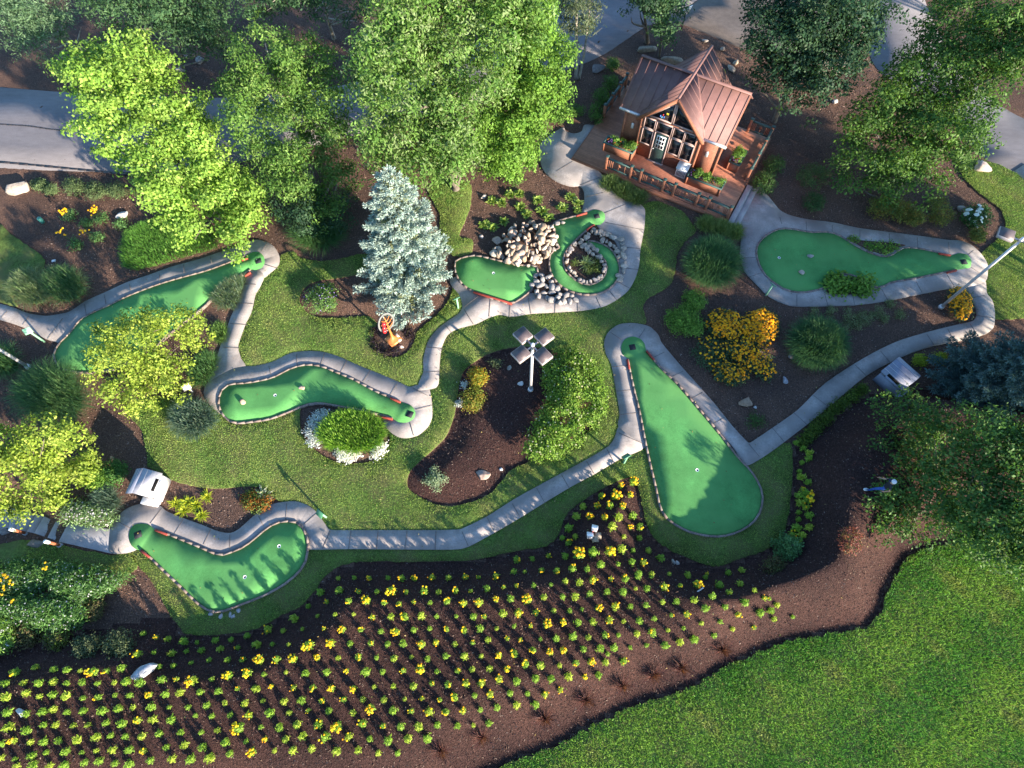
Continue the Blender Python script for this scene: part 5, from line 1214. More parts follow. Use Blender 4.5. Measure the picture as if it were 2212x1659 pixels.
def region(px, py):
    if px > 1690 and py < 1180: return 'in the row right of the teardrop green'
    if py < 1200: return 'in the narrow bed tip by the teardrop green'
    if px > 1480: return 'in the right end of the big bed'
    if px > 1106: return 'in the big bed right of its middle'
    if px > 553: return 'in the big bed below the straight path'
    if py < 1440: return 'in the upper left rows round the grey boulder'
    return 'in the lower left rows of the big bed'


_m = [(x, y, l, (1.12 if l == 2 else 1.) * rng.uniform(.55, 1.15) * (1.25 if y < 1215 and x > 1200 else 1.)) for x, y, l in _m]
shown = [(s * ppm(x, y) * (1.0 if 0 < x < 2212 and y < 1650 else .5), i) for i, (x, y, l, s) in enumerate(_m)]
big = set(i for _, i in sorted(shown, reverse=True)[:300])
SV = []; SF = []; SC = []; FV = []; sk = 0; SB = []
for i, (x, y, l, s) in enumerate(_m):
    k = int(rng.integers(5)); a, fm, V, F, cols = MM[l][k]
    p = WG(x, y, .12); rz = rng.uniform(0, 2*PI)
    if i in big:
        o = a.copy(); link(o); o.location = p; o.rotation_euler = (0, 0, rz); o.scale = (s, s, s)
        tag(o, LVL[l] + ' ' + region(x, y), 'marigold', 'marigolds planted in rows')
        if fm is not None:
            f = fm.copy(); link(f); f.parent = o
    else:
        c_, s_ = math.cos(rz), math.sin(rz)
        Rm = np.array([[c_, -s_, 0], [s_, c_, 0], [0, 0, 1]]) * s
        SV.append(V @ Rm.T + p); SF.append(F + sk); sk += len(V); SC.append(cols)
        if fm is not None:
            me = fm.data; co = np.empty(len(me.vertices)*3, np.float32); me.vertices.foreach_get('co', co)
            SB.append((co.reshape(-1, 3) @ Rm.T + p, me))
rest = mk('smaller_marigolds', np.vstack(SV), [np.vstack(SF)], M_LEAF, col=np.vstack(SC))
tag(rest, 'remaining smaller marigold plants filling the rows of the big bed', 'marigolds', 'marigolds planted in rows', 'stuff')
BV = []; B3 = []; B4 = []; C3 = []; C4 = []; k = 0
for V, me in SB:
    at = me.attributes['Col'].data
    for p_ in me.polygons:
        t = [v + k for v in p_.vertices]; c = tuple(at[p_.index].color)[:3]
        if len(t) == 3: B3.append(t); C3.append(c)
        else: B4.append(t); C4.append(c)
    BV.append(V); k += len(V)
bo = mk('bloom', np.vstack(BV), [np.array(B3), np.array(B4)], M_PETAL, rest, col=np.array(C3 + C4)); bo['kind'] = 'stuff'

# ------------------------------------------------------------------ rocks
def ico(sub=2):
    bm = bmesh.new(); bmesh.ops.create_icosphere(bm, subdivisions=sub, radius=1.)
    V = np.array([v.co[:] for v in bm.verts]); F = np.array([[v.index for v in f.verts] for f in bm.faces]); bm.free(); return V, F


ICO2, ICO3 = ico(2), ico(3)


def rock_verts(sx, sy, sz, big=False, cuts=9):
    V, F = ICO3 if big else ICO2
    V = V.copy()
    for _ in range(cuts + 4):
        n = rand_dirs(1)[0]; d = rng.uniform(.42, .82)
        h = V @ n; V -= np.outer(np.maximum(h - d, 0), n)
    V += rng.normal(0, .012, V.shape)
    return V * np.array([sx, sy, sz]), F


def rock(label, px, py, rx, ry, h, col, rot=None, group=None, big=False, name='rock', cat='rock', z=None, cuts=9):
    """rx, ry: half sizes in photo-frame pixels; h: height in m"""
    g = WG(px, py); zb = g[2] if z is None else z
    c = W(px, py, zb + h*.4); c[2] = zb
    s = ppm(px, py, zb)
    V, F = rock_verts(rx / s, ry / s * 1.05, h * .62, big, cuts)
    a = rng.uniform(0, 2*PI) if rot is None else math.radians(rot)
    R = np.array([[math.cos(a), -math.sin(a), 0], [math.sin(a), math.cos(a), 0], [0, 0, 1]])
    V = V @ R.T + [0, 0, h*.3]
    col = np.asarray(col) * rng.uniform(.9, 1.1)
    o = mk(name, V, [F], M_STONE, col=np.tile(col, (len(F), 1)) * rng.uniform(.92, 1.08, (len(F), 1)))
    o.location = c
    return tag(o, label, cat, group)


TAN = (.33, .26, .20); WHT = (.42, .40, .38); GRY = (.24, .225, .21); BRW = (.30, .20, .13); PNK = (.45, .34, .29)
rock('large tan and grey boulder near the road at the left', 36, 402, 30, 19, .75, (.31, .26, .215), 15, big=True, name='boulder')
rock('white elongated rock beside the yellow flowers in the left bed', 263, 462, 17, 9, .35, WHT, 20, big=True)
rock('small brown rock on the kidney-shaped green, left of the cup', 523, 868, 9, 7, .2, (.40, .29, .21), z=TZ)
rock('small brown rock on the kidney-shaped green, right of the cup', 652, 838, 8, 7, .2, (.44, .31, .23), z=TZ)
rock('flat brick-like stone on the right green', 1752, 553, 10, 6, .16, (.30, .27, .25), -5, z=TZ)
rock('pointed pale stone on the right green, nearest its lower side', 1731, 587, 8, 7, .22, (.42, .33, .27), z=TZ)
rock('wedge shaped grey white boulder among the marigolds', 312, 1446, 34, 20, .6, (.34, .34, .36), 20, big=True, name='boulder')
rock('white rock cut by the lower left marigold rows', 44, 1540, 17, 9, .35, (.52, .51, .52), -30)
rock('brown upright boulder above the small green plant', 1612, 868, 18, 14, .5, (.28, .19, .13), 40, big=True, name='boulder')
rock('little white stone beside the brown upright boulder', 1632, 880, 5, 4, .12, WHT)
rock('grey white rock in the shaded bed below the dark grass mound', 1697, 823, 12, 8, .3, (.36, .34, .36))
rock('flat sandstone in the lamp bed beside the white stone', 1044, 1027, 20, 12, .3, (.36, .26, .21), -12, big=True)
rock('small bright white stone at the end of the lamp bed', 1082, 1014, 5, 4, .12, (.6, .6, .6))
rock('white angular rock at the foot of the four-headed lamp', 1124, 829, 9, 8, .25, (.58, .57, .56))
rock('dull rock above the white angular one in the lamp bed', 1101, 794, 7, 7, .2, (.22, .20, .17))
rock('large pinkish boulder on the right lawn by the road', 2121, 361, 26, 17, .6, PNK, -15, big=True, name='boulder')
rock('grey boulder beside the white hydrangea', 2081, 450, 13, 10, .4, (.25, .22, .20), big=True)
rock('grey brown stone under the orange bushes', 1637, 757, 10, 8, .3, (.22, .19, .17))
rock('squarish shaded stone left of the dark grass mound', 1709, 770, 10, 9, .3, (.20, .16, .14))
rock('dark oval boulder in the lawn below the concrete steps', 76, 1173, 24, 12, .45, (.19, .165, .14), 10, big=True, name='boulder')
rock('dark stone against the steps at the left edge', 42, 1140, 12, 8, .3, (.20, .18, .17))
rock('stone at the very left end of the steps', 8, 1150, 14, 9, .3, (.22, .19, .18))
rock('small tan rock in the shadow of the white hut', 241, 989, 8, 6, .2, (.40, .26, .15))
rock('little rock pair stone in the right marigold rows', 1455, 1214, 7, 6, .2, (.36, .31, .27))
rock('little rock pair stone nearest the teardrop green', 1463, 1217, 6, 6, .18, (.40, .34, .30))
rock('long flat boulder behind the cabin near the road', 1398, 104, 24, 11, .5, (.24, .20, .15), 0, big=True, name='boulder')
rock('grey boulder left of the cabin by the twin trunks', 1290, 146, 18, 12, .5, (.22, .20, .20), 0, big=True, name='boulder')
rock('brown boulder directly behind the cabin roof', 1452, 130, 26, 12, .5, (.24, .19, .14), -10, big=True, name='boulder')
rock('pale rock under the dark maple near the parking area', 1522, 88, 10, 6, .3, (.34, .29, .25))
rock('pale rock by the parking edge, nearer the maple', 1561, 104, 8, 6, .3, (.36, .28, .22))
rock('pale tan boulder behind the cabin under the maple, upper', 1590, 134, 12, 7, .3, (.38, .30, .22))
rock('pale tan boulder behind the cabin under the maple, lower', 1580, 148, 14, 7, .3, (.36, .28, .21))
rock('white pointed rock under the big right oak near the road', 1804, 219, 8, 9, .35, WHT)
rock('pale rock above the kerb in the shaded upper left mulch', 390, 148, 14, 9, .4, (.34, .30, .26), big=True)
rock('small pale stone by the dark tree in the upper left mulch', 401, 120, 6, 4, .2, (.42, .37, .3))
rock('grey flat stone in the shaded upper left mulch', 432, 128, 16, 10, .3, (.22, .19, .17))
for px, py, lb in ((455, 1327, 'grey stone at the bottom of the boomerang green, left of four'), (478, 1331, 'grey stone at the bottom of the boomerang green, second'), (497, 1327, 'pale stone at the bottom of the boomerang green, third'), (503, 1332, 'lowest pale stone at the bottom of the boomerang green'), (514, 1318, 'pale stone at the bottom of the boomerang green, rightmost')):
    rock(lb, px, py, 7, 6, .18, (.36, .33, .32), group='stones at the foot of the boomerang green')
# rock heap and stone rims round the ring green
heap = []
HP = [(1062, 545), (1075, 520), (1090, 505), (1107, 490), (1125, 482), (1150, 478), (1178, 484), (1196, 492), (1200, 515), (1206, 535), (1190, 548), (1176, 558), (1162, 570), (1140, 575), (1110, 570), (1085, 560)]
cand = pts_in(HP, 86, 7.4)
for p in cand:
    e = dist_line(np.array(HP, float), p[None], True)[0]
    r = rng.choice([6.5, 8.5, 10.5, 14]) * rng.uniform(.85, 1.15); zz = .03 + min(.45, e / 60)
    rock(['pale angular rock in the tan heap between pond green and ring green', 'pinkish tan angular rock in the heap between pond green and ring green', 'light brown block in the heap between pond green and ring green'][int(rng.integers(3))], p[0], p[1], r, r * rng.uniform(.45, .85), rng.uniform(.2, .5), np.array([(.42, .32, .24), (.45, .33, .26), (.34, .25, .18), (.47, .39, .32), (.30, .25, .21)][int(rng.integers(5))]) * rng.uniform(.85, 1.1), group='rocks of the tan heap', z=zz)
HP2 = [(1152, 600), (1166, 585), (1186, 590), (1196, 612), (1215, 628), (1245, 640), (1243, 652), (1220, 655), (1190, 651), (1165, 640), (1150, 628)]
for p in pts_in(HP2, 26, 10.5):
    r = rng.uniform(8, 14)
    rock('weathered grey stone in the small heap below the ring green', p[0], p[1], r, r * .75, rng.uniform(.2, .42), [(.25, .23, .22), (.30, .27, .25), (.21, .19, .185)][int(rng.integers(3))], group='grey stones below the ring green', z=.08)


def ring_of(points, n, lab, grp, rr, cols, z):
    P = smooth_open(np.array(points, float), 10); seg = np.linalg.norm(np.diff(P, axis=0), axis=1); s = np.concatenate([[0], np.cumsum(seg)])
    for t in np.linspace(0, s[-1], n):
        px = np.interp(t, s, P[:, 0]) + rng.normal(0, 1.5); py = np.interp(t, s, P[:, 1]) + rng.normal(0, 1.5); r = rng.uniform(*rr)
        rock(lab, px, py, r, r * .75, rng.uniform(.2, .34), cols[int(rng.integers(len(cols)))], group=grp, z=z)


ring_of([(1281, 500), (1296, 500), (1318, 508), (1338, 518), (1347, 535), (1344, 552), (1350, 568), (1346, 585), (1339, 603)], 20, 'rough stone in the wall right of the ring green', 'stones of the wall right of the ring green', (6, 12), [(.40, .32, .25), (.34, .28, .23), (.44, .37, .31), (.27, .24, .21)], .09)
ring_of([(1281, 493), (1296, 508), (1312, 522), (1328, 535), (1337, 552)], 11, 'pale stone in the inner row of the wall right of the ring green', 'stones of the wall right of the ring green', (5, 10), [(.42, .34, .27), (.35, .29, .24)], .09)
ring_of([(1262, 514), (1246, 527), (1232, 540), (1226, 556), (1229, 575), (1240, 592), (1256, 604), (1276, 607), (1293, 601), (1303, 588), (1303, 570), (1292, 555), (1276, 542), (1262, 528)], 30, 'rim stone of the planted island inside the ring green', 'rim stones of the island bed', (5, 9.5), [(.36, .30, .25), (.30, .26, .24), (.41, .34, .28)], .09)
ring_of([(1271, 505), (1256, 522), (1262, 532), (1278, 530), (1290, 541)], 12, 'pale rock above the island bed inside the ring green', 'rim stones of the island bed', (5, 9), [(.36, .28, .22), (.40, .32, .26)], .1)
for px, py, r, lb in ((1205, 482, 8, 'grey stone on the tee arm of the ring green, left'), (1216, 481, 6, 'grey stone on the tee arm of the ring green, right')):
    rock(lb, px, py, r, r * .8, .25, (.34, .29, .26), z=TZ, group='stones on the tee arm')
rock('pale stone above the hostas beside the mown strip', 1044, 424, 8, 5, .25, (.5, .42, .36), 40)
rock('pale square stone left of the rock heap', 1040, 511, 6, 5, .18, (.48, .40, .36))
for px, py, lb in ((862, 735, 'pale rock beside the sculpture base, largest'), (858, 724, 'pale rock above right of the sculpture base'), (866, 748, 'pale rock at the lower right of the sculpture base'), (833, 733, 'small pale rock left of the sculpture base')):
    rock(lb, px, py, 7 if px > 840 else 4, 6 if px > 840 else 3, .22, (.46, .38, .34), group='rocks round the sculpture')

# ------------------------------------------------------------------ cabin
HO = np.array([6.3728, 30.8982]); 
_EL = W(1340.4, 231.6, 3.1)[:2]; _ER = W(1568.2, 317.8, 3.1)[:2]
HD = (_ER - _EL) / np.linalg.norm(_ER - _EL); HN = np.array([-HD[1], HD[0]]); HO = _EL
ND, NN, NU = np.array([*HD, 0]), np.array([*HN, 0]), np.array([0, 0, 1.])


def Hh(d, n, z): return np.array([*(HO + HD * d + HN * n), z])


def hbox(m, d0, d1, n0, n1, z0, z1, mi=0): return m.box(Hh((d0+d1)/2, (n0+n1)/2, (z0+z1)/2), (d1-d0, n1-n0, z1-z0), ND, NN, NU, mi)


DZ, LW, RD = .25, 6.88, 2.3            # deck height, roof length, half depth
EZ, RZ, CZ, CD, CH = 3.1, 5.0, 5.2, 3.405, 2.065
SL = (RZ - EZ) / RD; CSL = (CZ - EZ) / CH
root = empty('cabin', Hh(3.4, 2.3, 0), 'reddish brown wooden cabin with cross gabled copper coloured metal roof', 'cabin')


def hp(o): return child(o, root)


# walls
m = MB()
for d in (.30, 6.58 - .1):
    m.prism([Hh(d, .25, DZ), Hh(d, 4.35, DZ), Hh(d, 4.35, EZ + .1), Hh(d, RD, RZ - .12), Hh(d, .25, EZ + .1)], ND * .1)
hbox(m, .40, 1.58, .25, .35, DZ, 3.24); hbox(m, 5.24, 6.48, .25, .35, DZ, 3.24)
hbox(m, .40, 6.48, 4.25, 4.35, DZ, 3.2)
hbox(m, 1.50, 1.58, -.0, .25, DZ, 3.2); hbox(m, 5.24, 5.32, -.0, .25, DZ, 3.2)
m.prism([Hh(1.50, -.1, DZ), Hh(5.32, -.1, DZ), Hh(5.32, -.1, 3.22), Hh(CD, -.1, CZ - .12), Hh(1.50, -.1, 3.22)], NN * .1)
m.prism([Hh(1.50, 4.45, DZ), Hh(5.32, 4.45, DZ), Hh(5.32, 4.45, 3.22), Hh(CD, 4.45, CZ - .12), Hh(1.50, 4.45, 3.22)], NN * .1)
hp(m.build('wall', M_SIDING))
for d, n in ((.27, .22), (6.58, .22), (1.47, -.13), (5.32, -.13)):
    m = MB(); hbox(m, d, d + .14, n, n + .14, DZ, 3.1); hp(m.build('corner_board', M_WOOD))
# roof planes
TH = .07
m = MB()
zc0 = lambda n: EZ + SL * n
for sgn in (1, -1):
    f = (lambda n: n) if sgn == 1 else (lambda n: 2*RD - n)
    q = [Hh(0, f(0), EZ), Hh(LW, f(0), EZ), Hh(LW, f(RD), RZ), Hh(0, f(RD), RZ)]
    m.prism(q if sgn == 1 else q[::-1], NU * TH)
hp(m.build('roof', M_METAL))
m = MB()
for sgn in (-1, 1):
    q = [Hh(CD, -.28, CZ), Hh(CD + sgn * (CH + .12), -.28, EZ - .12*CSL), Hh(CD + sgn * (CH + .12), 4.88, EZ - .12*CSL), Hh(CD, 4.88, CZ)]
    m.prism(q if sgn == -1 else q[::-1], NU * TH)
hp(m.build('gable_roof', M_METAL))
m = MB()
k = 0
for d in np.arange(.06, LW, .52):
    n0 = max(.0, (CZ - CSL * abs(d - CD) - EZ) / SL) if abs(d - CD) < CH else 0
    if n0 < RD - .1:
        for a, b in (((d, n0, EZ + SL*n0), (d, RD, RZ)), ((d, 2*RD - n0, EZ + SL*n0), (d, RD, RZ))):
            m.bar(Hh(a[0], a[1], a[2] + TH + .008), Hh(b[0], b[1], b[2] + TH + .008), .028, .022)
for n in np.arange(-.22, 4.85, .5):
    nb = n if n < RD else 2*RD - n
    zl = max(EZ - .1, EZ + SL * max(nb, -.1))
    for sgn in (-1, 1):
        dd = (CZ - zl) / CSL
        if dd > .1: m.bar(Hh(CD, n, CZ + TH + .008), Hh(CD + sgn*dd, n, zl + TH + .008), .028, .022)
m.bar(Hh(-.02, RD, RZ + TH + .03), Hh(LW + .02, RD, RZ + TH + .03), .2, .05)
m.bar(Hh(CD, -.3, CZ + TH + .03), Hh(CD, 4.9, CZ + TH + .03), .16, .05)
for sgn in (-1, 1):
    m.bar(Hh(CD + sgn * CH, .0, EZ + TH + .015), Hh(CD + sgn * .12, RD - .05, RZ + TH + .02), .2, .04)
hp(m.build('roof_seam', M_METAL))
for a, b in ((Hh(-.03, -.06, EZ - .0), Hh(1.34, -.06, EZ)), (Hh(5.5, -.06, EZ), Hh(LW + .03, -.06, EZ))):
    m = MB(); m.bar(a, b, .13, .12); hp(m.build('gutter', M_SILVER))
for a, b in ((Hh(LW, 0, EZ + .0), Hh(LW, RD, RZ)), (Hh(0, 0, EZ), Hh(0, RD, RZ)), (Hh(CD - CH - .1, -.3, EZ - .1), Hh(CD, -.3, CZ)), (Hh(CD + CH + .1, -.3, EZ - .1), Hh(CD, -.3, CZ))):
    m = MB(); m.bar(a - NU*.06, b - NU*.06, .07, .2); hp(m.build('barge_board', M_WOOD))
# windows of the bay
FN = -.13


def pane(pts, fr=.05):
    """pane with its own frame on the bay front; pts in (d,z)"""
    c = np.mean(pts, 0)
    g = MB(); g.prism([Hh(p[0], -.115, p[1]) for p in pts][::-1], NN * -.008 * -1)
    w = hp(g.build('window', M_GLASS))
    f = MB(); P = [Hh(p[0], FN, p[1]) for p in pts]
    for i in range(len(P)):
        a, b = P[i], P[(i+1) % len(P)]
        f.bar(a, b, fr, .07, up=(0, 0, 1) if abs((b-a)[2]) < .3*np.linalg.norm(b-a) else tuple(NN))
    fo = f.build('frame', M_FRAME); fo.parent = w
    return w


def rect(d0, d1, z0, z1): return [(d0, z0), (d1, z0), (d1, z1), (d0, z1)]


W_ = []
for r_ in (rect(1.74, 2.42, 1.32, 2.42), rect(1.74, 2.42, 2.50, 3.2), rect(2.52, 3.52, 2.50, 3.2), rect(3.62, 4.32, 1.32, 2.42), rect(3.62, 4.32, 2.50, 3.2), rect(4.40, 5.12, 1.22, 2.42), rect(4.40, 5.12, 2.50, 3.2)):
    pane(r_)
pane([(1.95, 3.42), (3.35, 3.42), (3.35, 4.82)], .09); pane([(3.46, 3.42), (4.86, 3.42), (3.46, 4.82)], .09)
m = MB()
for i, (d, z, c) in enumerate(((2.75, 3.75, 0), (2.83, 3.62, 1), (2.70, 3.58, 2), (2.95, 3.92, 3), (3.0, 3.92, 3), (3.05, 3.92, 3), (2.6, 3.62, 1))):
    m.box(Hh(d, -.128, z), (.035 if c == 3 else .06, .006, .14), ND, NN, NU, c)
hp(m.build('window_ornament', [surf('deco_red', (.5, .03, .05), .5), surf('deco_blue', (.08, .2, .6), .5), surf('deco_teal', (.15, .45, .6), .5), surf('deco_yellow', (.75, .6, .05), .5)]))
# door
m = MB(); hbox(m, 2.60, 3.46, -.17, -.10, DZ + .06, 2.40)
dr = hp(m.build('door', M_DOORG, bevel=.01))
m = MB(); hbox(m, 2.74, 3.32, -.185, -.172, 1.36, 2.32)
for i in range(3):
    for j in range(3): hbox(m, 2.785 + .18*i, 2.785 + .18*i + .135, -.192, -.186, 1.41 + .30*j, 1.41 + .30*j + .24, 1)
m.build('door_light', [M_WHITE, M_GLASS]).parent = dr
m = MB(); hbox(m, 2.53, 2.60, -.19, -.10, DZ, 2.45); hbox(m, 3.46, 3.53, -.19, -.10, DZ, 2.45); hbox(m, 2.5, 3.56, -.26, -.10, DZ, DZ + .05); hp(m.build('door_frame', M_FRAME))
m = MB(); m.ball(Hh(2.68, -.21, 1.25), .04); m.build('door_handle', M_SILVER, smooth=True).parent = dr
for d in (.95, 5.95):
    m = MB(); m.box(Hh(d, .18, 1.95), (.16, .12, .3), ND, NN, NU); m.ball(Hh(d, .12, 2.15), .09); hp(m.build('wall_lantern', M_SILVER, bevel=.01))
m = MB(); m.ball(Hh(1.40, -.12, 3.02), .12); hp(m.build('globe_lamp', M_WHITE, smooth=True))

# deck
DK = empty('deck', Hh(3.5, -1.3, 0), 'reddish brown timber deck wrapped round the cabin', 'deck')
m = MB(); hbox(m, -1.8, 8.85, -2.45, 5.5, .02, DZ); child(m.build('deck_floor', deck_material(ND)), DK)
m = MB(); hbox(m, -1.84, 8.89, -2.50, -2.455, 0, DZ - .01); hbox(m, -1.85, -1.805, -2.45, 5.5, 0, DZ - .01); hbox(m, 8.855, 8.90, .9, 5.5, 0, DZ - .01); child(m.build('fascia', M_WOOD), DK)
m = MB()
m.prism([Hh(-1.8, -2.45, DZ + .004), Hh(8.85, -2.45, DZ + .004), Hh(8.85, -2.30, DZ + .004), Hh(-1.8, -2.30, DZ + .004)], NU * .012)
child(m.build('edge_board', M_WOOD), DK)
st = empty('stone_steps', Hh(9.2, -.7, 0), 'pale concrete steps leading up to the right front of the deck', 'steps')
for k in range(2):
    m = MB(); hbox(m, 8.92 + .36*k, 9.27 + .36*k, -2.45, 1.0, 0, DZ - .04 - .075 * k); child(m.build('tread', M_STEP, bevel=.015), st)


def leaf_plate(m, c, ax, s):
    P = []
    R_ = [1, .55, .8, .45, .95, .5, .62, .25, .62, .5, .95, .45, .8, .55]
    for i, r in enumerate(R_):
        t = PI/2 + 2*PI*i/len(R_); P.append(c + ax * (s*r*math.cos(t)) + NU * (s*r*math.sin(t)))
    nn = np.cross(ax, NU); m.prism(P, nn * .02)


def railing(label, segs, h=.95):
    """segs: list of (start, end, kind) on the deck plan (d,n)"""
    a0 = Hh(*segs[0][0], DZ)
    rt = empty('railing', a0, label, 'railing', 'deck railings')
    posts = []
    for a, b, kind in segs:
        for p in (a, b):
            if not any(abs(p[0]-q[0]) + abs(p[1]-q[1]) < .05 for q in posts): posts.append(p)
    for p in posts:
        m = MB(); m.box(Hh(*p, DZ + h/2 - .12), (.16, .16, h + .30), ND, NN, NU); po = child(m.build('post', M_WOOD, bevel=.008), rt)
        m = MB(); m.box(Hh(*p, DZ + h + .055), (.22, .22, .05), ND, NN, NU); m.build('post_cap', M_RAILCAP, bevel=.01).parent = po
    for a, b, kind in segs:
        A, B = Hh(*a, DZ), Hh(*b, DZ); ax = nrm(B - A); L = np.linalg.norm(B - A); A = A + ax*.085; B = B - ax*.085
        m = MB(); m.bar(A + NU*(h-.10), B + NU*(h-.10), .15, .06); child(m.build('top_rail', M_RAILCAP), rt)
        m = MB(); m.bar(A + NU*.16, B + NU*.16, .08, .08); child(m.build('bottom_rail', M_RAILCAP), rt)
        if kind == 'x':
            m = MB(); m.bar(A + NU*.22, B + NU*(h-.16), .05, .05); m.bar(A + NU*(h-.16) + ax*0, B + NU*.22, .05, .05, up=tuple(nrm(np.cross(ax, NU))))
            child(m.build('cross_brace', M_WOOD), rt)
        else:
            for f in (.06, .14, .22, .78, .86, .94):
                m = MB(); q = A + (B-A)*f; m.bar(q + NU*.2, q + NU*(h-.13), .04, .045); child(m.build('baluster', M_WOOD), rt)
            m = MB(); c = (A+B)/2 + NU*.5
            leaf_plate(m, c + NU*.06, ax, .17); m.bar(c - NU*.3, c - NU*.05, .03, .03)
            child(m.build('leaf_motif', M_WOOD), rt)
    return rt


PD_ = [(.47, -2.2), (2.16, -2.2), (2.84, -2.2), (4.40, -2.22), (5.12, -2.22), (6.66, -2.24), (7.36, -2.24), (8.76, -2.26)]
railing('front deck railing with leaf motifs, green caps and crossed narrow bays', [(PD_[i], PD_[i+1], 'x' if i % 2 else 'p') for i in range(7)])
railing('right side deck railing under the trees', [((8.72, 1.25), (8.72, 2.7), 'p'), ((8.72, 2.7), (8.72, 4.1), 'p'), ((8.72, 4.1), (8.72, 5.35), 'p'), ((8.72, 5.35), (7.3, 5.35), 'p')])
railing('left side deck railing in deep shade', [((-1.66, 1.9), (-1.66, 3.1), 'p'), ((-1.66, 3.1), (-1.66, 4.3), 'p'), ((-1.66, 4.3), (-1.66, 5.35), 'p')])


def planter(label, d0, d1, n0, n1, seed):
    rt = empty('planter', Hh((d0+d1)/2, (n0+n1)/2, DZ), label, 'planter', 'wooden planters on the deck')
    m = MB(); hbox(m, d0, d1, n0, n1, DZ, DZ + .60); 
    for d in (d0, d1 - .07):
        for n in (n0 - .02, n1 - .05): hbox(m, d - .015, d + .085, n, n + .07, DZ, DZ + .6)
    child(m.build('box', M_WOOD), rt)
    m = MB(); z = DZ + .6; w = .11
    hbox(m, d0 - .05, d1 + .05, n0 - .05, n0 - .05 + w, z + .002, z + .06); hbox(m, d0 - .05, d1 + .05, n1 + .05 - w, n1 + .05, z + .002, z + .06)
    hbox(m, d0 - .05, d0 - .05 + w, n0 + w - .05, n1 + .05 - w, z + .002, z + .06); hbox(m, d1 + .05 - w, d1 + .05, n0 + w - .05, n1 + .05 - w, z + .002, z + .06)
    child(m.build('rim', M_RAILCAP), rt)
    m = MB(); hbox(m, d0 + .07, d1 - .07, n0 + .07, n1 - .07, z + .003, z + .03); child(m.build('soil', M_MULCH), rt)
    bl = []
    nbl = 12
    for _ in range(nbl):
        d = rng.uniform(d0 + .14, d1 - .14); n = rng.uniform(n0 + .14, n1 - .1); bl.append((Hh(d, n, z + rng.uniform(.12, .36)), rng.uniform(.12, .22)))
    V, F, C = grow(bl, 1500, .10, .045, [(.12, .24, .035), (.17, .30, .05), (.07, .15, .03)], per=6, sprig=.07)
    child(mk('foliage', V, F, M_LEAF, col=C), rt)
    k = 46; S = np.array([Hh(rng.uniform(d0 + .1, d1 - .1), rng.uniform(n0 + .06, n0 + (n1-n0)*.6), z + rng.uniform(.1, .3)) for _ in range(k)])
    child(flower_mesh('blossom', S, np.tile([0, 0, 1.], (k, 1)), .085, [(.16, .07, .28), (.5, .10, .03), (.25, .12, .36), (.55, .16, .04)]), rt)


planter('wooden planter with green rim left of the cabin door', -.41, 1.62, -.86, -.22, 1)
planter('wooden planter with green rim in front of the cabin right corner', 5.41, 7.66, -.92, -.22, 2)
planter('wooden planter on the right side deck beside the cabin wall', 7.25, 7.95, 1.5, 2.9, 3)
# white counter box by the windows
rt = empty('counter_box', Hh(4.92, -.42, DZ), 'small white box stand with dark slats below the cabin windows', 'box')
m = MB(); m.prism([Hh(4.58, -.62, DZ), Hh(4.58, -.22, DZ), Hh(4.58, -.22, DZ + .85), Hh(4.58, -.62, DZ + .62)], ND * .68); child(m.build('cabinet', M_PAINTW, bevel=.012), rt)
m = MB()
for i in range(7): hbox(m, 4.64 + .082*i, 4.64 + .082*i + .045, -.632, -.621, DZ + .12, DZ + .48)
child(m.build('slat', M_NEARBLACK), rt)
m = MB(); m.prism([Hh(4.54, -.68, DZ + .62), Hh(4.54, -.20, DZ + .89), Hh(4.54, -.20, DZ + .93), Hh(4.54, -.68, DZ + .66)], ND * .76); child(m.build('lid', M_PAINTW), rt)
# curved yellow and red awning seen behind the cabin ridge
rt = empty('garden_umbrella', Hh(CD + .2, 6.2, 0), 'yellow and red rounded canopy peeping out behind the cabin ridge', 'umbrella')
m = MB(); c = Hh(CD + .25, 5.85, 3.0); nseg = 16
V = [c + NU*.45]; F = []
for k in range(nseg):
    t = 2*PI*k/nseg; V.append(c + .95*(math.cos(t)*ND + math.sin(t)*NN))
for k in range(nseg): m.add([V[0], V[1+k], V[1+(k+1) % nseg], V[1+k]*.5 + V[0]*.5 + NU*.05][:3], [(0, 1, 2)], (k // 2) % 2)
child(m.build('canopy', [surf('canopy_yellow', (.6, .42, .03), .7), surf('canopy_red', (.35, .06, .04), .7)]), rt)
m = MB(); m.tube([Hh(CD + .25, 5.85, 0), c + NU*.5], [.03, .025], 8); child(m.build('pole', M_POLE), rt)
# upright white notice board by the parking
rt = empty('notice_board', WG(1472, 63), 'white notice board on a post between cabin trees and parking area', 'sign')
b = np.array(rt.location)
m = MB(); m.tube([b, b + [0, 0, 1.2]], [.05, .05], 8); child(m.build('post', M_NEARBLACK), rt)
m = MB(); m.box(b + [0, 0, 1.35], (.75, .06, .85), nrm(np.array([.8, .55, 0])), None, nrm(np.array([.2, -.3, .9]))); child(m.build('panel', M_PAINTW), rt)

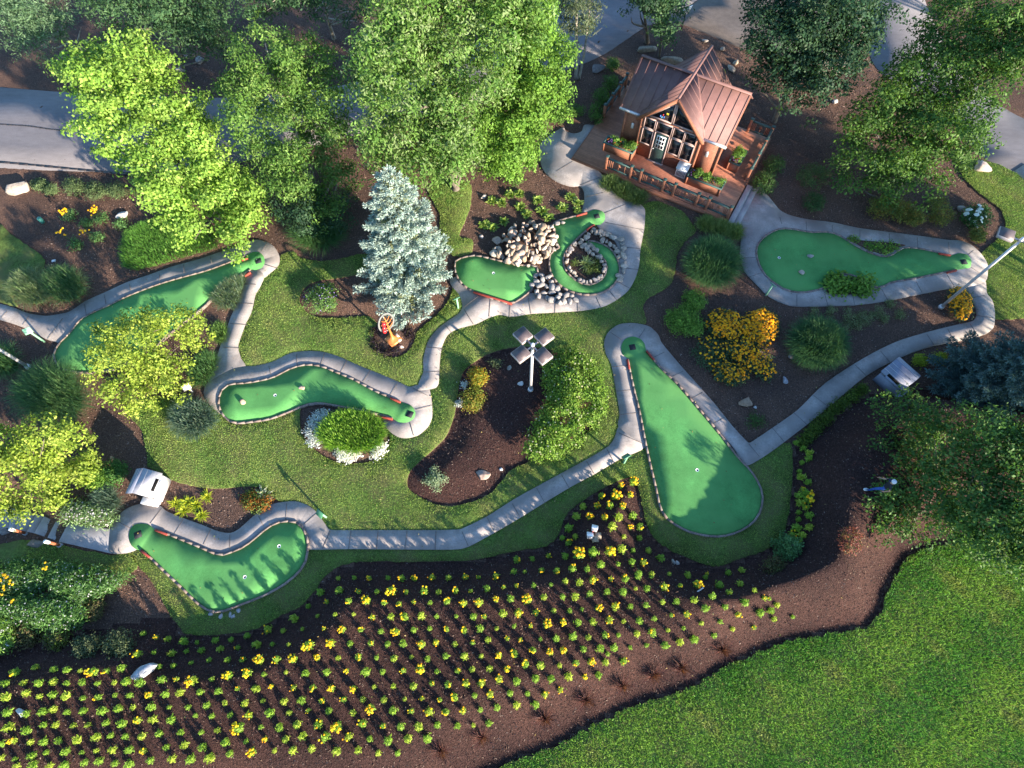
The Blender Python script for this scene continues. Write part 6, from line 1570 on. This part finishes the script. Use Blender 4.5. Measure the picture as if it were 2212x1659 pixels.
# ------------------------------------------------------------------ lamps, signs, huts
def lamp(label, px, py, rot, h=4.85, heads=(0, 1, 2, 3)):
    b = WG(px, py); rt = empty('lamp_post', b, label, 'lamp post', 'lamp posts of the course')
    m = MB(); m.tube([b - [0, 0, .1], b + [0, 0, h*.5], b + [0, 0, h]], [.085, .078, .068], 12); child(m.build('pole', M_POLE, smooth=True), rt)
    m = MB(); m.tube([b + [0, 0, .0], b + [0, 0, .16]], [.16, .14], 12); child(m.build('base_collar', M_POLE), rt)
    m = MB(); m.tube([b + [0, 0, h - .05], b + [0, 0, h + .14]], [.095, .085], 10); m.ball(b + [0, 0, h + .14], .085, seg=10, rings=6); child(m.build('pole_cap', M_PAINTW), rt)
    for k in heads:
        a = rot + PI/2*k; d = np.array([math.cos(a), math.sin(a), 0]); s = np.array([-d[1], d[0], 0])
        m = MB(); m.bar(b + [0, 0, h - .02] + d*.06, b + [0, 0, h - .02] + d*.36, .07, .07); child(m.build('arm', M_LAMPEDGE), rt)
        c = b + np.array([0, 0, h + .02]) + d*.70
        m = MB(); m.box(c, (.70, .66, .17), d, s, NU); hd = child(m.build('lamp_head', M_LAMPEDGE, bevel=.012), rt)
        m = MB(); m.box(c + [0, 0, .094], (.655, .615, .02), d, s, NU); m.build('housing_lid', M_LAMPHEAD).parent = hd
        m = MB(); m.box(c - [0, 0, .09], (.6, .56, .015), d, s, NU); m.build('lens', M_WHITE).parent = hd
    return rt


lamp('four-headed lamp post in the dark bed beside the crescent hedge', 1146, 842, math.radians(40))
lamp('twin-headed lamp post reaching out of the right edge beside orange flowers', 2032, 664, math.radians(150), 5.95, (0, 2))
lamp('lamp post at the left edge above the big green grass clump', 62, 793, math.radians(40))


def hole_sign(label, px, py, face, bm_=None, h=1.05):
    b = WG(px, py); rt = empty('hole_sign', b, label, 'sign', 'hole signs of the course')
    a = math.radians(face); d = np.array([math.cos(a), math.sin(a), 0]); s = np.array([-d[1], d[0], 0])
    m = MB(); m.box(b + [0, 0, h*.45], (.09, .09, h*.9 + .1), d, s, NU); child(m.build('post', bm_ or M_SIGNP, bevel=.006), rt)
    n = nrm(d*.75 + NU*.66); up = np.cross(s, n) * -1
    c = b + np.array([0, 0, h*.95]) + d*.06
    m = MB(); m.box(c, (.05, .40, .34), n, s, np.cross(n, s)); child(m.build('board', bm_ or M_SIGNG, bevel=.008), rt)
    return rt


hole_sign('green sign on a post right of the boomerang green path', 705.5, 1118, 230)
hole_sign('green sign on a post where straight path meets the teardrop green', 1347, 1001, 120)
hole_sign('green sign on a post between blue spruce and pond green', 990, 667, 120)
hole_sign('pale sign on a post at the edge of the lower yellow-leaved tree shadow', 416, 846, 300, M_POLE, .75)
hole_sign('pale green sign on a long post where the left path forks', 96, 738, 300, M_SIGNP, 1.35)
hole_sign('green sign on a post on the path left of the right green', 1654, 638, 40)


def hut(label, B1, B2, width, mat_roof, mat_wall, mat_far, flip=1):
    """gabled box hut: long lower wall from B1 to B2, built away from the sunlit side"""
    B1 = np.array([B1[0], B1[1], 0]); B2 = np.array([B2[0], B2[1], 0]); a = nrm(B2 - B1); L = np.linalg.norm(B2 - B1)
    w = np.array([-a[1], a[0], 0]) * flip; eh, rh = 1.02, 1.5
    rt = empty('slotted_hut', (B1 + B2)/2 + w*width/2, label, 'hut', 'wooden huts with slotted sides')
    P = lambda u, v, z: B1 + a*u + w*v + NU*z
    m = MB()
    m.prism([P(.06, .05, 0), P(.06, width - .05, 0), P(.06, width - .05, eh), P(.06, width/2, rh - .04), P(.06, .05, eh)], a*(L - .16))
    child(m.build('body', mat_wall), rt)
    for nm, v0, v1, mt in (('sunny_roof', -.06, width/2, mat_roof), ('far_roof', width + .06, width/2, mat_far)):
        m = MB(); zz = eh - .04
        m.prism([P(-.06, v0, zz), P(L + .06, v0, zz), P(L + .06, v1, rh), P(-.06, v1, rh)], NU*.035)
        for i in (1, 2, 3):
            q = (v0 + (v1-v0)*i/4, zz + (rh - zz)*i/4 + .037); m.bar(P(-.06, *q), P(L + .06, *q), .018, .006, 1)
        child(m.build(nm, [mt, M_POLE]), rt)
    # front panel with slot
    m = MB()
    m.box(P(L/2, .02, .40), (L, .05, .8), a, w, NU); m.box(P(L*.12, .02, .9), (L*.24, .05, .2), a, w, NU); m.box(P(L*.88, .02, .9), (L*.24, .05, .2), a, w, NU)
    child(m.build('front_panel', mat_wall), rt)
    sl = nrm(w*(width/2 + .06) + NU*(rh - eh + .04)); m = MB(); m.box(P(L/2, -.06, eh - .04) + sl*.10 + NU*.042, (L*.55, .15, .012), a, sl, np.cross(a, sl)); child(m.build('slot', M_DARK), rt)  # flat dark plate on the roof, painted for the shade inside the opening
    m = MB(); m.box(P(L/2, -.09, eh - .03), (L*.55, .09, .05), a, w, NU); child(m.build('slot_lip', mat_wall), rt)
    m = MB(); m.box(P(L + .14, width*.36, .16), (.34, width*.66, .32), a, w, NU); child(m.build('step_box', mat_wall, bevel=.01), rt)
    return rt


hut('white painted wooden hut with slot and gabled plank roof by the left lily bed', W(371, 1037)[:2], W(351, 1084)[:2], 1.25, M_PLANK, M_PAINTW, M_PLANKSHADE, flip=-1)  # far roof slope carries its shade in the colour
hut('wooden hut tinted with the blue of its shade, with slot by the lower right path', W(1884, 820)[:2], W(1925, 858)[:2], 1.35, M_PLANKSHADE, M_PLANKSHADE, M_PLANKSHADE, flip=1)

# bollards by the steps
for px, py, lb in ((131, 1178, 'rust coloured bollard with white top beside the dark oval boulder'), (57, 1152, 'rust coloured bollard with white top at the foot of the steps')):
    b = WG(px, py); b[2] += .07; rt = empty('bollard', b, lb, 'bollard', 'bollards by the steps')
    m = MB(); m.tube([b - [0, 0, .2], b + [0, 0, .05]], [.13, .12], 12); child(m.build('footing', M_STEP), rt)
    m = MB(); m.tube([b + [0, 0, .05], b + [0, 0, .72]], [.075, .07], 12); child(m.build('post', surf('rust_post', (.30, .095, .04), .7, .3, ((8, .25),))), rt)
    m = MB(); m.tube([b + [0, 0, .72], b + [0, 0, .98]], [.085, .085], 12); child(m.build('light_head', M_WHITE), rt)
# utility bits in the left bed
rt = empty('utility_cover', WG(93, 480), 'round teal green utility cap in the left mulch bed', 'utility cap')
b = np.array(rt.location); m = MB(); m.tube([b, b + [0, 0, .35]], [.13, .13], 12); m.ball(b + [0, 0, .35], .14, seg=12, rings=6, sc=(1, 1, .5)); child(m.build('cap', M_UTIL, smooth=True), rt)
rt = empty('marker_tag', WG(119, 566), 'little white tag in the mulch beside the left lawn corner', 'tag')
b = np.array(rt.location); m = MB(); m.box(b + [0, 0, .12], (.22, .16, .03), nrm(np.array([1, .3, .0])), None, nrm(np.array([-.0, .0, 1]))); child(m.build('plate', M_PAINTW), rt)
m = MB(); m.tube([b, b + [0, 0, .11]], [.02, .02], 6); child(m.build('stake', M_PAINTW), rt)
rt = empty('marker_stick', WG(1511, 1275), 'white plastic stick lying among the right marigold rows', 'stick')
b = np.array(rt.location) + [0, 0, .06]; m = MB(); m.tube([b + [-.16, -.1, 0], b + [.16, .1, .03]], [.03, .03], 8); child(m.build('stick', M_PAINTW), rt)

# floodlight pair in the marigold bed
g = WG(1280, 1155); rt = empty('floodlight', g, 'pair of garden floodlights with white square faces among the marigolds', 'floodlight')
for dx, dy, dz, sc, fa in ((.10, .30, .28, 1, 255), (-.14, -.02, .24, 1, 262)):
    c = g + np.array([dx, dy, dz]); a = math.radians(fa - 180); d = nrm(np.array([math.cos(a), math.sin(a), .9])); s = nrm(np.cross(d, NU)); t = np.cross(s, d)
    m = MB(); m.box(c, (.06, .30, .30), d, s, t); child(m.build('lamp_face', M_WHITE, bevel=.01), rt)
    m = MB(); m.box(c - d*.11, (.16, .26, .26), d, s, t); child(m.build('lamp_body', M_LAMPEDGE, bevel=.02), rt)
for dx, dy in ((.12, -.22), (.26, -.08)):
    m = MB(); P = []
    for k in range(9):
        t = PI * k / 8; P.append(g + np.array([dx + .17*math.cos(t), dy - .02*k/8, .05 + .2*math.sin(t)]))
    for a, b in zip(P[:-1], P[1:]): m.bar(a, b, .30, .02, up=(0, 1, 0.01) if False else (0, 0, 1))
    child(m.build('hood', M_TAN), rt)
m = MB(); m.tube([g + [0, .1, 0], g + [0, .12, .22]], [.035, .03], 8); child(m.build('bracket', M_BERRY), rt)

# sculpture
s0 = WG(849.5, 734); rt = empty('sculpture', s0, 'orange flared sculpture with a steel leaf-shaped ring and red fruits', 'sculpture')
m = MB(); sq = lambda z, r: [s0 + np.array([r*math.cos(PI/4*0 + PI/2*k), r*math.sin(PI/2*k), z]) for k in range(4)]
m.add(sq(0, .50) + sq(.10, .50), [(0, 1, 5, 4), (1, 2, 6, 5), (2, 3, 7, 6), (3, 0, 4, 7), (4, 5, 6, 7)]); child(m.build('plinth', M_ORANGE), rt)
m = MB(); lv = [(.10, .42), (.16, .30), (.26, .19), (.42, .11), (.7, .07), (1.1, .055)]
V = []; F = []
for z, r in lv: V += sq(z, r)
for i in range(len(lv)-1):
    for k in range(4): F.append((4*i+k, 4*i+(k+1) % 4, 4*i+4+(k+1) % 4, 4*i+4+k))
m.add(V, F)
sd = nrm(np.array([-.62, .78, 0])); ctr = s0 + np.array([0, 0, 1.75]) + sd*.1
P = smooth_open(np.array([s0 + [0, 0, 1.05], s0 + [0, 0, 1.4] + sd*.05, s0 + [0, 0, 1.85] - sd*.02, s0 + [0, 0, 2.25] + sd*.12]), 5)
m.tube(P, np.linspace(.055, .02, len(P)), 8); child(m.build('stem', M_ORANGE), rt)
pd = nrm(np.array([.73, .68, 0]))                       # the ring's plane faces the sun side
m = MB(); P = [ctr + pd*(.46*math.cos(t)*(1 - .12*math.sin(t))) + NU*(.74*math.sin(t)) for t in np.linspace(0, 2*PI, 41)]
for a, b in zip(P[:-1], P[1:]): m.bar(a, b, .10, .05, up=tuple(nrm(np.cross(pd, NU))))
child(m.build('ring', M_STEEL), rt)
for z, sg, r in ((1.35, 1, .34), (1.35, -1, .34), (1.7, 1, .36), (1.7, -1, .36), (2.0, 1, .24), (2.0, -1, .24)):
    a = s0 + [0, 0, z]; b = s0 + pd*sg*r + NU*(z + .22)
    m = MB(); m.tube(smooth_open(np.array([a, (a+b)/2 - [0, 0, .06], b]), 4), np.linspace(.03, .015, 9), 6); child(m.build('twig', M_ORANGE), rt)
for q in ((-.26, 1.62), (-.30, 1.35), (-.20, 1.95)):
    m = MB(); m.ball(s0 + pd*q[0] + NU*q[1] - sd*.05, .12, seg=12, rings=8, sc=(1, 1, 1.25)); child(m.build('fruit', M_BERRY, smooth=True), rt)

# ------------------------------------------------------------------ person walking under the right tree
def person():
    f = WG(1876, 1056); hd = W(1926, 1026, f[2] + 1.6); z0 = f[2]
    fw = nrm(np.array([-.80, .45, 0])); sd = np.array([-fw[1], fw[0], 0])
    c = f + fw*-.30
    def at(x, y, z): return c + fw*x + sd*y + NU*z
    J = {'pelvis': at(0, 0, .95), 'waist': at(.0, 0, 1.08), 'chest': at(.03, 0, 1.30), 'neck': at(.04, 0, 1.48), 'head': at(.07, 0, 1.60), 'crown': at(.06, 0, 1.74),
         'hipL': at(.02, .10, .90), 'kneeL': at(.22, .10, .50), 'ankL': at(.32, .10, .09), 'toeL': at(.50, .11, .03),
         'hipR': at(-.02, -.10, .90), 'kneeR': at(-.05, -.10, .47), 'ankR': at(-.32, -.10, .14), 'toeR': at(-.20, -.11, .02),
         'shL': at(.03, .19, 1.42), 'elL': at(-.10, .24, 1.14), 'wrL': at(-.02, .24, .90), 'paL': at(.02, .235, .82),
         'shR': at(.03, -.19, 1.42), 'elR': at(.10, -.26, 1.15), 'wrR': at(.30, -.24, 1.02), 'paR': at(.38, -.235, 1.01)}
    R = {'pelvis': .135, 'waist': .125, 'chest': .15, 'neck': .055, 'head': .095, 'crown': .07, 'hipL': .09, 'kneeL': .06, 'ankL': .042, 'toeL': .035, 'hipR': .09, 'kneeR': .06, 'ankR': .042, 'toeR': .035,
         'shL': .062, 'elL': .043, 'wrL': .028, 'paL': .032, 'shR': .062, 'elR': .043, 'wrR': .028, 'paR': .032}
    E = [('pelvis', 'waist'), ('waist', 'chest'), ('chest', 'neck'), ('neck', 'head'), ('head', 'crown'), ('pelvis', 'hipL'), ('hipL', 'kneeL'), ('kneeL', 'ankL'), ('ankL', 'toeL'), ('pelvis', 'hipR'), ('hipR', 'kneeR'), ('kneeR', 'ankR'), ('ankR', 'toeR'),
         ('chest', 'shL'), ('shL', 'elL'), ('elL', 'wrL'), ('wrL', 'paL'), ('chest', 'shR'), ('shR', 'elR'), ('elR', 'wrR'), ('wrR', 'paR')]
    for S, pd_ in (('L', nrm(J['paL'] - J['wrL'])), ('R', nrm(J['paR'] - J['wrR']))):
        across = fw if S == 'L' else nrm(np.cross(pd_, sd))
        for k, (off, ln) in enumerate(((-.027, .055), (-.009, .068), (.009, .064), (.027, .05))):
            a = 'f%s%da' % (S, k); b = 'f%s%db' % (S, k)
            J[a] = J['pa' + S] + pd_*.04 + across*off; J[b] = J[a] + pd_*ln + sd*(-.02 if S == 'L' else .02); R[a] = .010; R[b] = .008
            E += [('pa' + S, a), (a, b)]
        a = 'f%sta' % S; J[a] = J['pa' + S] + across*.05 + pd_*.02; R[a] = .011; E.append(('pa' + S, a))
        b = 'f%stb' % S; J[b] = J[a] + across*.015 + pd_*.04; R[b] = .009; E.append((a, b))
    names = list(J); me = bpy.data.meshes.new('person')
    me.from_pydata([tuple(J[n] - f) for n in names], [(names.index(a), names.index(b)) for a, b in E], [])
    o = bpy.data.objects.new('person', me); link(o); o.location = f
    sk = o.modifiers.new('skin', 'SKIN'); sub = o.modifiers.new('sub', 'SUBSURF'); sub.levels = sub.render_levels = 2
    for i, n in enumerate(names):
        v = me.skin_vertices[0].data[i]; v.radius = (R[n], R[n]); v.use_root = n == 'pelvis'
    dg = bpy.context.evaluated_depsgraph_get(); ev = o.evaluated_get(dg)
    nm = bpy.data.meshes.new_from_object(ev); o.modifiers.clear(); o.data = nm
    ms = [surf('skin', (.45, .25, .17), .6), surf('blue_jeans', (.035, .085, .30), .85, .2, ((14, .3),)), surf('dark_shirt', (.02, .022, .03), .85)]
    nm.materials.clear()
    for m_ in ms: nm.materials.append(m_)
    for p_ in nm.polygons:
        q = np.array(p_.center[:]) + f - c; y = abs(q @ sd); z = q[2]; x = q @ fw
        mi = 0
        if z < .98 and y < .2: mi = 1
        elif z < 1.47 and (y < .26 and z > 1.13 or y < .185): mi = 2
        if z < .08: mi = 1
        p_.material_index = mi; p_.use_smooth = True
    tag(o, 'person in blue jeans and dark top walking under the right tree', 'person')
    def kid(m_, name, mat): 
        k = m_.build(name, mat, smooth=True); k.parent = o; k.matrix_parent_inverse = Matrix.Translation(Vector(f)).inverted(); return k
    m_ = MB(); h = J['head']; m_.ball(h + NU*.045 - fw*.018, .108, seg=14, rings=10, sc=(1, 1, 1.0)); kid(m_, 'cap', surf('white_cap', (.6, .6, .64), .7))
    m_ = MB(); m_.box(h + fw*.13 + NU*.02, (.10, .14, .015), fw, sd, NU); kid(m_, 'cap_peak', surf('navy_peak', (.02, .025, .07), .7))
    m_ = MB(); m_.ball(h + fw*.10 - NU*.03, .018, seg=6, rings=4); kid(m_, 'nose', ms[0])
    for sg in (-1, 1):
        m_ = MB(); m_.ball(h + fw*.088 + sd*sg*.032 - NU*.0, .011, seg=6, rings=4); kid(m_, 'eye', M_DARK)
        m_ = MB(); m_.ball(h + sd*sg*.098 - NU*.015, .022, seg=6, rings=4, sc=(1, .5, 1.4)); kid(m_, 'ear', ms[0])
    m_ = MB(); m_.box(h + fw*.09 - NU*.065, (.012, .045, .01), fw, sd, NU); kid(m_, 'mouth', surf('lip', (.3, .1, .09), .6))
    for t, a in (('toeL', 'ankL'), ('toeR', 'ankR')):
        m_ = MB(); m_.ball((J[t] + J[a])/2 - NU*.01, .1, seg=10, rings=6, sc=(1.35, .75, .55)); kid(m_, 'shoe', surf('pale_shoe', (.55, .56, .58), .6))


person()

# ------------------------------------------------------------------ mown grass and bark chips
solid = [wPaths[i] for i in wPaths]
for o_, t_ in ((G_A, T_A), (G_B, T_B), (G_C, T_C), (G_D, T_D), (G_E, T_E), (G_F1, []), (G_F2, T_F2)):
    w = smooth_closed(WA(o_ + t_), 3); c = w.mean(0); v = w - c
    solid.append(c + v * (1 + .10 / np.maximum(np.linalg.norm(v, axis=1, keepdims=True), .3)))


def fnoise(x, y, s, ph):
    return (np.sin(x*s + ph + 1.7*np.sin(y*s*.6 + ph)) * np.sin(y*s*1.13 + ph*2 + 1.3*np.sin(x*s*.7)) + .5*np.sin(x*s*2.3 + y*s*1.9 + ph*3)) / 1.5


def in_view(p, mg=60):
    c = (np.column_stack([p, np.zeros(len(p))]) - [0, 0, CAMH]) @ RC
    x = CX + FOC * c[:, 0] / -c[:, 2]; y = CY - FOC * c[:, 1] / -c[:, 2]
    return (x > -mg) & (x < 2212 + mg) & (y > -mg) & (y < 1659 + mg)


GV = []; GC = []
for li, w in enumerate(lawns):
    lo, hi = w.min(0), w.max(0); lo = np.maximum(lo, [-24, -6]); hi = np.minimum(hi, [34, 40])
    dens = 950 if li != 5 else 800
    n = int((hi - lo).prod() * dens)
    if n <= 0: continue
    p = rng.uniform(lo, hi, (n, 2)); p = p[in_view(p)]; p = p[inside(w, p)]
    ok = np.ones(len(p), bool)
    for s in solid: ok &= ~inside(s, p)
    if li in (0, 2):
        for b in bed_holes: ok &= ~inside(b, p)
    p = p[ok]; n = len(p)
    h = (.055 if li != 5 else .12) * rng.uniform(.6, 1.35, n); wd = (.02 if li != 5 else .025) * rng.uniform(.6, 1.5, n)
    a = rng.uniform(0, 2*PI, n); ln = h * rng.uniform(.2, 1.0, n); b = rng.uniform(0, 2*PI, n)
    z = LAWN_H + np.minimum(gz(p[:, 0], p[:, 1]), 0) - .01
    B = np.column_stack([p, z]); s = np.column_stack([np.cos(b), np.sin(b), 0*b]) * wd[:, None] / 2
    T = B + np.column_stack([np.cos(a)*ln, np.sin(a)*ln, h])
    GV.append(np.stack([B - s, B + s, T], 1).reshape(-1, 3))
    f = np.clip(.5 + .42*fnoise(p[:, 0], p[:, 1], .8, li) + .3*fnoise(p[:, 0], p[:, 1], 2.7, li + 2) + .22*fnoise(p[:, 0], p[:, 1], 9., li + 5) + rng.normal(0, .25, n), 0, 1)[:, None]
    g1, g2 = (np.array([.165, .32, .06]), np.array([.34, .42, .105])) if li != 5 else (np.array([.115, .30, .055]), np.array([.26, .42, .08]))
    if li == 5:
        u_ = p[:, 0]*.36 + p[:, 1]*-.93; f = np.clip(f + (.42*np.sin(u_*1.5 + .8*np.sin(p[:, 0]*.35)))[:, None], 0, 1)
    c = g1*(1-f) + g2*f
    dp = np.clip(fnoise(p[:, 0], p[:, 1], 1.45, li*2 + 11) * 1.4 - .62, 0, .6)[:, None] * rng.uniform(.4, 1.2, (n, 1))
    c = c*(1-dp) + np.array([.40, .36, .15])*dp
    dry = rng.random(n) < .06; c[dry] = [.34, .31, .14]
    GC.append(c * (rng.uniform(.62, 1.4, (n, 1)) * (1 + .22*fnoise(p[:, 0], p[:, 1], 13., li + 8)[:, None])))
GV = np.vstack(GV)
tag(mk('grass', GV, [np.arange(len(GV)).reshape(-1, 3)], M_BLADE, col=np.vstack(GC)), 'short mown grass covering the lawns between beds and paths', 'grass', kind='stuff')

n = 150000
p = rng.uniform([-30, -6], [32, 44], (n, 2)); p = p[in_view(p, 20)]
ok = np.ones(len(p), bool)
for s in solid + [smooth_closed(WA(R1), 2), smooth_closed(WA(R2), 2), smooth_closed(WA(R3), 2)]: ok &= ~inside(s, p)
for li, w in enumerate(lawns):
    m_ = inside(w, p)
    if li in (0, 2):
        for b in bed_holes: m_ &= ~inside(b, p)
    ok &= ~m_
p = p[ok]; n = len(p)
C3_ = np.column_stack([p, gz(p[:, 0], p[:, 1]) + rng.uniform(.012, .035, n)])
V, F = leaf_quads(C3_, np.array([0, 0, 1.]) + rng.standard_normal((n, 3)) * .45, rng.uniform(.05, .13, n), rng.uniform(.02, .045, n))
cols = pick_cols(n, [(.12, .078, .06), (.165, .105, .08), (.08, .057, .05), (.21, .14, .105), (.06, .046, .044), (.27, .20, .165)], .25)
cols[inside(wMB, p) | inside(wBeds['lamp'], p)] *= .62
tag(mk('bark_chips', V, [F], M_CHIP, col=cols), 'loose brown bark chips scattered over the beds', 'bark chips', kind='stuff')

n = 900
p = rng.uniform([-24, -3], [26, 38], (n, 2)); p = p[in_view(p, 5)]; n = len(p)
zl = np.maximum(gz(p[:, 0], p[:, 1]), 0) + .03
for s in solid: zl = np.where(inside(s, p), .15, zl)
for w in lawns: zl = np.where(inside(w, p) & (zl < .14), .12, zl)
V, F = leaf_quads(np.column_stack([p, zl + .01]), np.array([0, 0, 1.]) + rng.standard_normal((n, 3)) * .25, rng.uniform(.05, .11, n), rng.uniform(.03, .06, n))
tag(mk('fallen_leaves', V, [F], M_CHIP, col=pick_cols(n, [(.22, .16, .05), (.16, .09, .04), (.30, .24, .10), (.12, .13, .04)], .25)), 'scattered fallen leaves on paths, greens and lawns', 'leaves', kind='stuff')

# ------------------------------------------------------------------ light, sky, camera
sd_ = np.array([math.cos(SUN_AZ)*math.cos(SUN_EL), math.sin(SUN_AZ)*math.cos(SUN_EL), math.sin(SUN_EL)])
L_ = bpy.data.lights.new('sun', 'SUN'); L_.energy = 5.0; L_.angle = math.radians(.6); L_.color = (1., .87, .70)
lo_ = bpy.data.objects.new('sun', L_); link(lo_); lo_.rotation_euler = Vector(sd_).to_track_quat('Z', 'Y').to_euler()
wd_ = bpy.data.worlds.new('World'); scene.world = wd_; wd_.use_nodes = True
nt = wd_.node_tree; nt.nodes.clear()
sky = nt.nodes.new('ShaderNodeTexSky'); sky.sky_type = 'NISHITA'; sky.sun_disc = False
sky.sun_elevation = SUN_EL; sky.sun_rotation = PI/2 - SUN_AZ; sky.altitude = 200; sky.air_density = 1.0; sky.dust_density = .6; sky.ozone_density = 1.2
bg = nt.nodes.new('ShaderNodeBackground'); bg.inputs[1].default_value = .115
wo = nt.nodes.new('ShaderNodeOutputWorld'); mx = nt.nodes.new('ShaderNodeMix'); mx.data_type = 'RGBA'; mx.blend_type = 'MULTIPLY'; mx.inputs[0].default_value = 1.; mx.inputs[7].default_value = (.68, .92, 1.15, 1); nt.links.new(sky.outputs[0], mx.inputs[6]); nt.links.new(mx.outputs[2], bg.inputs[0]); nt.links.new(bg.outputs[0], wo.inputs[0])
cam = bpy.data.cameras.new('camera'); cam.sensor_width = 36; cam.lens = FOC / 2212 * 36; cam.clip_end = 1500; cam.clip_start = .5
co_ = bpy.data.objects.new('camera', cam); link(co_)
M4 = Matrix([[*RC[0], 0], [*RC[1], 0], [*RC[2], CAMH], [0, 0, 0, 1]]); co_.matrix_world = M4
scene.camera = co_
scene.view_settings.view_transform = 'Standard'; scene.view_settings.look = 'None'
scene.view_settings.exposure = 1.87; scene.view_settings.gamma = 1.0
scene.cycles.max_bounces = 6; scene.cycles.transparent_max_bounces = 4; scene.cycles.diffuse_bounces = 3
scene.cycles.use_denoising = True
